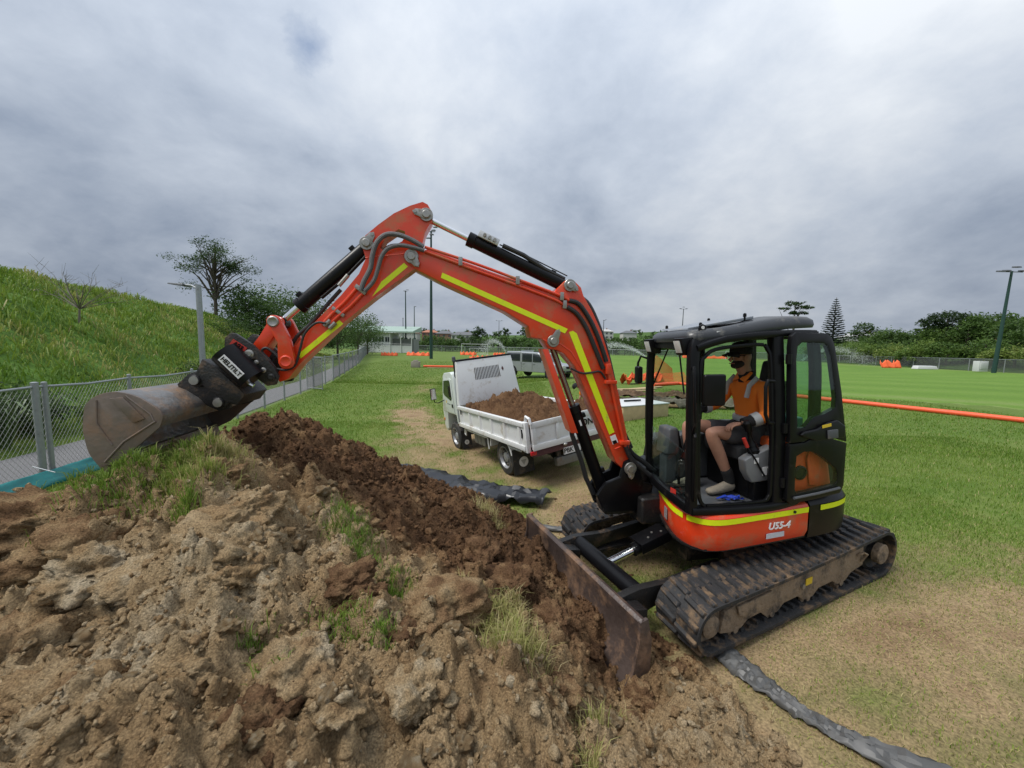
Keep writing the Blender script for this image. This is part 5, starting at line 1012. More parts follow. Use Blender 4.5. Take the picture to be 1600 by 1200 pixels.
for k in range(17):
    y = .36-.72*k/16-.02; MB().prism([hbp(y-.009, .52, .001), hbp(y+.009, .52, .001), hbp(y+.009, .80, .001), hbp(y-.009, .80, .001)], -TXt*.004).build('vent_slot', BLACK, hb)
MB().prism([hbp(-.50, .64, .001), hbp(-.535, .70, .001), hbp(-.50, .76, .001), hbp(-.465, .70, .001)], -TXt*.005).build('latch_plate', mat('dark_red_latch', (.08, .02, .02), .5, var=.2, scale=20), hb)
MB().tube([K(TL1+.12, -TWd+.1, HB1+.012), K(TL1+.12, TWd-.1, HB1+.012)], .03, 8).build('edge_trim', BLACK, hb)
# cab
def kp(prof, y0, y1, name, m, parent=TK, bevel=.03): return MB().prism([K(x, y0, z) for x, z in prof], TYt*(y1-y0)).build(name, m, parent, bevel=bevel, segs=3)
cabp = [(2.22, .72), (2.27, .74), (2.30, .95), (2.95, .95), (3.02, .5), (3.22, .48), (3.30, .6), (3.29, 1.05), (3.13, 1.55), (2.98, 1.93), (2.86, 2.0), (2.40, 2.03), (2.28, 1.98), (2.22, 1.85)]
cb_ = kp(cabp, -.86, .86, 'truck_cab', TWC, bevel=.045)
for s in (1, -1):
    dpf = [(2.36, .98), (2.93, .98), (3.22, 1.0), (3.2, 1.15), (3.06, 1.52), (2.92, 1.84), (2.45, 1.88), (2.37, 1.84)]
    d_ = MB().prism([K(x, s*.863, z) for x, z in dpf], TYt*(s*.012)).build('truck_door', TWC, TK, bevel=.006)
    MB().prism([K(x, s*.876, z) for x, z in [(2.44, 1.36), (2.52, 1.30), (2.98, 1.42), (3.03, 1.48), (2.90, 1.80), (2.50, 1.83), (2.44, 1.79)]], TYt*(s*.006)).build('door_window', mat('dark_window', (.012, .018, .016), .08, var=.2, scale=3, coat=.6), d_)
    MB().prism([K(x, s*.877, z) for x, z in [(2.40, 1.13), (2.48, 1.13), (2.48, 1.22), (2.40, 1.22)]], TYt*(s*.014)).build('door_handle', BLACK, d_, bevel=.005)
    MB().prism([K(x, s*.8765, z) for x, z in [(2.85, 1.22), (2.90, 1.22), (2.90, 1.29), (2.85, 1.29)]], TYt*(s*.002)).build('door_emblem', YEL, d_)
    MB().prism([K(x, s*.8765, z) for x, z in [(2.58, 1.19), (2.82, 1.20), (2.82, 1.215), (2.58, 1.205)]], TYt*(s*.002)).build('door_lettering', GREYP, d_)
    mr = MB().tube([K(3.05, s*.86, 1.28), K(3.1, s*1.04, 1.22), K(3.12, s*1.12, 1.26), K(3.12, s*1.12, 1.5)], .012, 8).build('truck_mirror', BLACK, TK); MB().box(K(3.12, s*1.13, 1.47), (.05, .15, .30), TF).build('mirror_head', BLACK, mr, bevel=.02, segs=3); MB().box(K(3.092, s*1.13, 1.47), (.004, .13, .27), TF).build('mirror_glass', CHROME, mr)
    kbox('indicator', 3.2, 3.26, s*.86-.02, s*.86+.02, .72, .78, AMBER, TK, .006); kbox('front_grab', 3.22, 3.26, s*.76-.03, s*.76+.06, 1.05, 1.25, BLACK, TK, .01)
MB().prism([K(3.12, -.7, 1.56), K(3.12, .7, 1.56), K(2.99, .66, 1.9), K(2.99, -.66, 1.9)], TXt*.01).build('windscreen', mat('dark_window', (.012, .018, .016), .08), TK)
kbox('front_bumper', 3.16, 3.34, -.82, .82, .42, .62, TWC, TK, .03)
MB().tube([K(2.26, .78, 1.55), K(2.25, .76, 2.28)], .03, 8).build('snorkel', BLACK, TK); MB().lathe(K(2.25, .76, 2.27), TZt, [(.03, 0), (.05, .03), (.045, .12), (.01, .14)], 14).build('intake_cap', GREYP, TK)
# guards, flaps, tank, rails, rear
for s in (1, -1):
    MB().prism([K(x, s*.60, z) for x, z in [(.46, .52), (.44, .70), (.34, .76), (-.26, .76), (-.40, .66), (-.46, .5), (-.43, .5), (-.36, .64), (-.25, .735), (.33, .735), (.41, .69), (.43, .52)]], TYt*(s*.26)).build('wheel_guard', TW_, TK)
    fl_ = MB().prism([K(-.50, s*.44, .62), K(-.50, s*.88, .62), K(-.52, s*.88, .14), K(-.52, s*.44, .14)], -TXt*.012).build('mud_flap', TBLACK, TK); cc = K(-.525, s*.66, .36)
    MB().lathe(cc, -TXt, [(.082, 0), (.098, .0), (.098, .004), (.082, .004)], 26).build('flap_ring', WHITE, fl_); MB().prism([cc-TXt*.001+TYt*a+TZt*b for a, b in ((-.06, .04), (.06, .04), (0, -.065))], -TXt*.004).build('flap_emblem', REFL, fl_)
    f2 = MB().prism([K(WB-.44, s*.58, .56), K(WB-.44, s*.84, .56), K(WB-.46, s*.84, .10), K(WB-.46, s*.58, .10)], -TXt*.012).build('mud_flap', TBLACK, TK); cc = K(WB-.475, s*.72, .26); MB().lathe(cc, -TXt, [(.05, 0), (.06, .0), (.06, .004), (.05, .004)], 22).build('flap_ring', WHITE, f2); MB().prism([cc+TYt*a+TZt*b for a, b in ((-.035, .024), (.035, .024), (0, -.04))], -TXt*.004).build('flap_emblem', REFL, f2)
    kbox('inner_arch', WB-.42, WB+.42, s*.50-.04, s*.50+.04, .4, .95, TBLACK)
    kbox('tail_lamp', TL0-.06, TL0-.02, s*.80-.05, s*.80+.06, TZ0-.15, TZ0-.085, TREDL, TK, .006)
    MB().tube([K(1.95, s*.80, .74), K(1.95, s*.82, .55), K(1.88, s*.82, .5), K(1.84, s*.82, .74)], .016, 6).build('rope_rail', TW_, TK); MB().tube([K(1.75, s*.82, .74), K(1.7, s*.84, .66), K(.66, s*.84, .66), K(.56, s*.82, .74)], .018, 6).build('rope_rail', TW_, TK); MB().tube([K(.62, s*.83, .66), K(.60, s*.83, .42)], .016, 6).build('rope_rail', TW_, TK); MB().tube([K(-.35, s*.83, .74), K(-.4, s*.85, .66), K(-.82, s*.85, .66), K(-.86, s*.83, .74)], .016, 6).build('rope_rail', TW_, TK)
for k in range(3): kbox('fuel_tank', .86+.20*k, 1.05+.20*k, .46, .80, .40, .68, ALU, TK, .03)
rb_ = kbox('rear_bar', TL0-.02, TL0+.06, -.80, .80, .60, .72, mat('maroon_bar', (.09, .03, .04), .5, var=.2, scale=8, dirt=(.15, .1, .08), dscale=6, damt=.3)); tb_ = kbox('under_bar', TL0+.02, TL0+.12, -.42, .30, .30, .46, ALU, TK, .02)
for y in (.22, -.35): kbox('bar_bracket', TL0+.05, TL0+.11, y-.04, y+.04, .45, .66, TBLACK)
np_ = MB().prism([K(TL0+.0, -.22, .50), K(TL0+.0, .16, .50), K(TL0+.0, .16, .625), K(TL0+.0, -.22, .625)], -TXt*.022).build('number_plate', WHITE, TK); text('lettering', 'PBK', .12, K(TL0-.024, .055, .56), -TYt, TZt, BLACK, np_, bold=.002, align='CENTER')
MB().lathe(K(TL0-.06, .15, TZ0-.12), TZt, [(.03, 0), (.045, .03), (.03, .05)], 10).build('gate_catch', STEEL, TK)
# soil load: its own thing
def load():
    xs = np.linspace(TL0+.03, TL1-.02, 150); ys = np.linspace(-TWd+.03, TWd-.03, 96); X, Y = np.meshgrid(xs, ys, indexing='ij'); x = X.ravel(); y = Y.ravel()
    e = np.minimum(np.minimum((x-xs[0])/.35, (xs[-1]-x)/.3), np.minimum((y-ys[0])/.3, (ys[-1]-y)/.3)); e = np.clip(e, 0, 1)
    z = TZ1-.10+.16*np.sin(e*math.pi/2)+.14*np.exp(-(((x-1.35)/.6)**2+((y+.35)/.5)**2))+.14*clods(x*3.2, y*3.2, 5)+.11*clods(x*7, y*7, 6)+.07*clods(x*14, y*14, 8)-.17+rng.normal(0, .012, len(x))
    W3 = np.array([tuple(K(a, b, c)) for a, b, c in zip(x, y, z)]); me = np_mesh('soil_load', W3, grid_faces(150, 96), SOIL, {'soil': np.clip(.78+.6*(fbm(x*4, y*4, 9, 4)-.5), .5, 1)}, smooth=False)
    o = adopt(bpy.data.objects.new('soil_load', me), None); tag(o, 'heaped load of brown soil in the truck tray', 'soil')
    bm = MB().sheet([[K(xs[0], ys[0], TZ0+.04), K(xs[0], ys[-1], TZ0+.04)], [K(xs[-1], ys[0], TZ0+.04), K(xs[-1], ys[-1], TZ0+.04)]])
load()
# ================================================================ fences, poles, background
GALV = mat('galvanised_steel', (.30, .32, .335), .45, metal=.5, var=.15, scale=14, dirt=(.22, .22, .2), dscale=9, damt=.2); WIRE = mat('fence_wire', (.36, .37, .37), .5, metal=.4, var=0)
FARMESH = mat('distant_fence_mesh', (.13, .14, .14), .8, var=.1, scale=5, alpha=.28); POLEG = mat('dark_green_paint', (.012, .045, .036), .45, var=.15, scale=3); LAMPG = mat('lamp_housing', (.10, .105, .11), .4, metal=.4, var=.1)
def near_fence():
    y0, y1, Hh = 2.4, 27.5, 1.86
    fe = empty('wire_fence', (fence_x(6.0), 6.0, gzf(fence_x(6.0), 6.0)), 'galvanised chain-link fence along the footpath, nearest left', 'fence')
    P = lambda y, z: V(float(fence_x(y)), y, gzf(float(fence_x(y)), y)+z)
    ys = [2.4, 4.55, 6.75, 8.75, 10.9, 13.1, 15.3, 17.5, 19.8, 22.2, 24.8, 27.5]
    for k, y in enumerate(ys):
        r = .052 if k == 2 else .038
        MB().tube([P(y, -.1), P(y, Hh+.03), P(y, Hh+.04)], [r, r, r*.5], 12).build('post', GALV, fe)
        if k == 2: MB().tube([P(y+.16, -.1), P(y+.16, Hh+.02), P(y+.16, Hh+.03)], [.042, .042, .02], 12).build('post', GALV, fe)
    for a, b in zip(ys[:-1], ys[1:]): MB().tube([P(a, Hh-.05), P((a+b)/2, Hh-.055-(.03 if a < 9 else 0)), P(b, Hh-.05)], .021, 8).build('top_rail', GALV, fe)
    Vt = []; Ft = []; n = 0; pit = .075; r = .0026
    def wire(p, q):
        nonlocal n
        d = (q-p).normalized(); x, y, z = basis(d)
        for c in (p, q):
            for k in range(3): a = 2.094*k; Vt.append(tuple(c+(x*math.cos(a)+y*math.sin(a))*r))
        for k in range(3): Ft.append((n+k, n+(k+1) % 3, n+3+(k+1) % 3, n+3+k))
        n += 6
    y = y0-1.9
    while y < y1:
        for sg in (0, 1):
            # a diagonal that climbs Hh over .62*Hh of run, broken where it leaves the panel
            run = 1.15; a, b = y, y+run
            z_at = (lambda t: (t-a)/run*(Hh-.06)) if sg == 0 else (lambda t: (b-t)/run*(Hh-.06))
            pts = [t for t in np.linspace(max(a, y0), min(b, y1), 3)]
            if pts[-1] > pts[0]+.01:
                for t0, t1 in zip(pts[:-1], pts[1:]): wire(P(t0, .02+z_at(t0)), P(t1, .02+z_at(t1)))
        y += pit if y < 14 else pit*1.6
    me = np_mesh('chain_link', np.array(Vt), np.array(Ft), WIRE, smooth=False); o = adopt(bpy.data.objects.new('chain_link', me), fe); tag(o, kind='stuff')
near_fence()
def plain_fence(name, pts, Hh, step, label, group=None, zb=None, rail=True):
    L_ = [Vector((x, y, 0)) for x, y in pts]; g = lambda p: V(p.x, p.y, gzf(p.x, p.y))
    fe = empty(name, g(L_[0]), label, 'fence', group)
    for a, b in zip(L_[:-1], L_[1:]):
        d = (b-a).length; n = max(1, int(d/step))
        for k in range(n):
            p = g(a.lerp(b, k/n)); q = g(a.lerp(b, (k+1)/n)); MB().tube([p-V(0, 0, .1), p+V(0, 0, Hh)], .04+.0004*p.y, 6).build('post', GALV, fe)
            MB().prism([p+V(0, 0, .05), q+V(0, 0, .05), q+V(0, 0, Hh-.03), p+V(0, 0, Hh-.03)], (q-p).cross(V(0, 0, 1)).normalized()*.01).build('mesh_panel', FARMESH, fe)
            if rail: MB().tube([p+V(0, 0, Hh), q+V(0, 0, Hh)], .025+.0003*p.y, 6).build('top_rail', GALV, fe)
plain_fence('wire_fence', [(fence_x(y), y) for y in (27.5, 37, 48, 62, 80, 100, 118)], 1.85, 3.2, 'far run of wire fence along the path toward the clubhouse')
plain_fence('wire_fence', [(70, 36), (71.5, 55), (75, 75), (82, 98), (84, 118)], 1.9, 4.2, 'wire fence below the bushes at the right of the field')
plain_fence('wire_fence', [(84, 120), (30, 142), (-10, 148), (-44, 140)], 2.2, 7, 'wire fence crossing the far end of the field')
fr = empty('fence_gate', (-11.9, 21.8, -.45), 'tall galvanised gate frame standing across the lawn from the fence', 'gate')
for a, b in (((-12.0, 22, -.5), (-12.0, 22, 1.5)), ((-10.9, 21.6, -.5), (-10.9, 21.6, 1.5)), ((-12.0, 22, 1.45), (-10.9, 21.6, 1.45)), ((-12.0, 22, -.35), (-10.9, 21.6, -.35))): MB().tube([a, b], .028, 8).build('frame_tube', GALV, fr)
MB().prism([(-12, 22, -.35), (-10.9, 21.6, -.35), (-10.9, 21.6, 1.45), (-12, 22, 1.45)], (.004, .01, 0)).build('mesh_panel', FARMESH, fr)
# park lamp by the path
lp_ = empty('street_lamp', (-9.6, 11.7, -.45), 'galvanised park lamp with flat head beside the path', 'lamp'); MB().tube([(-9.6, 11.7, -.5), (-9.6, 11.7, 3.85), (-9.6, 11.7, 3.95)], [.085, .075, .07], 14).build('pole', GALV, lp_); MB().tube([(-9.6, 11.7, 3.82), (-9.85, 11.75, 3.93), (-10.2, 11.8, 3.96)], .03, 8).build('lamp_arm', GALV, lp_)
MB().hexa([V(-10.55, 11.7, 3.96), V(-10.05, 11.65, 3.90), V(-10.05, 11.95, 3.90), V(-10.55, 12.0, 3.96), V(-10.55, 11.72, 4.0), V(-10.05, 11.67, 3.97), V(-10.05, 11.93, 3.97), V(-10.55, 11.98, 4.0)]).build('lamp_head', LAMPG, lp_, bevel=.01)
def flood(x, y, h, label, heads, r=.17, lean=0, m=POLEG):
    g = gzf(x, y); o = empty('floodlight_pole', (x, y, g), label, 'light pole', 'floodlight poles around the field'); top = V(x+lean, y, h)
    MB().tube([V(x, y, g-.2), V(x, y, g).lerp(top, .5), top], [r, r*.75, r*.5], 10).build('pole', m, o)
    for k, (dx, dz) in enumerate(heads):
        c = top+V(dx, 0, dz); b = MB().hexa([c+V(-.35, -.3, -.08), c+V(.35, -.3, -.08), c+V(.35, .3, .0), c+V(-.35, .3, .0), c+V(-.3, -.25, .12), c+V(.3, -.25, .12), c+V(.3, .3, .2), c+V(-.3, .3, .2)]).build('flood_head', LAMPG, o, bevel=.03)
    if len(heads) > 1: MB().tube([top+V(min(d for d, _ in heads), 0, -.1), top+V(max(d for d, _ in heads), 0, -.1)], .06, 6).build('cross_arm', LAMPG, o)
flood(-14.2, 66, 21.5, 'tall dark green floodlight pole rising behind the boom', [(-.5, -1.2), (.4, .1), (.1, -.6), (.7, .6)], .30); flood(-31, 110, 17.6, 'dark floodlight pole in front of the clubhouse trees, tallest of three', [(-.2, 0), (.5, .3)], .26); flood(-35, 135, 15.8, 'slim dark floodlight pole right of the clubhouse', [(.3, 0)], .24); flood(-52, 180, 14.8, 'smallest far floodlight pole above the clubhouse roof', [(0, 0)], .25)
flood(67.5, 53, 14.0, 'leaning floodlight pole at the right by the bushes', [(-1.5, -.1), (-.7, 0), (1.5, .0), (.6, .5)], .26, .5); flood(66.5, 150, 18.6, 'far floodlight pole rising behind the excavator cab roof', [(-1.2, 0), (1.2, 0), (0, .6)], .25, m=LAMPG); flood(45, 190, 16.5, 'far slim floodlight pole beside the boom elbow', [(0, 0), (1, .3)], .28, m=LAMPG); flood(-8, 215, 17, 'faint grey floodlight pole above the far trees', [(-1.5, 0), (1.5, 0)], .22, m=LAMPG)
# goals
GW = mat('goal_white', (.55, .56, .56), .5, var=.05)
def goal(x, y, w, h, d, label):
    g = empty('goal', (x, y, 0), label, 'goal', 'football goals'); r = .055
    for s in (0, 1): MB().tube([(x+s*w, y, 0), (x+s*w, y, h)], r, 8).build('goal_post', GW, g); MB().tube([(x+s*w, y, h), (x+s*w, y+d, .05), (x+s*w, y, .05)], r*.6, 6).build('side_frame', GW, g)
    MB().tube([(x, y, h), (x+w, y, h)], r, 8).build('crossbar', GW, g); MB().tube([(x, y+d, .05), (x+w, y+d, .05)], r*.6, 6).build('back_bar', GW, g)
goal(-14.2, 105, 7.3, 2.9, 2, 'large white football goal beyond the truck headboard'); goal(-13.6, 120, 5, 1.7, 1.2, 'small white goal standing behind the large one'); goal(63, 112, 7.3, 2.44, 2, 'white football goal seen through the cab door opening')
# ---- vegetation
LEAF = attr_mat('tree_leaves', 'tint', [(0, (.024, .045, .017)), (.35, (.06, .112, .025)), (.6, (.11, .185, .038)), (.85, (.19, .26, .055)), (1, (.26, .30, .09))], nscale=.6, namt=.25, bump=0, transl=.42, island=.22, rough=.6)
BARK = mat('bark', (.085, .068, .052), .9, var=.25, scale=8, bump=.6, bscale=30)
def tree(name, label, base, lobes, n, leaf, tr, tint, group=None, limbs=6, flatten=.6, clump=.35, cat='tree', fill=.35):
    """lobes: (dx,dy,z,rx,ry,rz) above base"""
    b = Vector(base); root = empty(name, b, label, cat, group); top = max(l[2] for l in lobes)
    mb = MB(); ln = len(lobes); c0 = lobes[0]
    spine = [b-V(0, 0, .3), b+V(c0[0]*.15, c0[1]*.15, top*.35), b+V(c0[0]*.5, c0[1]*.5, top*.75), b+V(c0[0], c0[1], c0[2]+c0[5]*.5)]
    mb.tube(spine, [tr, tr*.8, tr*.5, tr*.15], 8)
    for k in range(limbs):
        l = lobes[k % ln]; a = b+V(c0[0]*.2, c0[1]*.2, top*(.25+.4*random.random())); e = b+V(l[0]+random.uniform(-.6, .6)*l[3], l[1]+random.uniform(-.6, .6)*l[4], l[2]+random.uniform(-.2, .7)*l[5])
        mb.tube([a, a.lerp(e, .5)+V(random.uniform(-.1, .1), random.uniform(-.1, .1), .1)*top*.4, e], [tr*.45, tr*.28, tr*.07], 6)
    mb.build('trunk', BARK, root)
    vol = np.array([l[3]*l[4]*l[5] for l in lobes])**.67; vol /= vol.sum(); per = 14; nc = max(1, n//per); li = rng.choice(ln, nc, p=vol); Lb = np.array(lobes)[li]
    u = rng.normal(size=(nc, 3)); u /= np.linalg.norm(u, axis=1)[:, None]; rad = np.where(rng.random(nc) < fill, rng.random(nc)**.5*.85, .82+.26*rng.random(nc)); u[:, 2] = np.where((u[:, 2] < -.35) & (rng.random(nc) < .6), -u[:, 2], u[:, 2])
    cc = Lb[:, :3]+u*rad[:, None]*Lb[:, 3:6]; ct = np.clip(tint+.22*(rng.random(nc)-.5), 0, 1)
    sz = clump*np.cbrt(Lb[:, 3]*Lb[:, 4]*Lb[:, 5]).clip(.3, 3); P = np.repeat(cc, per, 0)+rng.normal(size=(nc*per, 3))*np.repeat(sz, per)[:, None]*np.array([.6, .6, .42]); T_ = np.repeat(ct, per)
    m = len(P); nn = rng.normal(size=(m, 3)); nn[:, 2] = np.abs(nn[:, 2])+flatten; nn /= np.linalg.norm(nn, axis=1)[:, None]; a = np.cross(nn, rng.normal(size=(m, 3))); a /= np.linalg.norm(a, axis=1)[:, None]; c = np.cross(nn, a); s = leaf*(.6+.8*rng.random(m))[:, None]
    Vv = np.stack([P-a*s, P+c*s*.45, P+a*s, P-c*s*.45], 1).reshape(-1, 3)+np.array(b); i = np.arange(m)*4; F = np.stack([i, i+1, i+2, i+3], 1)
    me = np_mesh('crown', Vv, F, LEAF, {'tint': np.repeat(T_, 4)}, smooth=False); adopt(bpy.data.objects.new('crown', me), root); return root
def hz_(x, y): return float(hill_z(np.array([x]), np.array([y]))[0])
# trees at the end of the hillside
for k, (x, y, h, w, t) in enumerate([(-28, 40, 5.5, 2.6, .30), (-30, 48, 7.5, 3.4, .34), (-29.5, 57, 8.8, 3.6, .30), (-30.5, 66, 9.5, 4.0, .36), (-31, 76, 9, 4, .30), (-33, 86, 8, 3.6, .42), (-34.5, 60, 9.5, 3.8, .28), (-25, 41, 4.0, 2.2, .26)]):
    z = hz_(x, y) if y < 75 else 0; z = max(z*.6, -.3)
    tree('bushy_tree', ['smaller dark green tree just right of the tall open ridge tree', 'dark green tree second along the row from the ridge tree', 'round green tree behind the bucket cylinder', 'broad green tree behind the lower end of the digging arm', 'green tree in the path-side row, third before the clubhouse', 'pale green tree next to the clubhouse wall', 'tall dark tree rising at the back of the path-side row', 'low dark tree at the hill foot behind the tilt coupler'][k], (x, y, z), [(0, 0, h*.66, w, w, h*.34), (w*.5, -.4, h*.5, w*.6, w*.6, h*.28), (-w*.5, .3, h*.55, w*.6, w*.6, h*.3), (w*.2, 0, h*.3, w*.8, w*.8, h*.24)], 3800, .16, .22, t, 'trees at the end of the hillside')
# tall open-crowned tree on the ridge
x, y = -29.6, 38.0; z = hz_(x, y)-.2
lob = [(.3, 0, 7.3, 1.2, 1.2, .6)]+[(math.cos(q)*w_, random.uniform(-1.5, 1.5), 4.6+2.9*random.random()**.8*(1-(w_*math.cos(q)/5.2)**2), random.uniform(.55, .95), random.uniform(.5, .9), random.uniform(.3, .55)) for q, w_ in [(random.uniform(0, 6.28), random.uniform(.4, 4.0)) for _ in range(34)]]+[(2.6, 0, 3.0, 1.0, 1, .5), (-2.4, 0, 3.4, .9, .9, .5), (3.4, 0, 4.0, .8, .8, .4)]
tree('open_tree', 'tall tree with thin open crown standing on the hill ridge', (x, y, z), lob, 6500, .085, .17, .20, limbs=44, clump=.62, fill=.7)
def bare_tree(base, label, n=26, h=1.8, sp=2.6, group=None, r0=.06):
    o = empty('bare_tree', base, label, 'tree', group); b = Vector(base); mb = MB().tube([b-V(0, 0, .2), b+V(.1, 0, h*.35)], [r0, r0*.8], 7); st = b+V(.1, 0, h*.35)
    for k in range(n):
        a = random.uniform(0, 6.28); ln = sp*random.uniform(.5, 1); e = st+V(math.cos(a)*ln, math.sin(a)*ln*.4, h*random.uniform(.25, 1.0)); md = st.lerp(e, .5)+V(0, 0, random.uniform(-.1, .2)); md += V(random.uniform(-.2, .2), 0, random.uniform(-.15, .15))*sp*.4; m3 = md.lerp(e, .5)+V(random.uniform(-.15, .15), 0, random.uniform(-.1, .15))*sp*.3; mb.tube([st, md, m3, e], [r0*.4, r0*.25, r0*.16, r0*.08], 5)
        for j in range(4): q = md.lerp(e, random.random()); mb.tube([q, q+V(random.uniform(-.5, .5), random.uniform(-.3, .3), random.uniform(.05, .55))], [r0*.16, r0*.07], 4)
    mb.build('branches', mat('dry_twigs', (.17, .15, .12), .9, var=.2, scale=8), o); return o
x, y = -19.4, 17.0; bare_tree((x, y, hz_(x, y)-.05), 'leafless spreading shrub on the upper left hillside', 20, 1.9, 2.7, r0=.045)
for (x, y, lb) in ((-14.2, 17.5, 'pale dead branch leaning from the hillside behind the lamp'), (-15.5, 22, 'dead twiggy branches at the foot of the hill beyond the lamp')): bare_tree((x, y, hz_(x, y)-.05), lb, 7, .9, 1.2, r0=.035)
# hill foot shrubs
for k, (x, y, h, w, t, lb) in enumerate([(-12.9, 8.2, 1.9, 1.2, .14, 'dark leafy shrub at the left edge behind the fence'), (-13.6, 10.2, 1.3, 1.0, .30, 'low green shrub at the hill foot behind the fence post'), (-13.2, 12.6, 1.2, 1.1, .62, 'pale yellow-green bush at the hill foot left of the lamp'), (-12.8, 14.6, 1.2, .9, .80, 'pale flowering bush at the hill foot behind the bucket'), (-15.6, 19.5, 1.6, 1.3, .22, 'dark bush low on the slope right of the lamp'), (-17.2, 25, 1.8, 1.6, .2, 'dark bush at the hill foot near the fence gate'), (-22, 30, 2.4, 1.8, .26, 'bush on the hillside below the tall open tree')]):
    tree('shrub', lb, (x, y, hz_(x, y)-.1), [(0, 0, h*.55, w, w*.8, h*.45), (w*.5, 0, h*.4, w*.6, w*.6, h*.35), (-w*.5, .2, h*.4, w*.6, w*.6, h*.4)], 3000, .065, .04, t, limbs=8, clump=.3, cat='shrub')
def flax(x, y, n, label):
    z = hz_(x, y); o = empty('flax_plant', (x, y, z), label, 'plant'); mb = MB()
    for k in range(n):
        a = random.uniform(0, 6.28); L_ = random.uniform(.8, 1.5); d = V(math.cos(a), math.sin(a), 0); w = d.cross(V(0, 0, 1))*.03; b = V(x, y, z)+d*.06; lean = random.uniform(.15, .7); pts = [b, b+d*lean*.3*L_+V(0, 0, L_*.55), b+d*lean*.75*L_+V(0, 0, L_*.82), b+d*lean*1.15*L_+V(0, 0, L_*.72)]
        ww = [.8, 1, .7, .08]; mb.sheet([[p-w*q, p, p+w*q] for p, q in zip(pts, ww)])
    mb.build('leaves', mat('flax_leaf', (.085, .13, .04), .5, var=.3, scale=5), o)
flax(-12.2, 8.9, 40, 'spiky long-leaved flax plant behind the near fence post'); flax(-12.5, 9.8, 30, 'arching flax plant with pale leaves right of the spiky one')
# right-hand bank: terrain and bushes
def bank():
    xs = np.linspace(72, 220, 50); ys = np.linspace(10, 190, 60); X, Y = np.meshgrid(xs, ys, indexing='ij'); x = X.ravel(); y = Y.ravel(); e = 72+np.maximum(0, y-70)*.25
    z = -.4+np.clip((x-e)/34, 0, 1)**.9*7.0*(1+.4*(fbm(x*.03, y*.03, 4, 3)-.5))*(1-.55*sstep(y, 70, 150))
    me = np_mesh('bank', np.stack([x, y, z], 1), grid_faces(50, 60), MATS['hill_grass'], {'cover': np.full(len(x), .1)}); tag(adopt(bpy.data.objects.new('bank', me), None), 'bush-covered bank rising beyond the right side of the field', kind='structure')
    return lambda px, py: float(np.interp(px, xs, z.reshape(50, 60)[:, np.argmin(abs(ys-py))]))
BZ = bank()
rb = random.Random(5)
def bushy(x, y, h, w, t, n, lab, grp, nm='bushy_tree', leaf=.22, zb=None):
    z = BZ(x, y)-.3 if zb is None else zb
    L_ = [(0, 0, h*.6, w, w, h*.4)]+[(rb.uniform(-.75, .75)*w, rb.uniform(-.6, .6)*w, h*rb.uniform(.35, .72), w*rb.uniform(.4, .62), w*rb.uniform(.4, .6), h*rb.uniform(.2, .32)) for _ in range(5)]
    tree(nm, lab, (x, y, z), L_, n, leaf, .2, t, grp, limbs=3, clump=.28, fill=.2)
for k in range(30):
    y = 40+k*2.5+rb.uniform(-1, 1); x = 75.5+max(0, y-70)*.28+rb.uniform(0, 3); bushy(x, y, rb.uniform(2.6, 4.6), rb.uniform(2.0, 3.2), rb.choice([.40, .5, .58, .7, .85]), 1800, 'low rounded bush in the thicket behind the right-hand field fence', 'bushes behind the right-hand fence', 'bush', .2)
for k in range(42):
    y = 42+k*2.1+rb.uniform(-2, 2); x = 84+max(0, y-70)*.3+rb.uniform(0, 14); bushy(x, y, rb.uniform(4.5, 7.2)*(1-.25*(y > 95)), rb.uniform(2.8, 4.4), rb.choice([.32, .4, .46, .54]), 2000, 'taller green tree massed on the bank at the right', 'trees massed on the right-hand bank', leaf=.26)
x, y = 93, 82; tree('spreading_tree', 'dark broad flat-topped tree on the bank right of the cab', (x, y, BZ(x, y)-.3), [(0, 0, 7.6, 3.6, 3, 1.0), (3.8, 0, 7.2, 2.6, 2.2, .9), (-3.6, 0, 6.4, 2.2, 2, .9), (-1.5, 0, 5.4, 2.6, 2, .9), (5.5, 0, 6.0, 2, 2, .9)], 4200, .22, .35, .06, limbs=9, clump=.26, fill=.4)
def norfolk(x, y, z, h):
    o = empty('norfolk_pine', (x, y, z), 'tall tiered conical pine standing above the bushes right of the cab', 'tree'); b = V(x, y, z); MB().tube([b, b+V(0, 0, h)], [.35, .05], 8).build('trunk', BARK, o); mb = MB()
    nt_ = 22
    for k in range(nt_):
        q = k/(nt_-1); zz = h*(.16+.80*q); R_ = h*.235*(1-q)**.85+.25
        for j in range(9):
            a = j*.698+k*.4; d = V(math.cos(a), math.sin(a), 0); e = b+V(0, 0, zz)+d*R_*random.uniform(.85, 1.08)+V(0, 0, R_*.18); s = b+V(0, 0, zz); w = d.cross(V(0, 0, 1))
            mb.tube([s, s.lerp(e, .6)-V(0, 0, .03*R_), e], [.10, .14, .05], 5)
            for m_ in range(4):
                t = .35+.17*m_; p = s.lerp(e, t)
                for sg in (1, -1): mb.tube([p, p+d*.3+w*sg*R_*.16*(1.2-t)+V(0, 0, .12)], [.10, .03], 4)
    mb.build('crown', mat('pine_foliage', (.012, .026, .014), .8, var=.3, scale=1.5), o)
norfolk(99, 118, 2.0, 17.5)
tree('open_tree', 'wispy flat-crowned tree showing above the cab roof', (88, 120, 2), [(0, 0, 15.5, 3.2, 2, .7), (3, 0, 14.3, 2.2, 2, .6), (-3.5, 0, 13.8, 2, 2, .5), (1, 0, 12.6, 2.4, 2, .5)], 1500, .3, .3, .14, limbs=10, clump=.26)
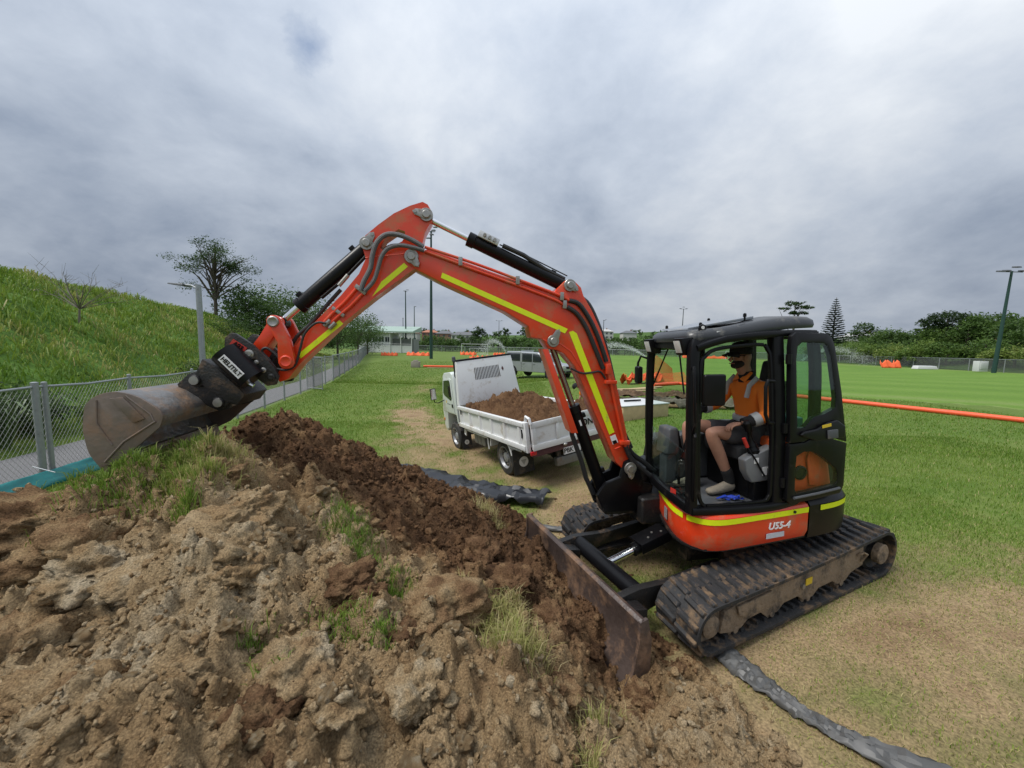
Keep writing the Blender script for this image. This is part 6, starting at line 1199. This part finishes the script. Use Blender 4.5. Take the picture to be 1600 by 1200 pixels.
tree('open_tree', 'grey-brown thin tree beside the pine', (103, 112, 2), [(0, 0, 7.0, 3, 2, 2.2), (2.5, 0, 6, 2, 2, 1.5), (-2.5, 0, 5.5, 2, 2, 1.5)], 1500, .3, .3, .30, limbs=10, clump=.4)
# far hill with its trees and houses
def far_hill():
    xs = np.linspace(-330, 330, 90); ys = np.linspace(150, 430, 40); X, Y = np.meshgrid(xs, ys, indexing='ij'); x = X.ravel(); y = Y.ravel(); z = -.5+sstep(y, 165, 330)*(17+5*(fbm(x*.012, y*.012, 6, 3)-.5)*2)*(.75+.25*sstep(np.abs(x), 20, 160))
    me = np_mesh('far_hill', np.stack([x, y, z], 1), grid_faces(90, 40), MATS['hill_grass'], {'cover': np.full(len(x), .15)}); tag(adopt(bpy.data.objects.new('far_hill', me), None), 'low suburban hill beyond the sports ground', kind='structure')
    zz = z.reshape(90, 40); return lambda px, py: float(zz[np.argmin(abs(xs-px)), np.argmin(abs(ys-py))])
FZ = far_hill()
for k in range(62):
    x = -95+k*2.9+rb.uniform(-2, 2); y = rb.uniform(150, 185)+abs(x)*.1; h = rb.uniform(4.5, 8.0)
    if x > 78: continue
    bushy(x, y, h, rb.uniform(3.2, 5.2), rb.choice([.2, .28, .34, .42]), 800, 'green tree in the belt beyond the far end of the field', 'trees beyond the far end of the field', leaf=.42, zb=-.3)
for k in range(34):
    x = -130+k*9+rb.uniform(-4, 4); y = rb.uniform(215, 300); bushy(x, y, rb.uniform(5, 8), rb.uniform(3.5, 6), rb.choice([.2, .26, .34]), 480, 'distant garden tree among the hill houses', 'garden trees on the far hill', leaf=.6, zb=FZ(x, y)-.5)
tree('poplar_tree', 'narrow upright poplar above the truck headboard', (-17, 185, 0), [(0, 0, 6.5, 2.2, 2.2, 6.0), (2.0, 0, 6, 1.8, 1.8, 5.4), (-1.2, 0, 5, 1.6, 1.6, 4.4)], 1800, .4, .3, .12, limbs=4, clump=.3)
HW = mat('house_wall', (.50, .49, .46), .8, var=.1, scale=2); HB = mat('house_brick', (.27, .15, .11), .8, var=.15, scale=2); HR = [mat('roof_grey', (.12, .125, .135), .7, var=.15, scale=2), mat('roof_brown', (.20, .11, .08), .7, var=.15, scale=2), mat('roof_pale', (.42, .42, .41), .6, var=.1, scale=2), mat('roof_terracotta', (.36, .15, .09), .7, var=.12, scale=2)]; HG = mat('house_window', (.03, .035, .045), .15, var=.1)
def house(x, y, w, d, h, rm, wmt, label, z=None, rot=0):
    z = FZ(x, y)-.4 if z is None else z; o = empty('house', (x, y, z), label, 'house', 'houses on the far hill'); a = R(rot); X = V(math.cos(a), math.sin(a), 0); Y = V(-X.y, X.x, 0); Z = V(0, 0, 1); b = V(x, y, z); P = lambda i, j, k: b+X*i+Y*j+Z*k
    MB().hexa([P(-w/2, -d/2, 0), P(w/2, -d/2, 0), P(w/2, d/2, 0), P(-w/2, d/2, 0), P(-w/2, -d/2, h), P(w/2, -d/2, h), P(w/2, d/2, h), P(-w/2, d/2, h)]).build('wall', wmt, o)
    rh = min(w, d)*.22; e = .5; r = MB().add([P(-w/2-e, -d/2-e, h+.01), P(w/2+e, -d/2-e, h+.01), P(w/2+e, d/2+e, h+.01), P(-w/2-e, d/2+e, h+.01), P(-w/2+d*.35, 0, h+rh), P(w/2-d*.35, 0, h+rh)], [(0, 1, 5, 4), (1, 2, 5), (2, 3, 4, 5), (3, 0, 4), (3, 2, 1, 0)]).build('roof', rm, o, smooth=0); MB().box(P(w*.2, .3, h+rh), (.7, .7, 1.4), (X, Y, Z)).build('chimney', HB, r)
    nw = max(2, int(w/2.6))
    for fl in range(max(1, int(h/2.6))):
        for k in range(nw):
            c = P(-w/2+w*(k+.5)/nw, -d/2-.02, 1.5+fl*2.6); wi = MB().box(c, (1.3, .06, 1.2), (X, Y, Z)).build('window', HG, o); MB().box(c+Y*-.03, (.08, .05, 1.2), (X, Y, Z)).build('mullion', HW, wi)
hs = [(-93, 258, 15, 9, 5.2, 0, 0, 'grey-roofed long house at the far left of the hill houses'), (-79, 246, 10, 8, 5, 2, 0, 'pale-roofed house behind the clubhouse roof'), (-66, 240, 13, 9, 5, 1, 0, 'brown-roofed wide house above the clubhouse'), (-54, 250, 10, 8, 5.2, 3, 1, 'terracotta-roofed brick house right of the clubhouse'), (-42, 236, 10, 9, 5.4, 0, 1, 'grey gabled house left of the tall floodlight pole'), (-30, 232, 14, 9, 5.4, 0, 0, 'white house with dark roof right of the tall pole'), (46, 250, 11, 8, 4.6, 3, 0, 'terracotta-roofed house seen right of the boom'), (62, 262, 12, 8, 5.4, 2, 0, 'pale house on the skyline left of the cab lamp'), (78, 258, 9, 8, 5, 0, 0, 'grey-roofed house on the skyline behind the cab lamp'), (34, 280, 11, 8, 5, 2, 0, 'pale-roofed house high on the hill right of the boom')]
for x, y, w, d, h, ri, wi, lb in hs: house(x, y, w, d, h, HR[ri], [HW, HB][wi], lb)
house(128, 140, 11, 8, 5, HR[2], HW, 'white house between the pine and the broad dark tree', BZ(128, 140)+.8, -20); house(150, 118, 12, 8, 4.5, HR[1], HB, 'brown-roofed house on the bank skyline at the right', BZ(150, 118)+2.6, -25)
# clubhouse
cl = empty('clubhouse', (-37, 108, 0), 'white two-storey clubhouse with pale green roof at the path end', 'building'); CW = mat('club_white', (.58, .59, .57), .7, var=.06, scale=2); CG = mat('club_green_roof', (.30, .40, .34), .5, var=.08, scale=2)
MB().box((-38.2, 110, 2.8), (8.0, 8, 5.6)).build('wall', CW, cl); MB().box((-31.2, 111, 2.0), (6, 6, 4.0)).build('lower_wing', mat('club_grey', (.2, .21, .2), .7, var=.1), cl)
MB().hexa([V(-43.4, 104.6, 5.6), V(-27.6, 104.6, 5.6), V(-27.6, 115, 6.2), V(-43.4, 115, 6.2), V(-43.4, 104.6, 6.0), V(-27.6, 104.6, 6.0), V(-27.6, 115, 7.8), V(-43.4, 115, 7.8)]).build('roof', CG, cl)
for k in range(4): w_ = MB().box((-40.2+1.75*k, 105.97, 3.7), (1.35, .06, 1.3)).build('window', HG, cl); MB().box((-40.2+1.75*k, 105.92, 3.7), (.08, .05, 1.3)).build('mullion', CW, w_)
for x in (-34, -31, -28): MB().tube([(x, 105, 0), (x, 105, 5.6)], .1, 6).build('veranda_post', CW, cl)
MB().box((-35.5, 105.2, 1.1), (15, .12, 2.0)).build('front_wall', CW, cl); MB().tube([(-43, 104.9, 2.5), (-28, 104.9, 2.5)], .05, 6).build('hand_rail', CW, cl)
# ================================================================ silver pickup
SIL = mat('silver_paint', (.33, .35, .37), .3, metal=.35, var=.05, scale=2, coat=.4); UG = mat('tinted_glass', (.02, .025, .03), .1, var=.1, coat=.5)
uh = R(-43); UX = V(math.cos(uh), math.sin(uh), 0); UY = V(-UX.y, UX.x, 0); UZ = V(0, 0, 1); sc = 1.1; UO = V(1.75, 29.6, gzf(1.8, 29.6)); UQ = lambda x, y, z: UO+(UX*x+UY*y+UZ*z)*sc
ut = empty('pickup', UO, 'silver double-cab pickup with canopy parked behind the truck', 'pickup')
body = [(-1.15, .42), (2.75, .42), (2.98, .5), (3.02, .78), (2.92, .98), (1.78, 1.10), (1.15, 1.68), (.9, 1.76), (-.45, 1.78), (-.55, 1.82), (-1.9, 1.82), (-2.05, 1.6), (-2.1, .95), (-2.1, .52), (-1.8, .46)]
MB().prism([UQ(x, -.88, z) for x, z in body], UY*1.76*sc).build('body', SIL, ut, bevel=.07, segs=3)
for s in (-1, 1):
    for pf_ in ([(.55, 1.12), (1.6, 1.12), (1.08, 1.62), (.55, 1.68)], [(-.42, 1.12), (.47, 1.12), (.47, 1.68), (-.42, 1.7)], [(-1.9, 1.15), (-.62, 1.15), (-.62, 1.68), (-1.8, 1.68)]): MB().prism([UQ(x, s*.885, z) for x, z in pf_], UY*s*.012*sc).build('side_window', UG, ut, bevel=.004)
    for x in (.5, -.5, 1.55): MB().prism([UQ(x, s*.882, .55), UQ(x+.015, s*.882, .55), UQ(x+.015, s*.882, 1.08), UQ(x, s*.882, 1.08)], UY*s*.006).build('door_seam', BLACK, ut)
    for x in (.3, -.65): MB().box(UQ(x+.35, s*.9, 1.0), (.2, .03, .05), (UX, UY, UZ)).build('door_handle', SIL, ut, bevel=.005)
    for x in (-1.35, 2.05): wheel(UQ(x, s*.80, .38), UY*s, .40, .26, ut); MB().lathe(UQ(x, s*.884, .40), UY*s, [(.47, 0), (.47, .01), (.0, .012)], 28).build('wheel_arch', BLACK, ut)
    MB().prism([UQ(2.72, s*.84, .80), UQ(2.72, s*.50, .80), UQ(2.72, s*.50, .98), UQ(2.72, s*.84, .98)], UX*.30*sc).build('headlight', LENS, ut, bevel=.03); MB().box(UQ(1.5, s*1.0, 1.16), (.12, .2, .16), (UX, UY, UZ)).build('wing_mirror', SIL, ut, bevel=.03); MB().box(UQ(2.98, s*.62, .58), (.1, .2, .1), (UX, UY, UZ)).build('fog_lamp', BLACK, ut, bevel=.02)
MB().box(UQ(3.0, 0, .84), (.08, .85, .16), (UX, UY, UZ)).build('grille', BLACK, ut, bevel=.02); MB().box(UQ(3.0, 0, .56), (.1, .8, .12), (UX, UY, UZ)).build('air_intake', BLACK, ut, bevel=.02)
MB().prism([UQ(1.72, -.74, 1.14), UQ(1.72, .74, 1.14), UQ(1.2, .66, 1.66), UQ(1.2, -.66, 1.66)], (UX*.6+UZ*.6)*.03).build('windscreen', UG, ut); MB().tube([UQ(-.7, -.7, 1.88), UQ(-.7, .7, 1.88)], .03, 6).build('roof_bar', SIL, ut); MB().tube([UQ(.4, -.6, 1.82), UQ(.4, .6, 1.82)], .03, 6).build('roof_bar', BLACK, ut)
# ================================================================ loose things on the ground
NETO = mat('orange_mesh', (.74, .12, .03), .7, var=.12, scale=5); PIPEO = mat('drain_coil', (.78, .10, .03), .5, var=.08, scale=3, bump=.3, bscale=20)
pp = [(10.6, 24.2), (12.2, 21.3), (13.4, 19.1), (14.6, 16.9), (15.7, 14.9), (17, 12.6), (18.6, 9.8), (21, 6)]
o = MB().tube([V(x, y, gzf(x, y)+.09) for x, y in smooth_poly(pp, 4)], .095, 12).build('drain_pipe', PIPEO, None); tag(o, 'long orange drainage pipe lying across the grass at the right', 'pipe')
o = MB().tube([V(8.5, 22.6, gzf(8.5, 22.6)+.1), V(10.6, 24.0, gzf(10.6, 24)+.1)], .10, 12).build('drain_pipe', PIPEO, None); tag(o, 'short orange pipe lying below the orange netting', 'pipe')
def crumple(name, path, width, amp, m, label, zfun, n=90, k=18, cat='sheet', lift=.02, seed=1, freq=3.2):
    P = smooth_poly(path, max(2, n//(len(path)-1))); rows = []
    for i, p in enumerate(P):
        a = Vector(P[min(i+1, len(P)-1)])-Vector(P[max(0, i-1)]); nv = Vector((-a.y, a.x)).normalized(); w = width(i/(len(P)-1)) if callable(width) else width; r = []
        for j in range(k+1):
            q = (j/k-.5)*2; x, y = p[0]+nv.x*q*w/2, p[1]+nv.y*q*w/2
            s = i/(len(P)-1)*len(path)*1.2; t = mnoise.noise(V(s*freq*.4, q*1.8, seed)); wq = q+.5*mnoise.noise(V(s*freq*.35, q, seed+2)); u = abs(mnoise.noise(V(s*freq*.22, wq*3.2, seed+5))); u2 = abs(mnoise.noise(V(s*freq*.8, wq*4.5, seed+9)))
            r.append((x+.25*w*.3*t, y+.25*w*.3*mnoise.noise(V(s*freq*.5+9, q*1.8, seed)), zfun(x, y)+lift+amp*(.5*(1-q*q)+.9*(.5-u)*1.2+.45*(.3-u2)+.35*t)*(1 if amp > .03 else 1)))
        rows.append(r)
    o = MB().sheet(rows).build(name, m, None, smooth=18); o.modifiers.new('solid', 'SOLIDIFY').thickness = .004; return tag(o, label, cat)
topz = lambda x, y: max(gzf(x, y), mzf(x, y) if -5 < x < 2 and y < 7 else -9)
crumple('plastic_sheet', [(-2.75, 7.7), (-2.2, 7.35), (-1.6, 6.95), (-1.0, 6.55), (-.4, 6.2), (.15, 5.95), (.6, 5.75)], lambda t: .66+.2*math.sin(t*5), .16, mat('black_polythene', (.018, .020, .025), .36, var=.3, scale=2), 'crumpled dark polythene sheet along the mound behind the truck wheel', topz, 48, 8, lift=.05)
crumple('fabric_strip', [(1.60, 2.86), (1.70, 2.62), (1.80, 2.38), (1.93, 2.15), (2.12, 1.95), (2.5, 1.65), (3.0, 1.3)], lambda t: .13+.05*math.sin(t*9)+.06*t, .045, mat('grey_fabric', (.085, .085, .083), .5, var=.5, scale=6), 'torn grey fabric strip trailing on the ground from under the near track', topz, 84, 9, lift=.006, seed=7, freq=9)
crumple('fabric_strip', [(.45, 4.95), (.75, 4.85), (1.05, 4.9), (1.4, 5.0)], .12, .03, MATS['grey_fabric'], 'small scrap of grey fabric by the far track', topz, 40, 8, lift=.02, seed=3)
def silt():
    rows = []; 
    for i in range(70):
        y = 2.6+i*.1; r = []
        for j in range(9):
            q = j/8; x = float(fence_x(y))+.12+q*.2+.04*mnoise.noise(V(y*1.5, q*2, 2)); r.append((x, y, gzf(x, y)+.24*(1-q)**.8+.03+.05*abs(mnoise.noise(V(y*2.2, q*3, 6)))))
        rows.append(r)
    o = MB().sheet(rows).build('silt_fence', mat('teal_mesh', (.006, .15, .15), .5, var=.25, scale=6), None, smooth=35); o.modifiers.new('solid', 'SOLIDIFY').thickness = .005; tag(o, 'teal silt fence sheet along the bottom of the wire fence', 'sheet')
    for k in range(6): y = 3.2+k*1.1; x = float(fence_x(y)); MB().tube([V(x+.1, y, gzf(x, y)+.42), V(x+.35, y+.12, gzf(x, y)+.28)], .008, 5).build('tie', WHITE, o)
silt()
def net(name, corners, nu, nv, label, r=.012, sag=.08):
    A, Bc, C, D = [Vector(c) for c in corners]; mb = MB(); f = lambda u, v: A.lerp(Bc, u).lerp(D.lerp(C, u), v)+V(0, 0, -sag*math.sin(u*3.14)*math.sin(v*3.14))
    for i in range(nu+1): mb.tube([f(i/nu, j/6) for j in range(7)], r, 4, caps=False)
    for j in range(nv+1): mb.tube([f(i/8, j/nv) for i in range(9)], r, 4, caps=False)
    return tag(mb.build(name, NETO, None, smooth=0), label, 'netting')
net('safety_net', [(8.9, 25.2, .1), (11.4, 26.6, .1), (11.2, 26.5, 1.0), (9.8, 25.8, 1.9)], 26, 16, 'orange safety netting propped in a peak behind the cab windscreen'); net('safety_net', [(9.0, 24.6, .1), (12.2, 26.0, .1), (12.0, 26.4, .75), (9.0, 25.2, .6)], 30, 9, 'low orange safety netting stretched beside the trench')
crumple('net_roll', [(7.0, 23.6), (8.0, 24.2), (9.0, 24.9), (10, 25.5)], .7, .55, NETO, 'bunched heap of orange netting on the grass', gzf, 50, 16, cat='netting', lift=.08, seed=4, freq=4)
for k, (x, y, w, h, lb) in enumerate([(-20.5, 82, 5.0, .9, 'low orange barrier netting left of the tall pole'), (-25.5, 78, 3.5, .8, 'orange netting heap in front of the clubhouse wall'), (-11.5, 98, 4.2, 1.0, 'orange barrier netting right of the tall pole'), (-5.3, 62, 3.6, 1.0, 'orange netting behind the truck cab roof'), (-3.6, 100, 3, .9, 'orange netting beside the large goal'), (66, 66, 3.4, 1.5, 'orange barrier at the field edge by the right-hand fence'), (60, 118, 14, 1.0, 'orange netting behind the goal seen through the cab')]):
    g = gzf(x, y); mb = MB(); rows = [[(x-w/2+w*i/14, y+.25*math.sin(i*1.3+k)+j*.12, g+h*j/4*(.75+.25*math.sin(i*2.1+k))) for i in range(15)] for j in range(5)]; o = mb.sheet(rows).build('barrier_net', NETO, None); o.modifiers.new('solid', 'SOLIDIFY').thickness = .03; tag(o, lb, 'netting')
TIM = mat('timber', (.46, .34, .19), .75, var=.2, scale=6, bump=.2, bscale=50); 
for k, (x, y, a, ln, lb) in enumerate([(6.6, 20.4, 20, 3.0, 'pale timber plank on the grass nearest the netting heap'), (6.2, 19.6, 8, 2.6, 'pale timber plank lying along the trench edge'), (7.6, 21.2, 35, 2.8, 'pale timber plank angled toward the orange pipe'), (-7.6, 44, 10, 4.5, 'long plank beside the base of the tall pole')]):
    c, s = math.cos(R(a)), math.sin(R(a)); o = MB().box(V(x, y, gzf(x, y)+.05), (ln, .22, .05), (V(c, s, 0), V(-s, c, 0), V(0, 0, 1))).build('plank', TIM, None, bevel=.006); tag(o, lb, 'plank')
o = MB().tube([V(-10.6, 45, gzf(-10, 45)+.12), V(-6.2, 45.5, gzf(-6, 45)+.12)], .13, 10).build('drain_pipe', PIPEO, None); tag(o, 'short orange pipe lying near the base of the tall pole', 'pipe')
o = MB().box(V(-11.4, 44.5, gzf(-11, 44)+.35), (.9, .9, .7)).box(V(-11.4, 44.5, gzf(-11, 44)+.78), (.5, .6, .16)).build('crate', mat('grey_timber', (.28, .25, .21), .8, var=.2, scale=5), None, bevel=.03); tag(o, 'grey wooden crate left of the orange pipe on the far lawn', 'crate')
bx_ = empty('plywood_box', (4.0, 12.4, gzf(4.3, 12.4)), 'low plywood formwork box with white lid behind the boom', 'box'); ba = R(28); bX, bY = V(math.cos(ba), math.sin(ba), 0), V(-math.sin(ba), math.cos(ba), 0); g = gzf(4.3, 12.4)
for s, L_, off in ((bX, 2.0, bY*-.6), (bX, 2.0, bY*.6), (bY, 1.16, bX*-.98), (bY, 1.16, bX*.98)): MB().box(V(4.0, 12.4, g+.2)+off, (L_, .04, .44), (s, V(-s.y, s.x, 0), V(0, 0, 1))).build('side_panel', TIM, bx_, bevel=.004)
MB().box(V(4.0, 12.4, g+.44), (2.05, 1.28, .03), (bX, bY, V(0, 0, 1))).build('lid', GW, bx_, bevel=.004); MB().tube([V(3.7, 12.3, g+.49), V(4.3, 12.5, g+.5)], .03, 8).build('tie_rod', BLACK, bx_)
rl_ = crumple('rubble', [(4.2, 14.2), (5.4, 14.3), (6.6, 14.35), (8, 14.3), (9.3, 14.3)], .7, .34, mat('grey_spoil', (.13, .11, .085), .95, var=.4, scale=6, bump=.8, bscale=20), 'dark spoil bank along the near side of the trench', gzf, 70, 18, cat='soil', lift=.02, seed=8, freq=4)
crumple('rubble', [(4.2, 16.8), (5.4, 16.8), (6.8, 16.75), (8.2, 16.8), (9.6, 16.9)], .6, .30, mat('brown_spoil', (.12, .075, .042), .95, var=.4, scale=6, bump=.8, bscale=20), 'brown spoil bank along the far side of the trench', gzf, 70, 18, cat='soil', lift=.02, seed=11, freq=4)
o = MB().box(V(67.5, 54.6, .9), (1.3, .8, 1.5)).box(V(67.5, 54.2, 1.0), (1.0, .1, 1.0)).build('utility_cabinet', GW, None, bevel=.05); tag(o, 'white utility cabinet at the foot of the leaning floodlight pole', 'cabinet')
o = MB().hexa([V(66.8, 62.3, .05), V(70.2, 62.3, .05), V(70.2, 63.4, .05), V(66.8, 63.4, .05), V(67.0, 62.4, .55), V(70.0, 62.4, .55), V(70.0, 63.3, .6), V(67.0, 63.3, .6)]).build('bench_seat', GW, None, bevel=.04); tag(o, 'low white bench beside the orange barrier', 'bench')
# a sprinkler throwing water over the field
def spray(x, y, dx, n, h, label, L_=13):
    t = rng.random(n)**.8; px = x+dx*L_*t+rng.normal(0, .10+.75*t, n); pz = .5+h*4*t*(1-t)*.75+(1-t)*.3+rng.normal(0, .05+.55*t, n); py = y+rng.normal(0, .2+1.0*t, n); pz = np.maximum(pz, .1); r = .022+.03*rng.random(n)
    v = np.array([(1, 1, 1), (-1, -1, 1), (-1, 1, -1), (1, -1, -1)])*.7; Vv = (np.stack([px, py, pz], 1)[:, None, :]+v[None]*r[:, None, None]).reshape(-1, 3); i = np.arange(n)*4; F = np.concatenate([np.stack([i, i+1, i+2], 1), np.stack([i, i+3, i+1], 1), np.stack([i, i+2, i+3], 1), np.stack([i+1, i+3, i+2], 1)])
    me = np_mesh('sprinkler_spray', Vv, F, mat('water_droplets', (.85, .88, .9), .3, var=0, alpha=.55), smooth=True); tag(adopt(bpy.data.objects.new('sprinkler_spray', me), None), label, 'water spray', kind='stuff')
spray(25.5, 72, -1, 3600, 3.2, 'white sprinkler jet spraying over the field right of the boom'); spray(58, 76, 1, 2600, 3.4, 'white sprinkler jet seen through the cab door window'); spray(-1.5, 90, -1, 1800, 4.0, 'faint sprinkler mist above the truck headboard', 6)
# ================================================================ grass
GRASS = attr_mat('grass_blades', 'tint', [(0, (.06, .12, .016)), (.3, (.125, .22, .025)), (.55, (.20, .28, .045)), (.75, (.34, .32, .11)), (1, (.50, .42, .22))], nscale=3, namt=.1, bump=0, transl=.35, island=.22, rough=.6)
def blades(name, P, Hh, Wd, tint, lean=.5, label=None, parent=None, cat=None):
    n = len(P); a = rng.uniform(0, 2*math.pi, n); dx = np.cos(a); dy = np.sin(a); ln = lean*(.3+rng.random(n))*Hh; b = rng.uniform(0, 2*math.pi, n); lx = np.cos(b)*ln; ly = np.sin(b)*ln
    hw = Wd/2; z0 = P[:, 2]-.01
    v0 = np.stack([P[:, 0]-dx*hw, P[:, 1]-dy*hw, z0], 1); v1 = np.stack([P[:, 0]+dx*hw, P[:, 1]+dy*hw, z0], 1)
    mx = P[:, 0]+lx*.35; my = P[:, 1]+ly*.35; mz = P[:, 2]+Hh*.6
    v2 = np.stack([mx+dx*hw*.8, my+dy*hw*.8, mz], 1); v3 = np.stack([mx-dx*hw*.8, my-dy*hw*.8, mz], 1)
    v4 = np.stack([P[:, 0]+lx, P[:, 1]+ly, P[:, 2]+Hh*np.maximum(.35, 1-lean*.4)], 1)
    Vt = np.stack([v0, v1, v2, v3, v4], 1).reshape(-1, 3); i = np.arange(n)*5
    F = np.concatenate([np.stack([i, i+1, i+2], 1), np.stack([i, i+2, i+3], 1), np.stack([i+3, i+2, i+4], 1)])
    me = np_mesh(name, Vt, F, GRASS, {'tint': np.repeat(tint, 5)}, smooth=False)
    o = adopt(bpy.data.objects.new(name, me), parent); return tag(o, label, cat, kind='stuff')
def lawn():
    Ps = []; Hs = []; Ws = []; Ts = []
    def region(x0, x1, y0, y1, n, h, w, pw=1.0):
        x = rng.uniform(x0, x1, n); y = y0+rng.random(n)**pw*(y1-y0); b = bare_mask(x, y); f = field_mask(x, y); mb = mound_base(x, y) if x0 < 2.2 and y0 < 7 else np.full(n, -9.)
        trk = (np.abs((x-2.21)*-.91+(y-3.92)*-.415) < 1.45) & (np.abs(np.abs((x-2.21)*.415-(y-3.92)*.91)-.73) < .22)
        k = (rng.random(n) > b*.93) & (f < .5) & (mb < gz(x, y)-.02) & (x > fence_x(y)+.1) & ~trk & ~((x > 4.3) & (x < 9.5) & (y > 14.4) & (y < 16.5))
        x, y, b = x[k], y[k], b[k]; m = len(x)
        Ps.append(np.stack([x, y, gz(x, y)], 1)); Hs.append(h*(.5+rng.random(m))*(1-.45*b)); Ws.append(w*(.7+.6*rng.random(m))); Ts.append(np.clip(.30+.45*(fbm(x*.9, y*.9, 5, 4)-.5)+.45*b+.10*rng.random(m)+.5*(rng.random(m) < .05), 0, 1))
    region(1.1, 6.5, 1.2, 6.0, 60000, .038, .0045)
    region(3.5, 12, 3.0, 10, 60000, .05, .007)
    region(4, 19, 8, 21, 45000, .055, .013)
    region(-8.6, 0.5, 4.5, 13, 60000, .05, .008)
    region(-12.5, 2, 12, 28, 45000, .07, .016)
    region(-5, 5, 8, 25, 22000, .06, .014)
    region(-8.1, -4.4, 1.5, 6, 22000, .07, .007)
    region(-19, 4, 26, 58, 40000, .07, .03, 2.2)
    # straw litter on the worn ground
    blades('lawn_grass', np.concatenate(Ps), np.concatenate(Hs), np.concatenate(Ws), np.concatenate(Ts), .55, 'short trodden grass of the sports ground', cat='grass')
    n = 70000; x = rng.uniform(.2, 6.5, n); y = rng.uniform(1.2, 8.5, n); b = bare_mask(x, y); k = (rng.random(n) < b*.9) & (mound_base(x, y) < gz(x, y)-.02); x, y = x[k], y[k]; m = len(x)
    blades('straw_litter', np.stack([x, y, gz(x, y)+.008], 1), np.full(m, .018)*(.4+rng.random(m)), np.full(m, .0045), .55+.45*rng.random(m), 2.4, 'dry straw litter strewn over the worn ground', cat='straw')
lawn()
def verge():
    n = 26000; y = rng.uniform(2, 40, n)**1.0; d = 2.3+rng.random(n)*2.2; x = fence_x(y)-d
    blades('verge_grass', np.stack([x, y, np.maximum(gz(x, y), hill_z(x, y))-.0], 1), .07*(.5+rng.random(n)), .012+.0006*y, np.clip(.38+.2*rng.random(n)+.3*(fbm(x, y, 8, 3)-.5), 0, 1), .5, 'green verge between the path and the hillside', cat='grass')
    n = 95000; y = 1.5+rng.random(n)**1.2*70; d = 4.0+rng.random(n)**1.1*17; x = fence_x(y)-d; z = hill_z(x, y); cl = fbm(x*1.1, y*1.1, 15, 4); h = (.16+.38*np.clip(cl*2-.6, 0, 1))*(.35+1.2*rng.random(n))
    t = np.clip(.40+.75*(fbm(x*.5, y*.5, 18, 4)-.5)+.14*rng.random(n)+.40*(rng.random(n) < .018), 0, 1)
    blades('hill_grass', np.stack([x, y, z], 1), h, .016+.0011*np.hypot(x, y), t, .8, 'long rank grass growing over the hillside', cat='grass')
verge()
def tufts():
    """(x, y, spread, count, height, tint) clumps growing out of the mound"""
    L_ = [(-2.62, 2.42, .24, 2200, .11, .40), (-2.35, 2.6, .24, 2200, .10, .48), (-2.9, 2.55, .14, 900, .11, .34), (-2.05, 2.62, .16, 900, .13, .85), (-2.2, 2.5, .16, 800, .12, .62), (-1.98, 2.42, .09, 420, .14, .6), (-1.98, 2.22, .06, 220, .12, .45), (-3.9, 2.9, .3, 900, .1, .35),
          (-1.25, 2.75, .14, 420, .10, .36), (-1.1, 2.6, .12, 380, .10, .32), (-.95, 2.4, .09, 180, .09, .35), (-.72, 2.25, .11, 420, .07, .36), (-.85, 1.85, .1, 240, .09, .45), (-.62, 1.78, .06, 200, .07, .32), (-1.0, 1.5, .07, 160, .07, .4), (-1.15, 1.62, .06, 150, .07, .36),
          (-.02, 2.2, .13, 460, .15, .80), (.02, 1.98, .15, 620, .16, .78), (.05, 2.45, .07, 220, .17, .88), (.18, 2.05, .08, 180, .13, .85), (-.3, 4.55, .12, 340, .16, .9), (-.15, 4.35, .08, 160, .14, .9), (.45, 1.75, .06, 110, .13, .8), (.38, 1.5, .05, 90, .12, .75), (-.3, 2.45, .05, 80, .1, .85), (.62, 1.9, .04, 70, .1, .8)]
    P = []; Hh = []; T = []
    for (x, y, s, n, h, t) in L_:
        px = x+rng.normal(0, s*.6, n); py = y+rng.normal(0, s*.6, n); pz = mound_z(px, py); P.append(np.stack([px, py, pz], 1)); Hh.append(h*(.4+.8*rng.random(n))); T.append(np.clip(t+.28*(rng.random(n)-.5), 0, 1))
    P = np.concatenate(P); blades('mound_grass', P, np.concatenate(Hh), np.full(len(P), .0042), np.concatenate(T), .75, 'tufts of green and straw grass sprouting from the dirt mound', cat='grass')
tufts()
